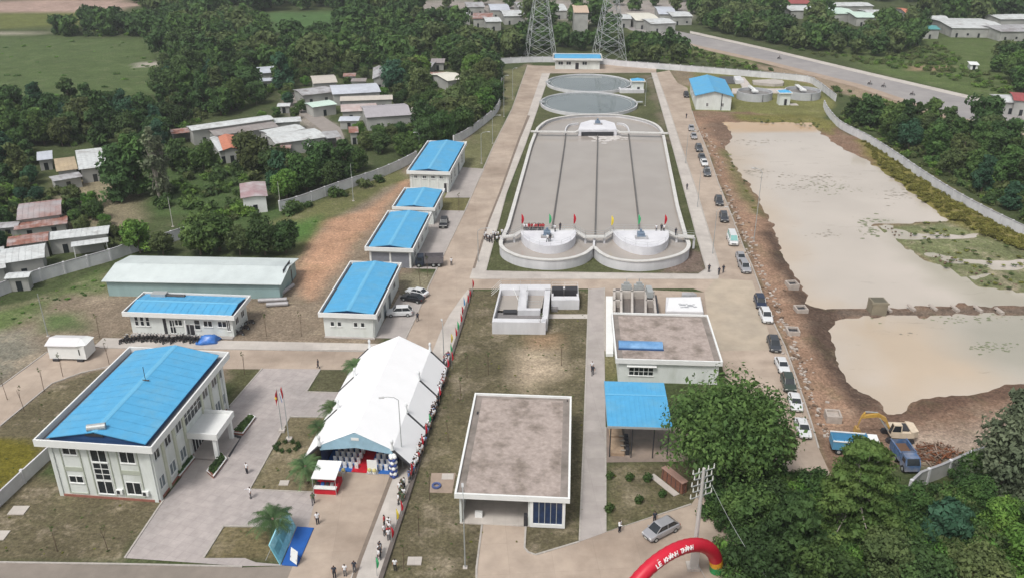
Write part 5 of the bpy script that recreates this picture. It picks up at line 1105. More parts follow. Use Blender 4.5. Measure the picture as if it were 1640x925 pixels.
for i, c in enumerate(txt):
    t = tpos-i*.05
    if c == ' ': continue
    cu = bpy.data.curves.new('letter', 'FONT'); cu.body = c; cu.size = .66; cu.extrude = .02; cu.offset = .02; cu.align_x = 'CENTER'; cu.align_y = 'CENTER'
    fo = bpy.data.objects.new('letter', cu); COL.objects.link(fo); dg = bpy.context.evaluated_depsgraph_get(); mm = fo.evaluated_get(dg).to_mesh()
    p = ap(t); d = (ap(t-.01)-ap(t+.01)).normalized(); el = R(22); rad = d.cross(nn); rad = rad if rad.z > 0 else -rad
    no = (nn*math.cos(el)+rad*math.sin(el)).normalized(); up = no.cross(d).normalized(); base = p
    lm_.add([base+d*v.co.x+(no*math.cos(v.co.y/rt)+up*math.sin(v.co.y/rt))*(rt+.04+v.co.z) for v in mm.vertices], [tuple(f.vertices) for f in mm.polygons])
    fo.evaluated_get(dg).to_mesh_clear(); bpy.data.objects.remove(fo)
lm_.build('lettering', M_txt, AR)
# ---------------------------------------------------------------- poles and lamps
up_ = thing('utility_pole', 'concrete utility pole crowded with crossarms and insulators beside the red arch', 'utility pole', G(1109.6,908)); HP = 13.6
MB().tube((0,0,0),(0,0,HP),.30,.17,8).build('pole', mat('pole_concrete', (.5,.48,.46), .8, .08), up_); MB().box(-.7,.7,-.7,.7,0,.35).build('footing', M_pave, up_)
MB().box(-.45,.45,-.55,-.2,.35,3.2).build('pole_casing', mat('pole_concrete', (.5,.48,.46)), up_)
for k, (z, l, a) in enumerate(((13.2,1.35,25),(12.4,1.1,25),(11.6,1.35,25),(10.8,1.1,25),(10.0,1.35,25))):
    ca, sa = math.cos(R(a)), math.sin(R(a)); mb = MB(); mb.tube((-l*ca,-l*sa,z),(l*ca,l*sa,z),.06,n=4); mb.tube((-.5*ca,-.5*sa,z-.0),(0,0,z-.6),.03,n=4); mb.tube((.5*ca,.5*sa,z),(0,0,z-.6),.03,n=4); mb.build('crossarm', M_steel, up_)
    for s in (-1, -.45, .45, 1): MB().tube((s*l*ca,s*l*sa,z+.05),(s*l*ca,s*l*sa+.05,z+.55),.09,.05,6).build('insulator', mat('porcelain', (.62,.62,.58), .3, .05), up_)
w0 = up_.location+Vector((1.2,.6,11)); w1 = G(1260,960,1.0); w2 = G(1400,1010,2)
cb_ = MB(); pts_ = [w0.lerp(w1, k/14)-Vector((0,0,1.2*4*(k/14)*(1-k/14))) for k in range(15)]; cb_.path(pts_, .03, 4); tag(cb_.build('power_cable', M_steel), 'thin overhead cable sagging from the insulator pole into the jungle', 'cable')
cb_ = MB(); g0 = up_.location+Vector((0,0,.4)); cb_.path([up_.location+Vector((.3,-.3,1.0)), G(1150,960)], .03, 4); tag(cb_.build('guy_wire', M_steel), 'straight guy wire from the foot of the insulator pole', 'cable')
def lamp(label, base, top=None, h=8, arm=1.8, adir=180, m=None, group='street lamps', cat='street lamp', head=True, name='street_lamp'):
    if top: h = max(2.5, Hof(base, top))
    t = thing(name, label, cat, G(*base), 0, group); MB().tube((0,0,0),(0,0,h),.09,.05,6).build('pole', m or M_steel, t); MB().box(-.25,.25,-.25,.25,0,.1).build('base', M_pave, t)
    if head:
        ca, sa = math.cos(R(adir)), math.sin(R(adir)); mb = MB(); mb.path([(0,0,h),(ca*arm*.3,sa*arm*.3,h+.45),(ca*arm*.75,sa*arm*.75,h+.62),(ca*arm,sa*arm,h+.6)], .045, 5); mb.build('arm', m or M_steel, t)
        MB().obox((ca*(arm+.3),sa*(arm+.3),h+.6), 0, .7,.26,.12, ang=R(adir)).build('lamp_head', mat('lamp_grey', (.5,.5,.5), .5), t)
    return t
lamp('lamp post standing in front of the white tent, its arm over the tent roof', (645,747), (634,640), adir=190)
lamp('lamp post at the far right corner of the white tent', (711,574), (706,524), adir=100, arm=1.2)
lamp('lamp post on the lawn in front of the pump house', (745,908), (735,800), adir=95, arm=1.5)
lamp('tall thin lamp post on the pond bank against the muddy water', (1207,387), (1215,276), adir=150, arm=1.6)
lamp('thin lamp post on the right pavement, nearest the basin front corner', (1141,407), (1145,338), adir=20)
lamp('thin lamp post on the right pavement halfway along the basin', (1117,332), (1121,275), adir=20)
lamp('lamp post on the right pavement near the first parked cars', (1098,262), (1102,214), adir=20)
lamp('lamp post on grass beside the left road, nearest the tall blue roofed building', (771,262), (769,215), adir=0)
lamp('lamp post on the grass verge inside the curved wall', (789,230), (787,188), adir=0)
lamp('lamp post on the far left grass verge, second from the far wall', (807,187), (807,124), adir=0, arm=1)
lamp('lamp post on the far left grass verge, closest to the far wall', (821,159), (821,112), adir=0, arm=1)
lamp('lamp post between the two large round settling tanks and the right road', (1033,170), (1032,128), adir=0)
lamp('lamp post at the crossing between basin lawn and grit chamber', (766,420), (764,370), adir=0)
lamp('white pole beyond the far wall left of the highway', (1050,99), (1049,80), head=False, group=None)
lamp('grey pole leaning up beside the white cabin at left', (77,538), (60,470), head=False, group=None, cat='pole', name='pole')
lamp('concrete pole at the end of the straight wall by the red and grey shed', (450,338), (447,291), head=False, group=None, cat='pole', name='pole', m=mat('pole_concrete',(.5,.48,.46)))
lamp('lone pale post in the green clearing left of the red and grey shed', (277,363), (270,316), head=False, group=None, cat='pole', name='pole', m=mat('pole_concrete',(.5,.48,.46)))
lamp('small pole with an arm behind the farthest blue roofed building', (672,238), (670,215), adir=200, arm=1, group=None)
lamp('pole in front of the flags bend beside the pale wall', (566,322), (562,262), head=False, group=None, cat='pole', name='pole')
# ---------------------------------------------------------------- flags
def feather(label, base, z0, col, h=4.2, wd=1.0, fl=2.6, name='feather_flag', group=None, ang=0):
    P = G(*base, z0); t = thing(name, label, 'flag', P, ang, group); MB().tube((0,0,0),(0,0,h),.035,.02,5).build('pole', M_steel, t)
    n = 8; F = []; Bk = []
    for i in range(n+1):
        k = i/n; z = h-fl+fl*k; wv = wd*math.sin(math.pi*min(1, .12+.86*k))**.7; F.append((.03,.04*math.sin(k*7),z)); Bk.append((wv,.12*math.sin(k*5+1),z))
    mb = MB(); vs = F+Bk; mb.add(vs, [(i,n+1+i,n+2+i,i+1) for i in range(n)]); mb.build('cloth', col, t); return t
for lab, b, c in (('red feather flag at far left of the basin bridge',(835,369),M_red),('green feather flag behind the crowd on the basin bridge',(879,369),M_grn),('red feather flag at the right end of the left basin platform',(918,369),M_red),('yellow feather flag at the middle of the basin bridge',(978,372),M_yel),('green feather flag beside the right basin motor',(1021,370),M_grn),('red feather flag at the far right of the basin bridge',(1063,370),M_red)):
    feather(lab, b, 2.9, c, 3.7, .55, 2.2)
colr = {'r':(M_red,'red'),'b':(mat('sky_cloth',(.08,.25,.5)),'blue'),'g':(M_grn,'green'),'y':(M_yel,'yellow'),'w':(M_white,'white')}
fl = [('r',(757,473),3.8),('r',(752,485),3.2),('r',(749,492),3.0),('b',(743,500),3.6),('r',(740,512),3.2),('r',(738,522),3.0),('g',(733,538),3.4),('r',(730,548),3.4),('y',(723,560),3.6),('r',(724,590),3.8),('r',(717,598),3.4),('g',(722,572),3.0),('r',(704,645),3.6),('g',(688,690),3.4),('r',(682,706),3.4),('r',(676,722),3.2),('w',(668,738),3.4),('r',(659,770),3.4),('y',(636,842),3.2),('r',(643,826),3.0),('r',(628,870),3.0),('g',(604,921),3.2)]
ords = 'first second third fourth fifth sixth seventh eighth ninth tenth eleventh twelfth thirteenth fourteenth fifteenth sixteenth seventeenth eighteenth nineteenth twentieth twenty-first twenty-second'.split()
for i, (c, b, h) in enumerate(fl):
    feather('%s flag on the long pavement, %s counting from the far crossing' % (colr[c][1], ords[i]), b, .06, colr[c][0], h*.85, .32, 1.7, group='flags along the long pavement', ang=R(random.uniform(-30,30)))
for lab, base, top, dy in (('left flagpole with the red flag bearing a yellow star on the plaza lawn',(452,690),(441,621),0),('right flagpole with a folded red, white and blue flag on the plaza lawn',(463,704),(446,616),1)):
    h = Hof(base, top); h = max(6, min(h, 10)); t = thing('flagpole', lab, 'flagpole', G(*base)); MB().tube((0,0,0),(0,0,h),.08,.04,7).build('pole', M_steel, t); MB().box(-.4,.4,-.4,.4,0,.35).build('base', M_pave, t)
    vs = []; n = 10
    for i in range(n+1):
        k = i/n; vs += [(-.04-.12*dy-.9*k*.45, .16*math.sin(k*8), h-.15-k*1.3), (-.04-.9*k*.35, .16*math.sin(k*8+.5), h-1.7-k*1.2)]
    mb = MB(); fsx = [(2*i,2*i+1,2*i+3,2*i+2) for i in range(n)]; mb.add(vs, fsx)
    if dy: mb.m = [0 if i < 4 else (1 if i < 7 else 2) for i in range(n)]
    f = mb.build('flag_cloth', [M_red, M_white, M_blu] if dy else [M_red], t)
    if not dy:
        sb = MB(); c = Vector((-.25,.02,h-1.5)); pts_ = []
        for s in (-1,):
            for i in range(10): r_ = .32 if i % 2 == 0 else .13; a = math.pi/2+i*math.pi/5; pts_.append((c.x+r_*math.cos(a)*.6, -.2, c.z+r_*math.sin(a)))
        sb.add(pts_+[(c.x,-.2,c.z)], [(i,(i+1)%10,10) for i in range(10)]); sb.build('star', M_yel, f)
# ---------------------------------------------------------------- vehicles
PAINT = {}
def paint(c):
    if c not in PAINT:
        col = {'white':(.62,.63,.64),'silver':(.36,.36,.38),'black':(.015,.016,.02),'grey':(.10,.11,.125),'dark grey':(.045,.05,.06),'charcoal green':(.04,.055,.045),'navy':(.02,.03,.06)}[c]
        PAINT[c] = mat('paint_'+c.replace(' ', '_'), col, .28, .05, 1, spec=.6, metal=.25 if c in ('silver','grey') else 0)
    return PAINT[c]
M_head = mat('headlamp', (.75,.75,.72), .15, .05); M_tail = mat('tail_lamp', (.4,.02,.02), .3, .1); M_plate = mat('number_plate', (.6,.6,.55), .5)
KIND = { # length, half width, belt z, roof z, greenhouse (bottom front, top front, top rear, bottom rear) measured from the front, hood z
 'sedan': (4.5,.88,.92,1.44,(1.25,1.95,3.35,4.05),.84), 'suv': (4.6,.93,1.05,1.75,(1.15,1.8,3.85,4.5),.98), 'mpv': (4.7,.92,1.0,1.68,(.95,1.75,3.75,4.55),.93), 'van': (5.2,.97,1.2,2.25,(.45,1.15,4.95,5.15),1.1)}
def car(kind, colr_, label, px, head, group=None, name='parked_car', cat='car'):
    L_, hw_, bz, rz_, gh, hz = KIND[kind]; P = G(*px, .05); t = thing(name, label, cat, P, head, group); pm = paint(colr_)
    # x runs forward, front at +L/2
    def X(s): return L_/2-s
    st = [(0,.42,hz*.72,.80),(.12,.3,hz*.86,.93),(.5,.26,hz*.95,.98),(gh[0],.24,bz,1),(L_*.5,.24,bz+.02,1.0),(gh[3] if gh[3] < L_-.2 else L_-.25,.24,bz+.02,.99),(L_-.12,.3,bz-.02 if kind != 'sedan' else .9,.94),(L_,.42,bz-.12 if kind != 'sedan' else .84,.84)]
    mb = MB(); k = 10; vs = []
    for s, zb, zt, wf in st:
        w_ = hw_*wf; zm = zb+(zt-zb)*.55
        vs += [(X(s),-w_*.88,zb),(X(s),-w_,zb+.12),(X(s),-w_*1.0,zm),(X(s),-w_*.95,zt-.06),(X(s),-w_*.82,zt),(X(s),w_*.82,zt),(X(s),w_*.95,zt-.06),(X(s),w_,zm),(X(s),w_,zb+.12),(X(s),w_*.88,zb)]
    n = len(st); fs = [(i*k+j,i*k+(j+1)%k,(i+1)*k+(j+1)%k,(i+1)*k+j) for i in range(n-1) for j in range(k)]+[tuple(range(k-1,-1,-1)),tuple(range((n-1)*k,n*k))]
    fs = [f[::-1] for f in fs]; mb.add(vs, fs); mb.build('body', pm, t, False)
    b0, b1 = .80*hw_*1.0, .70*hw_; zt = rz_; zb = bz-.01
    q8 = [(X(gh[0]),-b0,zb),(X(gh[0]),b0,zb),(X(gh[3]),b0,zb),(X(gh[3]),-b0,zb),(X(gh[1]),-b1,zt-.05),(X(gh[1]),b1,zt-.05),(X(gh[2]),b1,zt-.05),(X(gh[2]),-b1,zt-.05)]
    mb = MB(); mb.add(q8, [(0,1,5,4)[::-1],(1,2,6,5)[::-1],(2,3,7,6)[::-1],(3,0,4,7)[::-1]]); mb.build('window_band', M_glass, t)
    e = .02; mb = MB(); xm = (X(gh[1])+X(gh[2]))/2
    mb.add([(X(gh[1])+.05,-b1-e,zt-.07),(X(gh[1])+.05,b1+e,zt-.07),(X(gh[2])-.05,b1+e,zt-.07),(X(gh[2])-.05,-b1-e,zt-.07),(X(gh[1])-.1,-b1+.08,zt),(X(gh[1])-.1,b1-.08,zt),(X(gh[2])+.1,b1-.08,zt-.01),(X(gh[2])+.1,-b1+.08,zt-.01)], [(4,5,6,7)[::-1],(0,1,5,4)[::-1],(1,2,6,5)[::-1],(2,3,7,6)[::-1],(3,0,4,7)[::-1]]); mb.build('roof', pm, t)
    mb = MB()
    for s in (-1,1):
        for a_, c_ in ((gh[0],gh[1]),(gh[3],gh[2])): mb.tube((X(a_),s*b0,zb),(X(c_),s*b1,zt-.05),.045,n=4)
        xb = (gh[1]+gh[2])/2; mb.tube((X(xb),s*(b0+.01),zb),(X(xb),s*(b1+.01),zt-.05),.04,n=4)
    mb.build('pillar', pm, t)
    for s in (-1,1):
        MB().ball((X(gh[0]+.25),s*(hw_+.05),bz+.02),.1,.12,.08,6,4).build('wing_mirror', pm, t)
        mb = MB(); mb.box(X(.22),X(.06)+.02,min(s*hw_*.52,s*hw_*.86),max(s*hw_*.52,s*hw_*.86),hz*.66,hz*.82); mb.build('headlight', M_head, t)
        mb = MB(); mb.box(X(L_-.06)-.04,X(L_-.2),min(s*hw_*.55,s*hw_*.9),max(s*hw_*.55,s*hw_*.9),bz-.3,bz-.1); mb.build('tail_light', M_tail, t)
        for wx in (.82, L_-.85):
            w_ = MB().tube((X(wx),s*(hw_-.2),.33),(X(wx),s*(hw_+.015),.33),.34,n=16).build('wheel', M_tyre, t); MB().tube((X(wx),s*(hw_-.02),.33),(X(wx),s*(hw_+.03),.33),.2,n=10).build('rim', M_steel, w_)
    mb = MB(); mb.box(X(.05)-.02,X(0)+.02,-hw_*.45,hw_*.45,hz*.45,hz*.66); mb.build('grille', M_dark, t); MB().box(X(0),X(0)+.035,-.25,.25,.38,.5).build('number_plate', M_plate, t)
    if kind == 'van': mb = MB(); [mb.box(X(1.3+k_*1.25),X(.3+k_*1.25+1.9),min(s*(b0-.02),s*(b0*.97+.03)),max(s*(b0-.02),s*(b0*.97+.03)),1.75,2.05) for k_ in range(3) for s in (-1,1)]; 
    return t
def heading(p0, p1): d = G(*p1)-G(*p0); return math.atan2(d.y, d.x)
RC = [((1099,155),'black','suv','black car parked alone beside the gabled blue roofed shed',(1099,150),(1100,160)),
 ((1107,208),'silver','sedan','farthest silver car in the line along the right road',None,None),((1111,221),'silver','sedan','second farthest silver car in the line along the right road',None,None),
 ((1119,241),'grey','suv','grey car just behind two cars parked bumper to bumper beside the pond corner',None,None),((1124,255),'grey','sedan','grey sedan tucked directly behind the white sedan in the far cluster',None,None),((1127.5,264),'white','sedan','white sedan in the tight far cluster of parked cars',None,None),
 ((1132,280),'grey','suv','grey car at the near end of the tight far cluster',None,None),((1151,326),'dark grey','suv','dark grey car, farther of two parked between the tight cluster and the white minibus',None,None),((1159,352),'dark grey','suv','dark grey car parked right behind the white minibus',None,None),
 ((1186,416),'silver','sedan','silver sedan squeezed between the white minibus and another silver car',None,None),((1192,432),'silver','suv','silver high car, second below the white minibus',None,None),
 ((1217,488),'navy','suv','dark navy car parked directly behind the small white hatchback',None,None),((1226,510),'white','suv','small white hatchback between the dark navy car and the long grey one',None,None),
 ((1239,555),'dark grey','mpv','long dark grey car parked alone beside the concrete yard',None,None),((1252,589),'white','sedan','white sedan just up the road from the crown of the big tree',None,None),
 ((1262,618),'charcoal green','suv','dark car half covered by branches at the right edge of the big tree',None,None),((1273,648),'white','sedan','white car with open dark windscreen beside the big tree branches',None,None),
 ((1285,690),'white','sedan','nearest white car in the line, facing the camera by the grey strip',None,None)]
rl = [(1099,140),(1105,200),(1111,221),(1132,280),(1155,340),(1186,416),(1217,488),(1239,555),(1262,618),(1287,695),(1300,740)]
for px, c, k, lab, a, b in RC:
    if a is None:
        i = max(j for j in range(len(rl)-1) if rl[j][1] <= px[1]); a, b = rl[i], rl[i+1]
    car(k, c, lab, px, heading(a, b)+(R(random.uniform(-3,3))), None if px[0] < 1100 else 'cars parked along the right road')
vn = car('van', 'white', 'white minibus with pale green windscreen in the line along the right road', (1172.5,388), heading((1165,365),(1180,405)), 'cars parked along the right road', 'minibus', 'minibus')
for ch_ in vn.children:
    if ch_.name.startswith('window_band'): ch_.data = ch_.data.copy(); ch_.data.materials[0] = mat('green_windscreen', (.2,.42,.40), .2, .1, spec=.6)
car('mpv', 'silver', 'silver car standing on the bottom road beside the insulator pole and red arch', (1058,853), heading((1084,836),(1032,862)), name='car')
car('suv', 'black', 'black car parked between the smallest and the shuttered blue roofed buildings', (711,361), heading((713,348),(709,364)))
car('sedan', 'black', 'black sedan parked nose left beside the white sedan near the square pale building', (661,481), heading((681,484),(643,477)))
car('sedan', 'white', 'white sedan half hidden behind the black sedan', (668,472), heading((686,475),(648,466)))
car('suv', 'white', 'white off road car parked nearest the big tent on the pale forecourt', (640,504), heading((655,503),(626,504)))
# dark truck with tipper body
def truck(label, px, head, cabm, bodym, L_=6.2, name='truck', fill=None, framem=None, hw_=1.1):
    t = thing(name, label, 'truck', G(*px, .04), head)
    MB().box(-L_/2, L_/2-.2, -.5, .5, .55, .75).build('chassis', M_dark, t)
    mb = MB(); x0, x1 = L_/2-1.7, L_/2; mb.add([(x0,-hw_*.92,.5),(x1,-hw_*.92,.5),(x1,hw_*.92,.5),(x0,hw_*.92,.5),(x0,-hw_*.92,1.4),(x1,-hw_*.92,1.4),(x1,hw_*.92,1.4),(x0,hw_*.92,1.4),(x0,-hw_*.85,2.3),(x1-.45,-hw_*.85,2.3),(x1-.45,hw_*.85,2.3),(x0,hw_*.85,2.3)], [(0,1,5,4),(1,2,6,5),(2,3,7,6),(3,0,4,7),(4,5,9,8),(5,6,10,9),(6,7,11,10),(7,4,8,11),(8,9,10,11),(3,2,1,0)]); mb.build('cab', cabm, t)
    mb = MB(); mb.add([(x1+.01,-hw_*.8,1.42),(x1+.01,hw_*.8,1.42),(x1-.4,hw_*.76,2.22),(x1-.4,-hw_*.76,2.22)], [(0,1,2,3)]); mb.build('windscreen', M_glass, t)
    for s in (-1,1): mb = MB(); mb.box(x0+.4,x1-.5,min(s*hw_*.9,s*hw_*.93),max(s*hw_*.9,s*hw_*.93),1.45,2.05); mb.build('side_window', M_glass, t)
    bx0, bx1, bh = -L_/2, x0-.12, 1.15
    mb = MB(); mb.box(bx0,bx1,-hw_,hw_,.85,.95); mb.box(bx0,bx1,-hw_,-hw_+.07,.95,.95+bh); mb.box(bx0,bx1,hw_-.07,hw_,.95,.95+bh); mb.box(bx0,bx0+.07,-hw_+.07,hw_-.07,.95,.95+bh); mb.box(bx1-.07,bx1,-hw_+.07,hw_-.07,.95,.95+bh+.3)
    for k in range(6): x = bx0+(bx1-bx0)*(k+.5)/6; mb.box(x-.05,x+.05,-hw_-.05,-hw_,.9,.95+bh); mb.box(x-.05,x+.05,hw_,hw_+.05,.9,.95+bh)
    o = mb.build('cargo_body', bodym, t)
    for s in (-1,1): mb = MB(); mb.box(bx0-.03,bx1+.03,min(s*(hw_-.1),s*(hw_+.07)),max(s*(hw_-.1),s*(hw_+.07)),.95+bh,1.07+bh); mb.build('top_rail', framem or bodym, o)
    if fill: MB().box(bx0+.07,bx1-.07,-hw_+.07,hw_-.07,.95,1.5).build('load', fill, o)
    for s in (-1,1):
        for x in (x1-.7, bx0+.9, bx0+2.0):
            w_ = MB().tube((x,s*(hw_-.35),.48),(x,s*(hw_-.02),.48),.48,n=14).build('wheel', M_tyre, t); MB().tube((x,s*(hw_-.1),.48),(x,s*hw_,.48),.24,n=8).build('rim', M_steel, w_)
    return t
truck('dark grey tipper truck parked nose left beside the grey shutters', (688,425), heading((710,424),(668,425)), mat('truck_navy',(.03,.04,.06),.5), mat('truck_body_grey',(.16,.15,.16),.7,.15), 5.6, fill=mat('dark_load',(.06,.055,.06)))
truck('truck with bright blue bed and white rim, half hidden by the layered tree', (1368,722), heading((1330,716),(1405,722)), M_white, mat('bed_blue',(.10,.30,.48),.5,.12,.8), 6.4, framem=M_white, hw_=1.2)
truck('worn blue tipper truck beside the excavator and scrap pile', (1447,741), heading((1430,705),(1470,762)), mat('worn_blue',(.07,.14,.28),.5,.25,1.2,.02,(.25,.25,.28),.5), mat('worn_blue',(.07,.14,.28)), 5.0, fill=mat('rusty_load',(.14,.08,.05)), hw_=1.05)
# excavator
ex = thing('excavator', 'yellow excavator with white counterweight working on the near bank of the muddy pond', 'excavator', G(1436,701)); ex.rotation_euler.z = R(176)
M_ex = mat('excavator_yellow', (.55,.33,.07), .5, .18, 1.2, .02, (.4,.25,.1), .4); M_exw = mat('excavator_cream', (.62,.52,.40), .5, .12, 1)
for s in (-1,1):
    mb = MB(); P_ = [(-1.9,.3),(-1.6,.02),(1.6,.02),(1.9,.3),(1.7,.72),(-1.7,.72)]; y0_, y1_ = s*1.15-.28, s*1.15+.28
    mb.add([(x,y0_,z) for x,z in P_]+[(x,y1_,z) for x,z in P_], [(0,1,2,3,4,5),(11,10,9,8,7,6)]+[(i,i+6,(i+1)%6+6,(i+1)%6) for i in range(6)]); mb.build('track', M_dark, ex)
up = MB(); up.box(-1.2,1.2,-.7,.7,.5,.85); up.build('undercarriage', M_dark, ex)
P_ = [(-2.1,-1.0),(-1.7,-1.35),(1.3,-1.35),(1.3,1.35),(-1.7,1.35),(-2.1,1.0)]; mb = MB(); mb.prism(P_, .9, 1.75); mb.build('body', M_exw, ex)
mb = MB(); mb.prism([(-2.25,-1.1),(-1.6,-1.38),(-1.2,-1.38),(-1.2,1.38),(-1.6,1.38),(-2.25,1.1)], 1.0, 1.95); mb.build('counterweight', M_exw, ex)
mb = MB(); mb.box(-1.1,.2,-.9,.9,1.75,1.95); mb.build('engine_cover', M_dark, ex)
mb = MB(); mb.add([(.0,.45,1.7),(1.5,.45,1.2),(1.5,1.33,1.2),(.0,1.33,1.7),(.1,.5,2.9),(1.15,.5,2.9),(1.15,1.28,2.9),(.1,1.28,2.9)], [(4,5,6,7),(0,1,5,4),(1,2,6,5),(2,3,7,6),(3,0,4,7)]); mb.build('cab', M_exw, ex)
mb = MB(); mb.add([(1.53,.52,1.5),(1.53,1.26,1.5),(1.22,1.22,2.8),(1.22,.56,2.8)], [(0,1,2,3)]); mb.add([(.2,1.35,1.9),(1.35,1.35,1.9),(1.1,1.31,2.8),(.25,1.31,2.8)], [(0,3,2,1)]); mb.add([(.2,.44,1.9),(1.35,.44,1.9),(1.1,.48,2.8),(.25,.48,2.8)], [(0,1,2,3)]); mb.build('cab_window', M_glass, ex)
def beam(name, pts, w1, m, par):
    mb = MB()
    for (x0,z0,h0),(x1,z1,h1) in zip(pts, pts[1:]): mb.add([(x0,-w1,z0-h0),(x0,w1,z0-h0),(x1,w1,z1-h1),(x1,-w1,z1-h1),(x0,-w1,z0+h0),(x0,w1,z0+h0),(x1,w1,z1+h1),(x1,-w1,z1+h1)], [(0,1,2,3),(7,6,5,4),(0,4,5,1),(1,5,6,2),(2,6,7,3),(3,7,4,0)])
    return mb.build(name, m, par)
bm_ = beam('boom', [(1.2,1.5,.25),(2.0,3.0,.3),(3.2,3.7,.28),(5.2,3.3,.18)], .2, M_ex, ex); st_ = beam('stick', [(4.9,3.9,.18),(5.3,3.2,.22),(5.6,1.5,.15)], .16, M_ex, bm_)
mb = MB(); mb.add([(5.3,-.5,1.5),(5.8,-.5,1.55),(5.9,-.5,.7),(5.4,-.5,.35),(4.9,-.5,.7),(5.3,.5,1.5),(5.8,.5,1.55),(5.9,.5,.7),(5.4,.5,.35),(4.9,.5,.7)], [(0,1,2,3,4),(9,8,7,6,5),(0,5,6,1),(1,6,7,2),(2,7,8,3),(3,8,9,4)]); mb.build('bucket', M_ex, st_)
mb = MB(); mb.tube((1.5,.35,1.4),(2.9,.3,3.3),.09); mb.tube((1.5,-.35,1.4),(2.9,-.3,3.3),.09); mb.tube((3.2,0,4.05),(4.9,0,4.1),.08); mb.build('hydraulic_ram', M_steel, bm_)
# scrap pile, spread of rusty boards: nobody could count it
mb = MB(); c0 = G(1500,728)
for i in range(260):
    p = c0+Vector((random.gauss(0,1.9), random.gauss(0,1.1), 0)); hgt = max(.1, 1.3-((p-c0).length)*.38); z = random.uniform(.02, hgt); a = random.uniform(0,3.14); l = random.uniform(.5,2.0); e = random.uniform(-.35,.35)
    mb.tube((p.x-math.cos(a)*l/2,p.y-math.sin(a)*l/2,z),(p.x+math.cos(a)*l/2,p.y+math.sin(a)*l/2,max(.03,z+e)),random.uniform(.04,.12),n=4,mi=random.choice([0,0,1,2]))
tag(mb.build('scrap_rubble', [mat('rust_board',(.2,.08,.04),.9,.3,2), mat('brown_board',(.16,.11,.08),.9,.2,2), mat('pale_board',(.27,.2,.16),.9,.2,2)]), 'pile of rusty boards and scrap behind the weathered wall', 'scrap pile', kind='stuff')
# motorbikes
def motorbike():
    t = thing('motorbike', 'dark motorbike parked in the tight row before the low long building', 'motorbike', (0,0,0), 0, 'motorbikes in front of the low long building')
    for x in (-.62,.62):
        w_ = MB().ring((0,0),.2,.30,-.05,.05,12).build('wheel', M_tyre, t); w_.rotation_euler = (R(90),0,0); w_.location = (x,0,.30); MB().ring((0,0),.03,.19,-.02,.02,8).build('rim', M_steel, w_)
    mb = MB(); mb.tube((.62,0,.3),(.45,0,.95),.05); mb.tube((.4,0,.75),(-.1,0,.4),.08); mb.tube((-.1,0,.4),(-.65,0,.35),.06); mb.box(-.15,.15,-.14,.14,.25,.5); mb.build('frame', M_dark, t)
    mb = MB(); mb.add([(.5,-.16,.9),(.5,.16,.9),(.25,.12,.45),(.25,-.12,.45),(-.8,-.1,.75),(-.8,.1,.75),(-.3,-.15,.45),(-.3,.15,.45)], [(0,1,2,3),(2,3,6,7),(4,5,7,6)]); mb.box(-.75,-.2,-.13,.13,.5,.72); mb.build('fairing', mat('bike_plastic',(.06,.05,.055),.35,.1,spec=.6), t)
    MB().box(-.75,.05,-.12,.12,.72,.82).build('seat', M_tyre, t); mb = MB(); mb.tube((.42,-.34,1.0),(.42,.34,1.0),.03); mb.ball((.5,0,.95),.1,.1,.1,6,4); mb.build('handlebar', M_steel, t)
    for s in (-1,1): MB().ball((.38,s*.3,1.15),.04,.08,.06,5,4).build('mirror', M_glass, t)
    return t
mk = motorbike(); fst = True
for u in np.linspace(198, 318, 24):
    b_ = mk if fst else dup(mk); fst = False; p = G(u, 546+random.uniform(-2.5,2.5)); b_.location = p; b_.rotation_euler = (0,0,R(80+random.uniform(-18,18)))
for i, (u, v) in enumerate(((384,536),(392,528),(400,519))):
    b_ = dup(mk, G(u,v), R(160+20*i), '%s of three motorbikes parked by the right end of the low long building' % ('nearest','middle','farthest')[i], 'motorbikes by the end wall')
# tarpaulin heap
def blob(name, label, cat, px, dims, m, seed, amp=.3, group=None, nu=22, nv=10):
    r_ = random.Random(seed); t = MB(); vs = []; P = G(*px)
    t.ball((0,0,0),1,1,1,nu,nv); vv = VN(seed); X = np.array(t.v); nzv = vv(X[:,0]*2+9, X[:,1]*2+9+X[:,2]*1.7, 1.2)
    t.v = [tuple((x*dims[0]*(1+amp*(k-.5)*2), y*dims[1]*(1+amp*(k-.5)*2), max(0,z)*dims[2]*(1+amp*(k-.5)*2))) for (x,y,z), k in zip(t.v, nzv)]
    o = t.build(name, m, None, True); o.location = P; return tag(o, label, cat, group)
blob('tarpaulin', 'crumpled bright blue tarpaulin thrown over bikes before the low long building', 'tarpaulin', (335,546), (2.1,1.3,1.35), mat('blue_tarp', (.04,.16,.5), .35, .3, 1.2, .4, spec=.6), 11, .45)
# pipes
for i, (a, b, r_) in enumerate((((414,484),(460,482),.4),((427,491),(462,489),.42),((449,474),(470,459),.38))):
    A_, B_ = G(*a), G(*b); t = MB(); t.tube((0,0,r_), (B_-A_)+Vector((0,0,r_)), r_, n=14, cap=False); t.tube((0,0,r_), (B_-A_)+Vector((0,0,r_)), r_*.88, n=14, cap=False)
    o = t.build('steel_pipe', mat('dull_pipe', (.36,.35,.36), .5, .15, 1, metal=.2), None, True); o.location = A_
    tag(o, ('farther of two thick parallel pipes lying beside the warehouse corner','nearer of two thick parallel pipes lying beside the warehouse corner','thick pipe lying slantwise along the warehouse end wall')[i], 'pipe', 'pipes by the warehouse')
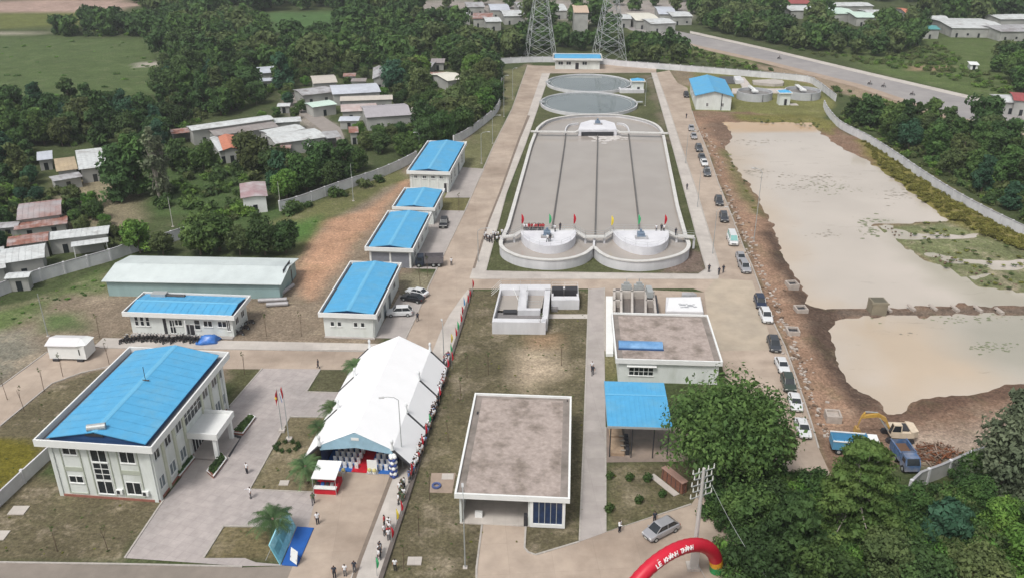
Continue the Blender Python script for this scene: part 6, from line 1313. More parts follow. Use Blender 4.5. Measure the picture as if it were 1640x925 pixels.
# white cabin
hc = 2.9; ctr, rz_, W_, D_ = rectpx((69,553),(136,555),(152,537),(90,536), hc)
t = thing('cabin', 'white cabin with pale pitched roof standing on the curved road at left', 'cabin', (ctr.x,ctr.y,0), rz_)
MB().box(-W_/2+.3,W_/2-.3,-D_/2+.3,D_/2-.3,.45,hc-.05).build('wall', M_white, t); mb = MB(); gable_roof(mb, W_*.78, D_, hc, .55, 'x', .08); mb.v = [(x-W_*.1,y,z) for x,y,z in mb.v]; mb.build('roof', mat('pale_sheet',(.68,.67,.68),.5,.04,.5), t)
mb = MB(); mb.add([(W_*.29,-D_/2,hc),(W_/2,-D_/2+.4,hc),(W_/2,D_/2-.4,hc),(W_*.29,D_/2,hc),(W_*.29,0,hc+.5)], [(0,1,4),(1,2,4),(2,3,4)]); mb.build('hipped_end', M_white, t)
for x in (-.3,.3): MB().box(x*W_-.5,x*W_+.5,-D_/2+.1,-D_/2+.4,0,.45).build('foot', M_dark, t)
mb = MB(); mb.box(W_*.3,W_*.3+.12,-D_/2+.22,-D_/2+.29,1.2,2.2); mb.build('window', M_glass, t)
# concrete things in and round the pond
t = thing('concrete_box', 'square concrete chamber standing in the pond at the head of the divider bank', 'concrete chamber', G(1403,501,-.6)); mb = MB(); 
mb.box(-1.35,1.35,-1.2,1.2,-.5,2.6); mb.build('wall', mat('stained_concrete',(.26,.23,.17),.9,.2,1,.05,(.18,.16,.12),.5), t); mb = MB(); mb.box(-1.1,1.1,-.95,.95,2.6,2.64); mb.build('opening', mat('shade_hole',(.12,.11,.08)), t)
mb = MB(); mb.box(-1.55,1.55,-1.3,-1.15,2.2,2.5); mb.build('lip', mat('stained_concrete',(.26,.23,.17)), t)
for i, px in enumerate(((1420,496),(1458,494),(1493,494),(1528,495),(1565,496),(1599,499))):
    t = MB(); t.obox((0,0,.35),0,.8,1.7,.25,ang=R(25)); t.obox((.2,-.3,.1),0,.6,1.3,.4,ang=R(25)); o = t.build('concrete_slab', M_rock); o.location = G(*px,-.35); o.rotation_euler = (R(6),R(14),0)
    tag(o, 'tilted pale slab on the pond divider, %s counting from the square chamber' % ords[i], 'slab', 'slabs on the pond divider')
for px, lab, hh in (((1268,459),'open topped square concrete pit, farthest on the left pond bank',.9),((1282,498),'square concrete pit beside the left end of the divider bank',.8),((1269,534),'concrete pit set in the brown bank near the long grey car',.9),((1333,672),'buff block of earth and concrete on the bank left of the excavator',1.2)):
    t = thing('manhole_pit', lab, 'concrete pit', G(px[0],px[1],-.1), R(random.uniform(-15,10))); mb = MB(); w=1.05
    for a in ((-w,w,-w,-w+.25),(-w,w,w-.25,w),(-w,-w+.25,-w+.25,w-.25),(w-.25,w,-w+.25,w-.25)): mb.box(*a,-.5,hh)
    mb.build('pit_wall', M_rock, t); MB().box(-w+.25,w-.25,-w+.25,w-.25,-.5,hh-.35).build('pit_floor', M_dark if hh < 1 else M_rock, t)
# manhole covers
for px, lab, s in (((664,898),'pale manhole cover on the grass near the bottom lamp post',.8),((717,763),'white rectangular cover on the tan slab beside the pump house',.75),((455,773),'small pale cover on the plaza lawn near the palm',.6),((30,817),'grey concrete slab on the grass at lower left, nearer the low wall',1.0),((-2,857),'grey slab cut by the left edge on the lower left grass',1.0)):
    o = MB().box(-s,s,-s*.8,s*.8,-.02,.12).build('manhole_cover', M_pave); o.location = G(*px); tag(o, lab, 'manhole cover')
P_ = [(691,757),(730,757),(724,789),(688,788)]; o0 = G(*P_[0]); o = MB().prism([G(*p).to_2d()-o0.to_2d() for p in P_], -.02, .06).build('ground_slab', mat('tan_slab',(.32,.25,.2),.9,.1)); o.location = o0; tag(o, 'tan slab on the grass left of the pump house', 'slab')
mb = MB(); [mb.ring((0,0),.35+.0*k,.62-.01*k,.06+.05*k,.11+.05*k,18) for k in range(4)]; o = mb.build('hose_coil', mat('hose_blue',(.08,.11,.25),.6)); o.location = G(699,778,.06); tag(o, 'coil of dark blue hose lying on the tan slab', 'hose coil')
# rubble along the pond bank and clods
mb = MB(); rk = [(1120,205),(1140,235),(1160,292),(1172,330),(1186,362),(1200,392),(1214,428),(1235,470),(1262,530),(1285,590),(1300,640),(1325,700)]
for i in range(420):
    k = random.random()*(len(rk)-1); j = int(k); f = k-j; u = rk[j][0]*(1-f)+rk[j+1][0]*f+random.gauss(0,2.5 if random.random() < .6 else 12); v = rk[j][1]*(1-f)+rk[j+1][1]*f
    p = G(u,v,-.05); s = random.uniform(.12,.42); a = random.uniform(0,3); mb.obox((p.x,p.y,s*.3-.05),0,s*1.6,s,s*.8,ang=a,mi=random.choice([0,0,1]))
tag(mb.build('rubble', [M_rock, M_mudm]), kind='stuff')
mb = MB()
for i in range(420):
    k = random.random()*len(POND); j = int(k) % len(POND); f = k-int(k); a_ = Vector(POND[j])*(1-f)+Vector(POND[(j+1)%len(POND)])*f
    if a_.x > 95 or a_.x < 24: continue
    c = Vector((55,140)); d = (a_-c).normalized(); p = a_+d*abs(random.gauss(2.2,2.2)); s = random.uniform(.08,.28)
    if sdist(np.array([p.x]), np.array([p.y]), POND)[0] < 1.0: continue
    mb.ball((p.x,p.y,-.35+s*.1),s*1.4,s,s*.8,5,4,mi=0)
tag(mb.build('mud_rubble', [M_mudm], None, False), kind='stuff')
# planters by the office
def planter(label, px, wd=.9):
    P = [G(*p).to_2d() for p in px]; o = sum(P, Vector((0,0)))/len(P); P = [p-o for p in P]; t = thing('planter', label, 'planter', (o.x,o.y,0))
    mb = MB(); mb.prism(P, 0, .38); mb.build('planter_wall', mat('maroon_plinth',(.28,.12,.09)), t); mb = MB(); strip(mb, P, .2, .38, .47, True); mb.build('rim', M_white, t)
    lf = MB(); c = sum(P, Vector((0,0)))/len(P)
    for i in range(700):
        a, b = random.random(), random.random(); p = (P[0]*(1-a)+P[1]*a)*(1-b)+(P[-1]*(1-a)+P[-2 if len(P) == 4 else 2]*a)*b; p = c+(p-c)*.85; z = random.uniform(.4,.75); s = .09
        d1 = Vector((random.gauss(0,1),random.gauss(0,1),random.gauss(0,1))).normalized()*s; d2 = d1.orthogonal().normalized()*s; v = Vector((p.x,p.y,z)); lf.quad(v-d1-d2,v+d1-d2,v+d1+d2,v-d1+d2)
    lf.build('hedge', L_dark, t); return t
planter('long planter with low hedge, farther of the two beside the entrance canopy', [(373,695),(389,697),(409,670),(401,666)])
planter('long planter with low hedge, nearer of the two beside the entrance canopy', [(332,757),(342,766),(363,737),(356,728)])
planter('narrow planter against the office wall before the entrance', [(279,762),(288,765),(312,735),(306,731)])
o = MB().prism([p-G(368,712).to_2d() for p in GP([(354,726),(368,732),(387,699),(376,696)])], .06, .12).build('door_mat', mat('black_ramp',(.05,.05,.055),.8,.15,3)); o.location = G(368,712); tag(o, 'black ramp surface between the two entrance planters', 'ramp')

# ---------------------------------------------------------------- people
def skin_body(pose):
    """one continuous body grown from a skeleton"""
    J = {'hip':(0,0,.93),'spine':(0,-.01,1.15),'chest':(0,0,1.35),'neck':(0,.0,1.48),'head0':(0,.02,1.56),'head1':(0,.02,1.68)}
    E = [('hip','spine'),('spine','chest'),('chest','neck'),('neck','head0'),('head0','head1')]
    for s, n in ((-1,'l'),(1,'r')):
        st = pose.get('stride',0)*s; ar = pose.get('arm',0)
        J['hj'+n] = (s*.09,0,.9); J['kn'+n] = (s*.10,st*.5+.02,.49); J['an'+n] = (s*.10,st-.02,.09); J['to'+n] = (s*.11,st+.14,.04)
        J['sh'+n] = (s*.17,0,1.40)
        if ar and s == 1: J['el'+n] = (s*.26,.22,1.22); J['wr'+n] = (s*.2,.42,1.34); J['ha'+n] = (s*.18,.5,1.38)
        else: J['el'+n] = (s*.23,-st*.25-.02,1.13); J['wr'+n] = (s*.24,-st*.4+.06,.89); J['ha'+n] = (s*.235,-st*.4+.09,.80)
        E += [('hip','hj'+n),('hj'+n,'kn'+n),('kn'+n,'an'+n),('an'+n,'to'+n),('chest','sh'+n),('sh'+n,'el'+n),('el'+n,'wr'+n),('wr'+n,'ha'+n)]
    rad = {'hip':.13,'spine':.12,'chest':.14,'neck':.055,'head0':.09,'head1':.085,'hj':.09,'kn':.06,'an':.045,'to':.04,'sh':.06,'el':.042,'wr':.03,'ha':.035}
    names = list(J); me = bpy.data.meshes.new('skeleton'); me.from_pydata([J[n] for n in names], [(names.index(a), names.index(b)) for a, b in E], [])
    o = bpy.data.objects.new('skeleton', me); COL.objects.link(o); m = o.modifiers.new('s', 'SKIN'); sv = me.skin_vertices[0].data
    for i, n in enumerate(names):
        r_ = rad.get(n) or rad[n[:-1]]; sv[i].radius = (r_, r_); sv[i].use_root = (n == 'hip')
    m2 = o.modifiers.new('d', 'SUBSURF'); m2.levels = 1; m2.render_levels = 1
    dg = bpy.context.evaluated_depsgraph_get(); mm = bpy.data.meshes.new_from_object(o.evaluated_get(dg)); bpy.data.objects.remove(o); return mm
def person_proto(pose, shirt, trousers, cap=None, skirt=False):
    mm = skin_body(pose); mm.materials.clear(); mm.materials.append(mat('skin_tone', (.38,.22,.15), .6, .05)); mm.name = 'person'
    mm.polygons.foreach_set('use_smooth', [True]*len(mm.polygons))
    root = bpy.data.objects.new('person', mm); COL.objects.link(root)
    def cloth(name, test, off, m):
        keep = [p for p in mm.polygons if test(p.center)]; ids = sorted({i for p in keep for i in p.vertices}); mp = {v: i for i, v in enumerate(ids)}
        b = MB(); b.add([mm.vertices[i].co+mm.vertices[i].normal*off for i in ids], [tuple(mp[i] for i in p.vertices) for p in keep]); return b.build(name, m, root, True)
    cloth('shirt', lambda c: (c.z > .93 and c.z < 1.475 and not (abs(c.x) > .19 and c.z < 1.2)), .018, shirt)
    cloth('trousers', lambda c: c.z <= .97 and c.z > .1 and abs(c.x) < .2, .016, trousers)
    cloth('shoes', lambda c: c.z <= .11, .012, M_dark); cloth('hair', lambda c: c.z > 1.62 or (c.z > 1.52 and c.y < -.02), .014, cap or mat('black_hair', (.015,.012,.01), .7))
    return root
sh = {'w': mat('shirt_white',(.72,.72,.74),.8), 'd': mat('shirt_dark',(.04,.045,.06),.8), 'r': mat('shirt_red',(.4,.04,.05),.8), 'b': mat('shirt_blue',(.12,.2,.4),.8), 'g': mat('shirt_olive',(.09,.12,.07),.8)}
tr = {'d': mat('trousers_dark',(.025,.025,.035),.8), 'g': mat('trousers_grey',(.12,.12,.13),.8), 'o': mat('trousers_olive',(.08,.1,.06),.8)}
PP = {}
def person(px, key, label, group=None, face=None, z=.05):
    k = key
    if k not in PP: 
        s, t_, pz = k; PP[k] = person_proto({'s':{}, 'k':{'stride':.2}, 'a':{'arm':1}}[pz], sh[s], tr[t_]); c = PP[k]
        tag(c, label, 'person')
    else: c = dup(PP[k]); c['label'] = label
    if 'group' in c: del c['group']
    if group: c['group'] = group
    c.location = G(*px, z); c.rotation_euler = (0,0,random.uniform(0,6.28) if face is None else R(face)); s_ = random.uniform(.97,1.06); c.scale = (s_*1.08, s_*1.08, s_); return c
WD = ('w','d','s')
for px, key, lab, f in (((509,838),('w','d','s'),'person in white shirt and dark trousers standing alone on the road by the blue stage',200),((502,806),('g','g','k'),'dark clothed person walking from the booth towards the blue stage',190),
    ((396,757),('w','d','s'),'person in white shirt standing on the plaza left of the flagpole lawn',150),((402,797),('w','g','a'),'person in pale shirt with raised arm at the near corner of the flagpole lawn',120),
    ((510,589),('d','d','k'),'dark clothed person walking alone on the side road above the small square lawn',90),((723,425),('w','d','s'),'person in white shirt alone on the left road beside the truck',200),((669,514),('d','g','k'),'person walking on the left road near the white off road car',0),
    ((948,593),('w','d','k'),'farther of two people walking together down the concrete path',180),((949,600),('d','g','k'),'nearer of two people walking together down the concrete path',180),((992,851),('w','d','a'),'person in white shirt with arm out on the kerb left of the silver car',220),
    ((1048,836),('d','d','s'),'dark clothed person standing behind the silver car',180),((1135,436),('d','d','s'),'left one of three dark figures at the corner near the basin',0),((1151,440),('d','d','k'),'middle one of three dark figures at the corner near the basin',0),((1158,437),('d','g','k'),'right one of three dark figures at the corner near the basin',0),
    ((1100,304),('d','g','s'),'lone dark figure on the right pavement halfway along the basin',0),((633,912),('w','d','s'),'person in white shirt at the bottom edge beside the long pavement',180),((568,915),('d','g','s'),'dark clothed person at the bottom edge on the left road',180),((553,921),('w','g','s'),'pale clothed person cut by the bottom edge on the left road',180),((536,924),('d','d','s'),'dark haired person at the very bottom edge of the left road',180),
    ((1099,190),('d','g','s'),'tiny dark figure at the far end of the right road near the shed',0)):
    person(px, key, lab, None, f)
for px, key, lab in (((897,369),('d','d','s'),'dark figure standing on the left basin platform right of the crowd'),((889,371),('w','d','a'),'pale figure standing at the crowd end beside the basin motor'),((877,388),('w','d','k'),'left of two people standing on the left basin platform'),((881,387),('d','g','s'),'right of two people standing on the left basin platform'),
    ((1051,371),('w','g','s'),'pale figure on the basin bridge near the right red flag'),((1059,371),('d','d','s'),'dark figure on the basin bridge beside the right red flag'),((1063,371),('w','d','s'),'white shirted figure under the right red flag'),((1082,377),('d','d','k'),'lone dark figure at the right end of the basin bridge')):
    person(px, key, lab, None, None, 3.1 if px[1] > 380 or px[0] < 910 else 2.92)
for i in range(16): person((840+i*2.0+random.uniform(-.6,.6), 369.5+random.uniform(-.8,.8)), random.choice([('d','d','s'),('r','d','s'),('w','d','s'),('r','g','k'),('d','g','s')]), 'person in the crowd on the left basin platform edge', 'crowd on the left basin platform', None, 2.95)
for c in [o for o in COL.objects if o.get('group') == 'crowd on the left basin platform']: pass
for i in range(20):
    u = 776+i*2.0; v = 386-(i*.25)+random.uniform(-5,5); person((u, v), random.choice([('w','d','s'),('w','g','s'),('d','d','s'),('w','d','k')]), 'person in the group standing on the pavement at the left end of the basin bridge', 'people at the left end of the basin bridge')
line = [(718,575),(713,600),(704,635),(693,672),(682,705),(668,744),(657,772)]
for i in range(110):
    k = random.random()*(len(line)-1); j = int(k); f = k-j; u = line[j][0]*(1-f)+line[j+1][0]*f+random.uniform(-4,2); v = line[j][1]*(1-f)+line[j+1][1]*f
    person((u, v), random.choice([('w','d','s'),('w','g','s'),('r','d','s'),('d','d','s'),('b','g','s'),('w','d','k')]), 'person in the dense crowd lining the pavement along the right side of the tent', 'crowd along the tent')
for i in range(10): person((645+random.uniform(-3,6)-i*.6, 780+i*3), ('g','o','s') if i % 3 else ('w','d','s'), 'person in the close group waiting on the pavement just below the tent corner', 'group below the tent corner')
for i in range(7): person((619+random.uniform(-4,6), 842+i*3.6), random.choice([('w','d','s'),('w','g','s'),('r','d','s')]), 'person in the small group halfway down the long pavement', 'group halfway down the pavement')
for i in range(4): person((609+random.uniform(-3,4), 884+i*4), ('w','g','k') if i % 2 else ('d','d','s'), 'person in the small group near the bottom of the long pavement', 'group near the bottom of the pavement')
for i in range(8): 
    p_ = inT((random.uniform(-W/2*.1, 1.5) if False else random.uniform(-4.5,-1.2), -y+random.uniform(.6,5))) if False else None
# riders on the highway
for i, (u, v) in enumerate(((1248,95),(1393,136),(1415,140),(1461,153))):
    b_ = dup(mk, G(u,v,.06), R(-25), 'motorbike ridden along the highway, %s of four from the left' % ords[i], 'motorbikes on the highway'); person((u,v), ('d','d','s'), 'rider on the %s motorbike from the left on the highway' % ords[i], 'highway riders', 65, .35)
# ---------------------------------------------------------------- plants
def rot_leaf(rs, n, c, s, outward=None, flat=0.0):
    """n random leaf quads round points c (n,3) with size s (n,) -> verts, faces"""
    d1 = rs.normal(size=(n,3)); 
    if outward is not None: 
        nr = outward+rs.normal(size=(n,3))*.55; nr /= np.linalg.norm(nr, axis=1)[:,None]+1e-9
    else: nr = rs.normal(size=(n,3)); nr /= np.linalg.norm(nr, axis=1)[:,None]
    d1 -= nr*(d1*nr).sum(1)[:,None]; d1 /= np.linalg.norm(d1, axis=1)[:,None]+1e-9; d2 = np.cross(nr, d1)
    s = s[:,None]; a = c-d1*s*1.3; b = c+d2*s*.7; e = c+d1*s*1.3; f = c-d2*s*.7
    V = np.stack([a,b,e,f],1).reshape(-1,3); F = np.arange(4*n).reshape(n,4); return V, F
def mesh_np(name, V, F, m):
    me = bpy.data.meshes.new(name); me.vertices.add(len(V)); me.vertices.foreach_set('co', V.astype(np.float32).ravel())
    me.loops.add(F.size); me.loops.foreach_set('vertex_index', F.astype(np.int32).ravel()); me.polygons.add(len(F)); me.polygons.foreach_set('loop_start', np.arange(0,F.size,4,dtype=np.int32)); me.polygons.foreach_set('loop_total', np.full(len(F),4,np.int32))
    me.materials.append(m); me.update(calc_edges=True); me.validate(); return me
def crown(seed, n_lobes, R_, H_, z0, n_leaf, leaf, shape='round', fill=.35):
    """leaf clumps on overlapping lobes spread through a crown of radius R_, from z0 to z0+H_"""
    rs = np.random.default_rng(seed); C = []; Q = []
    for i in range(n_lobes):
        if shape == 'round':
            th = rs.uniform(0,2*np.pi); rr = R_*.62*np.sqrt(rs.uniform(.03,1)); zz = rs.uniform(.12,.86); env = np.sin(np.pi*min(max(zz*.9+.1,0),1))**.5
            c = (rr*np.cos(th)*env, rr*np.sin(th)*env, z0+H_*zz); r = R_*rs.uniform(.22,.40)
        elif shape == 'plume':
            zz = rs.uniform(0,1); w_ = (1-zz)**.4*.8+.2; th = rs.uniform(0,2*np.pi); rr = R_*.6*w_*rs.uniform(.1,1); c = (rr*np.cos(th), rr*np.sin(th), z0+H_*zz*.9); r = R_*rs.uniform(.22,.36)*(w_*.6+.4)
        elif shape == 'layer':
            zz = (i % 9)/9+rs.uniform(-.03,.03); w_ = 1-.78*zz; th = rs.uniform(0,2*np.pi); rr = R_*w_*rs.uniform(.25,.82); c = (rr*np.cos(th), rr*np.sin(th), z0+H_*zz-.12*rr); r = R_*.26*(.5+.5*w_)
        C.append(c); Q.append(r)
    C = np.array(C); Q = np.array(Q); k = rs.integers(0, n_lobes, n_leaf); d = rs.normal(size=(n_leaf,3)); d /= np.linalg.norm(d,axis=1)[:,None]
    rad = Q[k]*(1-rs.uniform(0,1,n_leaf)**2*fill*1.6)*rs.uniform(.86,1.12,n_leaf); sq = np.array([1,1,.2 if shape == 'layer' else .78]); P = C[k]+d*sq*rad[:,None]
    out = d.copy(); out[:,2] = out[:,2]*.8+.35
    if shape == 'plume': out[:,2] += .3
    keep = P[:,2] > z0*.6; P, out = P[keep], out[keep]; n = len(P)
    V, F = rot_leaf(rs, n, P, leaf*np.clip(rs.lognormal(-.08,.38,n),.4,2.1), out); return V, F, C, Q
def trunk_mesh(seed, h, r, C, Q, n_br, m):
    rs = random.Random(seed); mb = MB(); bend = (rs.uniform(-.3,.3), rs.uniform(-.3,.3)); pts = [Vector((bend[0]*k*k, bend[1]*k*k, h*k)) for k in (0,.3,.6,.85,1)]
    mb.path(pts, [r, r*.82, r*.65, r*.5, r*.35], 7); idx = list(range(len(C))); rs.shuffle(idx)
    for i in idx[:n_br]:
        b = pts[rs.choice((1,2,3))]; c = Vector(C[i]); mid_ = b.lerp(c,.55)+Vector((0,0,-.08*(c-b).length)); mb.path([b, mid_, c], [r*.4, r*.25, r*.1], 5)
    return mb
PROT = {}
def tree_proto(key, seed, shape, R_, H_, z0, lobes, leaves, leaf, m, trunk_r, br=8, bark=None, fill=.35):
    V, F, C, Q = crown(seed, lobes, R_, H_, z0, leaves, leaf, shape, fill); cm = mesh_np('crown', V, F, m); tb = trunk_mesh(seed, z0+H_*.75, trunk_r, C, Q, br, bark)
    tm = tb.build('trunk', bark or M_bark); td = tm.data; bpy.data.objects.remove(tm); PROT[key] = (cm, td); return PROT[key]
def tree(key, P, rz, s, label, cat='tree', group=None, name='tree', sz=None, m=None):
    cm, td = PROT[key]; t = thing(name, label, cat, P, rz, group); t.scale = (s, s, s*(sz or 1))
    a = bpy.data.objects.new('crown', cm); COL.objects.link(a); a.parent = t; b = bpy.data.objects.new('trunk', td); COL.objects.link(b); b.parent = t
    if m:
        a.material_slots[0].link = 'OBJECT'; a.material_slots[0].material = m
    return t
LM = {'d': L_dark, 'm': L_mid, 'o': L_olive, 'b': L_bright, 't': L_teal, 'g': L_grey}
for i in range(5): tree_proto('r%d' % i, 100+i, 'round', 4.3, 6.4, 1.1, 30, 4200, .235, L_dark, .22)
for i in range(4): tree_proto('p%d' % i, 200+i, 'plume', 3.9, 7.6, .8, 38, 4400, .225, L_mid, .18)
for i in range(4): tree_proto('n%d' % i, 140+i, 'round', 4.4, 6.0, 1.0, 34, 9000, .165, L_dark, .24, 12)
MD = {}
def pickm(w): return LM[random.choices('dmobt', w)[0]]
# named trees nearest the camera
tree_proto('big', 301, 'round', 10.6, 9.0, 4.0, 95, 25000, .19, L_mid, .45, 34, M_paleb, fill=.75)
tree('big', G(1160,772), R(10), 1.0, 'biggest broad leafy tree, over the blue open shelter and parked cars', name='broadleaf_tree', m=L_mid)
tree_proto('bigside', 302, 'round', 3.2, 3.2, 5.2, 18, 5200, .17, L_olive, .2, 10, fill=.6)
tree('bigside', G(1232,778), 0, 1.0, 'thin olive tree with bare twigs leaning over the road right of the biggest tree', name='broadleaf_tree')
tree_proto('layer', 303, 'layer', 6.6, 11.5, 1.5, 130, 26000, .17, L_mid, .35, 40, M_paleb, fill=.5)
tree('layer', G(1362,852), 0, 1.05, 'feathery layered green tree standing before the blue bed truck', name='layered_tree', m=L_layer)
tree_proto('layer2', 304, 'layer', 5.6, 8.5, 1.2, 120, 15000, .19, L_dark, .3, 20, fill=.5)
tree('layer2', G(1262,905), 1, 1.0, 'dark layered tree at the bottom edge left of the feathery one', name='layered_tree')
tree_proto('casu', 305, 'plume', 4.8, 10.5, 1.0, 60, 14000, .17, L_grey, .3, 40, fill=.9)
tree('casu', G(1605,790), 0, 1.35, 'dull grey green wispy tree at the right edge by the scrap pile', name='casuarina_tree')
tree('casu', G(1668,765), 2, 1.4, 'taller dull wispy tree cut by the right edge above the jungle', name='casuarina_tree')
tree_proto('teal', 306, 'round', 3.6, 4.2, .6, 22, 4200, .30, L_teal, .22, 8)
tree('teal', G(1512,862), 0, 1.0, 'blue green tree with large leaves in the middle of the lower right jungle', name='broadleaf_tree')
for i, (px, k, s, m, lab) in enumerate((((1195,850),'r0',1.0,L_mid,'rounded tree at left edge of the jungle, beside the bottom road'),((1225,835),'r1',.9,L_dark,'dark rounded tree between road corner and the feathery tree'),((1205,930),'r2',1.0,L_dark,'dark tree at the bottom edge right of the arch foot'),((1310,955),'r3',1.05,L_mid,'tree at the bottom edge below the feathery layered tree'),
    ((1420,930),'r4',1.0,L_olive,'olive tree at the bottom edge below the layered tree'),((1470,960),'r0',1.0,L_dark,'dark tree at the bottom edge in the middle of the jungle'),((1560,955),'r2',1.0,L_olive,'olive tree at the bottom edge right of the blue green tree'),((1640,940),'r1',1.1,L_bright,'bright tree in the bottom right corner'),((1600,860),'r3',.8,L_bright,'yellow green creeper covered tree near the right edge'),((1455,830),'r4',.75,L_mid,'small green tree just below the weathered wall'),((1560,812),'r0',.7,L_mid,'small tree below the scrap pile and wispy trees'),((1655,870),'r2',.9,L_dark,'dark tree at the right edge above the corner'))):
    tree('n%d' % (i % 4), G(*px), i*1.3, s*.95, lab, name='broadleaf_tree', m=m)
# trees of the village side nearest the compound
nt_ = [((225,405),'r0',.95,'b','round bright tree at left behind the warehouse'),((262,408),'r1',.7,'o','low olive bush tree behind the left part of the warehouse'),((322,408),'r2',1.15,'m','large green tree behind the middle of the warehouse'),((352,402),'r3',1.2,'m','largest tree behind the middle of the warehouse'),((385,408),'r4',.8,'o','small olive tree behind the warehouse between two larger ones'),((425,408),'r0',1.0,'d','dark tree behind the right part of the warehouse'),((458,405),'r1',.95,'d','dark tree at the right end behind the warehouse'),
 ((198,320),'p0',1.7,'d','tall dark column tree left of the bare grey trees'),((222,314),'p1',1.9,'m','tall green column tree just left of the bare grey trees'),((146,335),'r2',.6,'b','small bright banana like tree in the dirt clearing'),((152,352),'r3',.7,'m','bushy small tree in the dirt clearing below the bright roof')]
for px, k, s, mm_, lab in nt_: tree(k, G(*px), random.uniform(0,6), s, lab, m=LM[mm_])
tree_proto('bare', 310, 'plume', 2.7, 9.5, 1.5, 50, 1500, .2, L_grey, .22, 44, M_paleb, fill=.9)
tree('bare', G(256,322), 0, 1.75, 'left one of two nearly bare grey trees with pale trunks beside the green clearing', name='bare_tree'); tree('bare', G(268,318), 2, 1.5, 'right one of two nearly bare grey trees with pale trunks beside the green clearing', name='bare_tree')
tree('p2', G(1365,190), 0, 1.0, 'dark dense tree beside the small white hut outside the far corner of the pond wall', sz=.85, m=L_dark)
tree('p3', G(1373,200), 1, .9, 'darkest tree right of the small hut outside the pond wall', sz=.9, m=L_dark)
tree('p1', G(1467,200), 1, .9, 'narrow upright dark tree between the highway and the long white wall', m=L_dark)
tree('r0', G(1566,222), 1, 1.7, 'large spreading dark tree near the right edge below the highway', m=L_dark); tree('r3', G(1590,235), 1, 1.3, 'olive tree right of the large spreading tree below the highway', m=L_olive)
tree('r1', G(295,98), 0, 1.9, 'large dark tree on the right edge of the big meadow', m=L_dark)
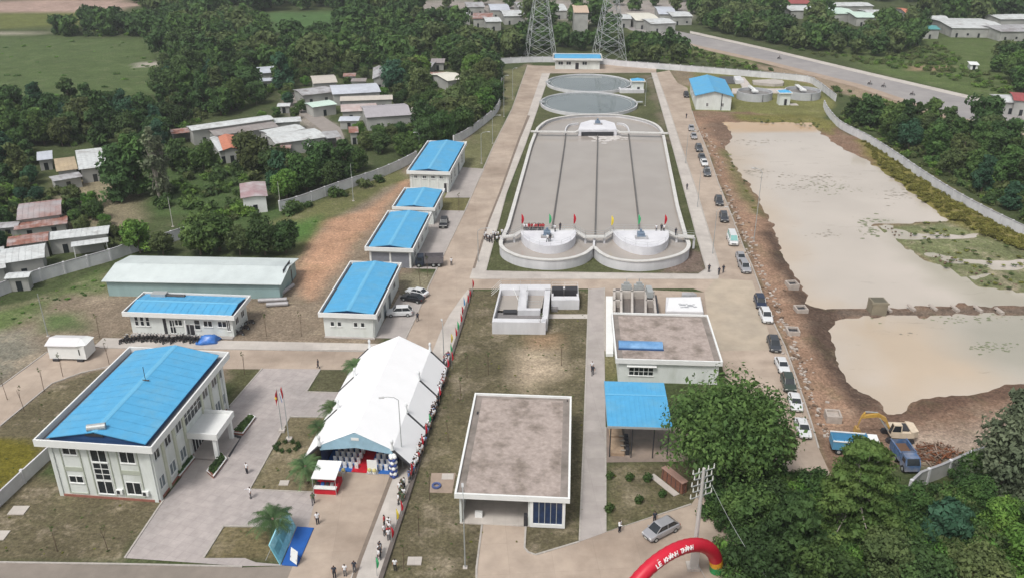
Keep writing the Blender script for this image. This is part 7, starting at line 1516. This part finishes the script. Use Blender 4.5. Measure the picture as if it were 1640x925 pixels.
# woods: real trees in order of distance, the rest as one mass
def inpx(P, poly):
    ins = False; n = len(poly)
    for i in range(n):
        (x0,y0),(x1,y1) = poly[i], poly[(i+1)%n]
        if (y0 > P[1]) != (y1 > P[1]) and P[0] < (x1-x0)*(P[1]-y0)/(y1-y0)+x0: ins = not ins
    return ins
regs = [('dark woods in front of the meadow', [(-60,300),(-60,195),(60,185),(150,180),(230,180),(262,200),(290,240),(235,262),(200,262),(180,235),(60,236),(56,262),(20,320),(-60,330)], 6.6, (6,3,1,0,1), 'rp', 1.0),
 ('woods between the meadow and the village', [(252,195),(268,112),(300,95),(330,70),(420,62),(440,100),(470,120),(455,150),(420,165),(400,178),(330,190),(290,212)], 8.2, (5,4,3,1,1), 'rp', 1.15),
 ('tree row at the back of the meadow', [(85,58),(95,50),(180,44),(238,46),(244,60)], 8, (8,1,0,0,1), 'r', 1.2),
 ('woods behind the village', [(440,75),(560,70),(700,66),(800,60),(838,75),(838,93),(790,93),(770,100),(740,125),(720,108),(700,90),(660,95),(655,118),(620,110),(590,100),(560,118),(545,112),(500,115),(455,105)], 9.5, (4,4,4,1,1), 'r', 1.3),
 ('trees between village and curved wall', [(612,145),(625,125),(668,115),(695,128),(725,134),(760,112),(790,118),(798,140),(795,165),(770,195),(735,220),(700,222),(690,190),(690,168),(640,150)], 7.4, (4,5,2,2,1), 'r', 1.05),
 ('trees between village and the blue roofs', [(580,212),(650,204),(690,203),(722,222),(680,234),(655,262),(600,240),(580,228)], 6.6, (4,5,2,1,1), 'r', 1.0),
 ('tree belt behind the straight pale wall', [(385,272),(400,262),(440,258),(490,258),(520,258),(560,258),(575,272),(560,296),(510,308),(470,318),(450,322),(440,300),(400,285)], 6.0, (2,6,2,3,1), 'pr', 1.0),
 ('trees around the orange roofed house', [(285,258),(340,240),(355,258),(385,262),(385,285),(340,282),(290,280),(262,265)], 6.2, (4,4,1,2,1), 'r', .9),
 ('trees outside the long white pond wall', [(1392,190),(1420,196),(1460,205),(1500,210),(1540,225),(1650,245),(1720,300),(1700,385),(1640,352),(1560,312),(1480,262),(1420,225),(1390,208)], 6.8, (4,5,2,2,1), 'rp', 1.0),
 ('trees around the pylons behind the far wall', [(800,92),(838,92),(850,70),(985,62),(1000,60),(1060,75),(1110,92),(1100,106),(1000,100),(970,84),(880,80),(870,94)], 9.0, (4,5,2,1,1), 'r', 1.0),
 ('trees on the far side of the highway', [(1110,45),(1140,35),(1250,45),(1330,62),(1360,75),(1380,60),(1470,62),(1472,86),(1395,92),(1350,88),(1280,80),(1200,64)], 9.0, (3,4,4,1,1), 'r', 1.2),
 ('trees in the upper right corner', [(1108,34),(1112,18),(1250,22),(1320,35),(1430,32),(1480,26),(1500,20),(1600,18),(1680,20),(1680,32),(1480,52),(1440,60),(1330,55),(1250,42),(1140,32)], 12, (4,4,3,1,1), 'r', 1.5),
 ('meadow trees beyond the highway at right', [(1590,72),(1680,70),(1700,150),(1640,150),(1600,120),(1580,95)], 9, (3,5,2,2,1), 'r', 1.1),
 ('yards of the village', [(400,118),(500,112),(600,100),(690,95),(690,185),(600,245),(520,235),(440,236),(390,215),(440,178),(470,140),(410,130)], 5.0, (3,5,3,2,1), 'r', .5), ('yards at the left edge', [(-40,280),(60,275),(60,300),(130,300),(120,345),(180,360),(200,385),(120,400),(-40,400)], 5.0, (3,5,3,2,1), 'r', .5),
 ('far treeline', [(250,44),(420,18),(420,-4),(-60,-8),(-60,0),(190,0),(250,10)], 13, (5,4,3,0,1), 'r', 1.6), ('far woods left of the settlement', [(425,18),(420,-6),(640,-6),(640,10),(690,30),(820,38),(980,42),(985,58),(840,58),(700,62),(560,68),(545,52),(570,30),(570,16)], 12, (5,4,2,0,1), 'r', 1.5),
 ('woods right of the far green field', [(255,100),(245,62),(238,44),(400,40),(430,60),(330,68),(300,92)], 10, (4,4,3,1,1), 'r', 1.3), ('trees at the settlement', [(690,10),(1110,2),(1110,22),(1050,20),(990,22),(960,14),(900,24),(780,20)], 22, (5,4,2,0,1), 'r', 1.2), ('skyline woods', [(-60,-10),(1700,-10),(1700,6),(1320,2),(1250,-2),(-60,-4)], 18, (5,4,3,0,1), 'r', 1.8)]
occ = []   # places kept clear
for o in COL.objects:
    if o.get('category') in ('house','shed','building','warehouse','carport','kiosk','pylon'):
        r_ = 4.0
        for c in o.children:
            if c.type == 'MESH': r_ = max(r_, max(math.hypot(v.co.x, v.co.y) for v in c.data.vertices)*.62)
        occ.append((o.location.x, o.location.y, min(r_, 15)+.4))
allp = []; taken = {}
KEEP = [(343,214,384,246),(430,184,552,230),(409,102,452,119),(493,116,542,146),(468,132,607,156),(592,102,620,130),(692,110,740,130),(575,163,657,194),(492,157,534,176),(543,152,632,182),(668,96,714,109),(122,236,180,275),(58,240,126,294),(268,200,440,222),(20,318,110,370)]+[(min(c[0] for c in q[:4])-2, min(c[1] for c in q[:4])-2, max(c[0] for c in q[:4])+2, max(c[1] for c in q[:4])+4) for q in far]
def blocks(x, y, s, c0=3.0, c1=8.5):
    for z in (c0*s, c1*s):
        dz = z-CH; dep = y*math.cos(PIT)-dz*math.sin(PIT); up_z = y*math.sin(PIT)+dz*math.cos(PIT); u, v = 820+FOC*x/dep, 462.5-FOC*up_z/dep; m_ = 1.8*s*FOC/dep
        if any(a-m_ < u < c+m_ and b < v < d+1 for a, b, c, d in KEEP): return True
    return False
def free(x, y, r):
    gx, gy = int(x//8), int(y//8)
    for i in range(-3,4):
        for j in range(-3,4):
            for (a,b,c) in taken.get((gx+i,gy+j), ()):
                if (a-x)**2+(b-y)**2 < ((r+c)/2)**2: return False
    for a, b, c in occ:
        if (a-x)**2+(b-y)**2 < (c+r*.28)**2: return False
    return True
rg = random.Random(5)
for lab, poly, sp, w_, kinds, sc in regs:
    sp *= .9
    wp = [G(*p) for p in poly]; x0, x1 = min(p.x for p in wp), max(p.x for p in wp); y0, y1 = min(p.y for p in wp), max(p.y for p in wp); y1 = min(y1, 1250)
    W2D = [(p.x, p.y) for p in wp]
    for _ in range(int((x1-x0)*(y1-y0)/(sp*sp)*14)):
        X, Y = rg.uniform(x0,x1), rg.uniform(y0,y1)
        if not inpx((X,Y), W2D) or not free(X, Y, sp) or blocks(X, Y, sc): continue
        taken.setdefault((int(X//8),int(Y//8)), []).append((X,Y,sp)); allp.append((Y, X, lab, w_, kinds, sc*1.12*rg.uniform(.8,1.25)))
allp.sort(key=lambda a: a[0]); NT = 262
DESC = {'d':'dark green','m':'mid green','o':'olive green','b':'bright green','t':'blue green'}
for Y, X, lab, w_, kinds, s in allp[:NT]:
    k = rg.choice(kinds); c = rg.choices('dmobt', w_)[0]; key = ('r%d' % rg.randrange(5)) if k == 'r' else ('p%d' % rg.randrange(4))
    tree(key, (X,Y,0), rg.uniform(0,6.28), s, '%s %s tree among the %s' % (DESC[c], 'rounded' if k == 'r' else 'tall plumed', lab), group=lab, sz=rg.uniform(.85,1.15), m=LM[c])
TREES_ = print('trees', len(allp), 'individual', NT)
# far mass of the same woods
rs = np.random.default_rng(9); VV, FF, MI = {}, {}, {}
fv = [crown(400+i, 22, 4.2, 6.4, .8, 1050, .40, 'round', .3)[:2] for i in range(4)]
acc = {c: ([], [], 0) for c in 'dmo'}
for Y, X, lab, w_, kinds, s in allp[NT:]:
    c = rg.choices('dmo', w_[:3])[0]; V, F = fv[rg.randrange(4)]; a = rg.uniform(0,6.28); ca, sa = math.cos(a), math.sin(a); s2 = s*rg.uniform(.9,1.15)
    Vn = np.stack([(V[:,0]*ca-V[:,1]*sa)*s2+X, (V[:,0]*sa+V[:,1]*ca)*s2+Y, V[:,2]*s2], -1); l = acc[c]; l[0].append(Vn); l[1].append(F+l[2]); acc[c] = (l[0], l[1], l[2]+len(V))
Vs, Fs, Ms, off = [], [], [], 0
for i, c in enumerate('dmo'):
    if acc[c][0]: v_ = np.concatenate(acc[c][0]); f_ = np.concatenate(acc[c][1])+off; Vs.append(v_); Fs.append(f_); Ms.append(np.full(len(f_), i)); off += len(v_)
if Vs:
    me = mesh_np('far_woods', np.concatenate(Vs), np.concatenate(Fs), L_dark); me.materials.append(L_mid); me.materials.append(L_olive); me.polygons.foreach_set('material_index', np.concatenate(Ms).astype(np.int32)); o = bpy.data.objects.new('far_woods', me); COL.objects.link(o); tag(o, 'far woods that read as one dark green mass', kind='stuff')
# undergrowth mounds
mdv = [crown(500+i, 9, 1.5, 1.3, .05, 260, .17, 'round', .3)[:2] for i in range(4)]
mdn = [crown(520+i, 12, 1.5, 1.4, .05, 620, .088, 'round', .4)[:2] for i in range(4)]
def mounds(name, polys, dens, smin, smax, mats_, label, zf=1.0, far=1.0, seed=1, z=0, pv=None):
    rr = random.Random(seed); acc = [([], [], 0) for _ in mats_]
    for poly in polys:
        wp = [G(*p) for p in poly]; x0, x1 = min(p.x for p in wp), max(p.x for p in wp); y0, y1 = min(p.y for p in wp), max(p.y for p in wp); W2D = [(p.x, p.y) for p in wp]
        for _ in range(int((x1-x0)*(y1-y0)*dens)):
            X, Y = rr.uniform(x0,x1), rr.uniform(y0,y1)
            if not inpx((X,Y), W2D): continue
            if any((a-X)**2+(b-Y)**2 < (c*.8)**2 for a,b,c in occ): continue
            i = rr.randrange(len(mats_)); V, F = (pv or mdv)[rr.randrange(4)]; a = rr.uniform(0,6.28); ca, sa = math.cos(a), math.sin(a); s = rr.uniform(smin,smax)
            l = acc[i]; l[0].append(np.stack([(V[:,0]*ca-V[:,1]*sa)*s+X,(V[:,0]*sa+V[:,1]*ca)*s+Y,V[:,2]*s*zf+z],-1)); l[1].append(F+l[2]); acc[i] = (l[0], l[1], l[2]+len(V))
    Vs, Fs, Ms, off = [], [], [], 0
    for i, l in enumerate(acc):
        if l[0]: v_ = np.concatenate(l[0]); f_ = np.concatenate(l[1])+off; Vs.append(v_); Fs.append(f_); Ms.append(np.full(len(f_), i)); off += len(v_)
    if not Vs: return
    me = mesh_np(name, np.concatenate(Vs), np.concatenate(Fs), mats_[0]); [me.materials.append(x) for x in mats_[1:]]; me.polygons.foreach_set('material_index', np.concatenate(Ms).astype(np.int32)); o = bpy.data.objects.new(name, me); COL.objects.link(o); tag(o, label, kind='stuff')
mounds('undergrowth', [[(1118,812),(1150,785),(1205,752),(1250,760),(1330,775),(1400,790),(1440,800),(1456,800),(1510,772),(1548,752),(1620,740),(1700,760),(1760,980),(1150,990),(1165,930)]], .55, .8, 1.7, [L_mid, L_dark, L_dark, L_olive, L_mid, L_dark, L_bright], 'jungle of creepers and bushes filling the lower right corner', 1.2, seed=3, pv=mdn)
mounds('pond_bank_bushes', [[(1382,228),(1395,226),(1440,258),(1500,292),(1560,330),(1640,372),(1720,410),(1720,430),(1640,400),(1560,368),(1500,335),(1420,275)]], .8, .4, .9, [L_yel], 'yellow green bushes along the right bank of the pond', .7, seed=4, z=-.2)
mounds('pond_bank_grass', [[(1190,184),(1300,188),(1338,200),(1320,204),(1180,192)],[(1156,238),(1166,238),(1222,340),(1208,338),(1180,300)],[(1440,356),(1513,353),(1600,380),(1680,420),(1680,470),(1566,455),(1440,385)]], .12, .25, .6, [L_yel, L_olive], 'tufts of grass on the pond banks', .35, seed=5, z=-.25)
mounds('shrubby_ground', [r_[1] for r_ in regs[:9]]+[[(-60,300),(100,290),(120,345),(20,400),(-60,420)],[(390,262),(420,372),(300,345),(250,330),(270,272)],[(110,392),(190,395),(190,402),(90,412)],[(450,342),(640,280),(640,286),(520,325),(440,352)]], .07, .9, 2.1, [L_mid, L_dark, L_bright, L_olive], 'bushes and weeds growing under the woods', .9, seed=6)
mounds('highway_scrub', [[(1000,62),(1060,66),(1200,102),(1330,140),(1380,150),(1530,200),(1640,235),(1640,260),(1400,200),(1370,175),(1300,125),(1100,104),(1000,98)],[(1240,75),(1340,95),(1480,118),(1640,160),(1640,140),(1560,110),(1500,70),(1400,95)],[(1340,165),(1400,178),(1540,210),(1660,245),(1660,370),(1560,318),(1440,250),(1350,205)]], .08, .6, 1.5, [L_mid, L_bright, L_olive, L_olive], 'scrub along both sides of the highway', .8, seed=7)
mounds('meadow_tufts', [[(-60,62),(235,64),(250,76),(240,105),(280,118),(250,150),(110,160),(-60,170)],[(430,24),(560,20),(545,48),(440,50)]], .004, .5, 1.3, [L_bright, L_bright, L_mid], 'low tufts dotted over the meadow', .35, seed=8)
mounds('weeds', [[(440,372),(512,345),(503,372),(450,395)],[(55,480),(165,432),(180,468),(110,490),(0,530)],[(0,478),(60,456),(200,420),(200,425),(60,462),(0,488)]], .12, .2, .55, [L_bright, L_mid], 'weeds on the waste ground inside the wall', .4, seed=9)
mounds('grass', [[(756,470),(942,470),(930,860),(860,885),(765,955),(612,955)],[(0,800),(262,802),(200,890),(0,892)],[(466,670),(530,670),(505,780),(405,780)],[(358,844),(440,845),(425,890),(330,890)],[(975,745),(1105,745),(1100,800),(975,845)],[(80,625),(178,590),(235,600),(50,760),(0,800),(0,690)]], .10, .08, .2, [L_olive, L_olive, L_yel], 'small tufts of dry grass on the lawns', .5, seed=10)
# round shrubs
mdm = mesh_np('shrub', *mdv[0], L_mid)
for i, (px, w_) in enumerate((((980,765),'back left'),((1012,768),'back middle'),((1041,769),'back right, next to the brick stack'),((1064,794),'right, nearest the concrete strip'),((1027,804),'middle front'),((980,818),'front left'))):
    o = bpy.data.objects.new('shrub', mdm); COL.objects.link(o); o.location = G(*px); s = .62+.06*(i % 3); o.scale = (s,s,s*1.1); tag(o, 'small round shrub below the blue shelter, %s' % w_, 'shrub', 'round shrubs below the shelter')
dks = mesh_np('dark_shrub', *mdv[1], L_dark)
for i in range(10):
    a = i*.63; o = bpy.data.objects.new('shrub', dks); COL.objects.link(o); c = G(459,716); o.location = (c.x+1.6*math.cos(a), c.y+1.1*math.sin(a), 0); o.scale = (.34,.34,.5); tag(o, 'small dark shrub in the ring round the flagpole bases', 'shrub', 'dark shrubs round the flagpoles')
# palms
def palm_mesh(seed, nf=34, L_=2.7, hgt=2.2):
    rs = random.Random(seed); mb = MB()
    for i in range(nf):
        a = i*2.399; el = rs.uniform(.15,1.25); l = L_*rs.uniform(.8,1.1); pts = []
        for k in range(7): t = k/6; rr = l*t*math.cos(el*(1-.25*t)); z = hgt+l*(math.sin(el)*t-.62*t*t); pts.append(Vector((rr*math.cos(a), rr*math.sin(a), z)))
        for k in range(6):
            d = (pts[k+1]-pts[k]).normalized(); sd = d.cross(Vector((0,0,1))).normalized(); w_ = .62*math.sin(math.pi*(k+.7)/7)
            mb.tube(pts[k], pts[k+1], .025, n=3, cap=False)
            for j in range(3):
                b = pts[k].lerp(pts[k+1], j/3)
                for s in (-1,1): tip = b+sd*s*w_+d*.28+Vector((0,0,-.12)); mb.add([b, b+d*.10, tip], [(0,1,2)])
    return mb
pm_ = palm_mesh(3); po = pm_.build('fronds', L_palm); pmesh = po.data; bpy.data.objects.remove(po)
def palm(px, s, label, hh=2.2):
    t = thing('palm_tree', label, 'palm', G(*px), random.uniform(0,6)); t.scale = (s,s,s); a = bpy.data.objects.new('fronds', pmesh); COL.objects.link(a); a.parent = t
    mb = MB(); mb.path([(0,0,0),(.05,0,1.0),(0,.03,2.25)], [.2,.16,.14], 8); mb.ball((0,0,2.2),.24,.24,.35,8,5); mb.build('trunk', M_bark, t)
palm((441,860), 1.15, 'largest palm, at the corner behind the blue photo stage'); palm((492,772), 1.05, 'palm on the plaza lawn behind the red and white booth'); palm((513,703), .8, 'pale palm on the plaza lawn against the near left side of the tent'); palm((534,672), .85, 'palm at the left side of the tent halfway along'); palm((569,604), .9, 'palm on the small square lawn by the far left side of the tent')
# saplings
sp_m = [trunk_mesh(600+i, 3.6, .05, [Vector((random.Random(i*9+j).uniform(-.6,.6), random.Random(i*7+j).uniform(-.6,.6), 3.2+.25*j)) for j in range(4)], None, 4, None) for i in range(3)]
spd = []
for i, b in enumerate(sp_m):
    o = b.build('trunk', mat('sapling_bark', (.12,.085,.06), .9)); spd.append(o.data); bpy.data.objects.remove(o)
sl_ = [mesh_np('leaves', *crown(700+i, 6, .55, .9, 3.3, 48 if i else 26, .07, 'round', .5)[:2], L_olive) for i in range(3)]
sap = [((39,658),'on the strip beside the curved road, nearest the left edge'),((71,626),'second from the left along the curved road'),((101,603),'third from the left along the curved road'),((175,583),'beside the near right end of the white cabin'),((160,541),'right behind the white cabin'),((427,538),'on the verge near the pipes, left one of two'),((483,538),'on the verge left of the square pale building'),((392,599),'on the grass by the far corner of the office'),((92,882),'on the lower left lawn, left one of two'),((173,882),'on the lower left lawn, right one of two'),
 ((748,604),'on the central lawn farthest from the pump house'),((738,640),'on the central lawn beside the tent crowd'),((718,706),'on the central lawn left of the pump house roof'),((688,800),'beside the tan slab with the hose coil'),((671,856),'on the bottom lawn near the pavement'),((647,914),'on the bottom lawn at the frame edge'),((899,585),'between the bare patch and the path'),((782,600),'on the central lawn above the pump house'),((673,459),'on the grass patch left of the black sedan'),((685,444),'on the grass patch below the truck'),((866,535),'on the lawn right of the grit chamber'),((640,705),'at the near left tent side') ,((12,640),'at the left edge above the curved road'),((735,340),'on the small grass patch by the smallest blue building'),((485,300),'behind the pale straight wall')]
for i, (px, lab) in enumerate(sap[:21]+sap[22:24]):
    t = thing('sapling', 'thin young tree %s' % lab, 'sapling', G(*px), random.uniform(0,6), 'young planted trees'); a = bpy.data.objects.new('trunk', spd[i % 3]); COL.objects.link(a); a.parent = t; b = bpy.data.objects.new('leaves', sl_[i % 3]); COL.objects.link(b); b.parent = t; t.scale = (1,1,random.uniform(.9,1.15))
# floating weeds on the pond
mb = MB(); rr = random.Random(12)
def weed(cx, cy, n, su, sv, mi, big=.5):
    for _ in range(n):
        p = G(rr.gauss(cx, su), rr.gauss(cy, sv), -.585); s = rr.uniform(.08,big); a = rr.uniform(0,3)
        if sdist(np.array([p.x]), np.array([p.y]), POND)[0] > -1: continue
        k = [(math.cos(a+i*1.05)*s*rr.uniform(.6,1.6), math.sin(a+i*1.05)*s*rr.uniform(.4,.9)) for i in range(6)]; mb.add([(p.x+x, p.y+y_, -.585+rr.uniform(0,.012)) for x, y_ in k], [(0,1,2,3,4,5)], mi)
weed(1215,227,60,26,2.5,0,.4); weed(1285,285,70,34,4,0,.45); weed(1270,300,40,22,3,0,.45); weed(1330,300,110,26,5,1,.35); weed(1325,375,24,12,3,0,.35); weed(1440,310,60,16,8,0); weed(1200,275,50,22,3,0); weed(1400,362,90,16,8,1,.6); weed(1590,555,60,22,4,1,.35); weed(1540,510,60,50,4,1,.35); weed(1450,535,8,7,2,0,.4)
tag(mb.build('floating_weeds', [mat('weed_brown', (.22,.2,.16), .8, .2), mat('weed_green', (.17,.19,.11), .8, .2)]), 'scattered weeds and scum floating on the muddy pond', kind='stuff')
# ---------------------------------------------------------------- air
HAZE = .0002
if HAZE:
    hz_ = MB().box(-1900, 1900, -30, 2600, -4, 95).build('haze', []); tag(hz_, kind='stuff')
    m = bpy.data.materials.new('haze_air'); m.use_nodes = True; nt = m.node_tree; nt.nodes.remove(nt.nodes['Principled BSDF']); v = nt.nodes.new('ShaderNodeVolumePrincipled'); v.inputs['Color'].default_value = (.86,.9,.95,1); v.inputs['Density'].default_value = HAZE; v.inputs['Anisotropy'].default_value = .2
    nt.links.new(v.outputs[0], nt.nodes['Material Output'].inputs['Volume']); hz_.data.materials.append(m)
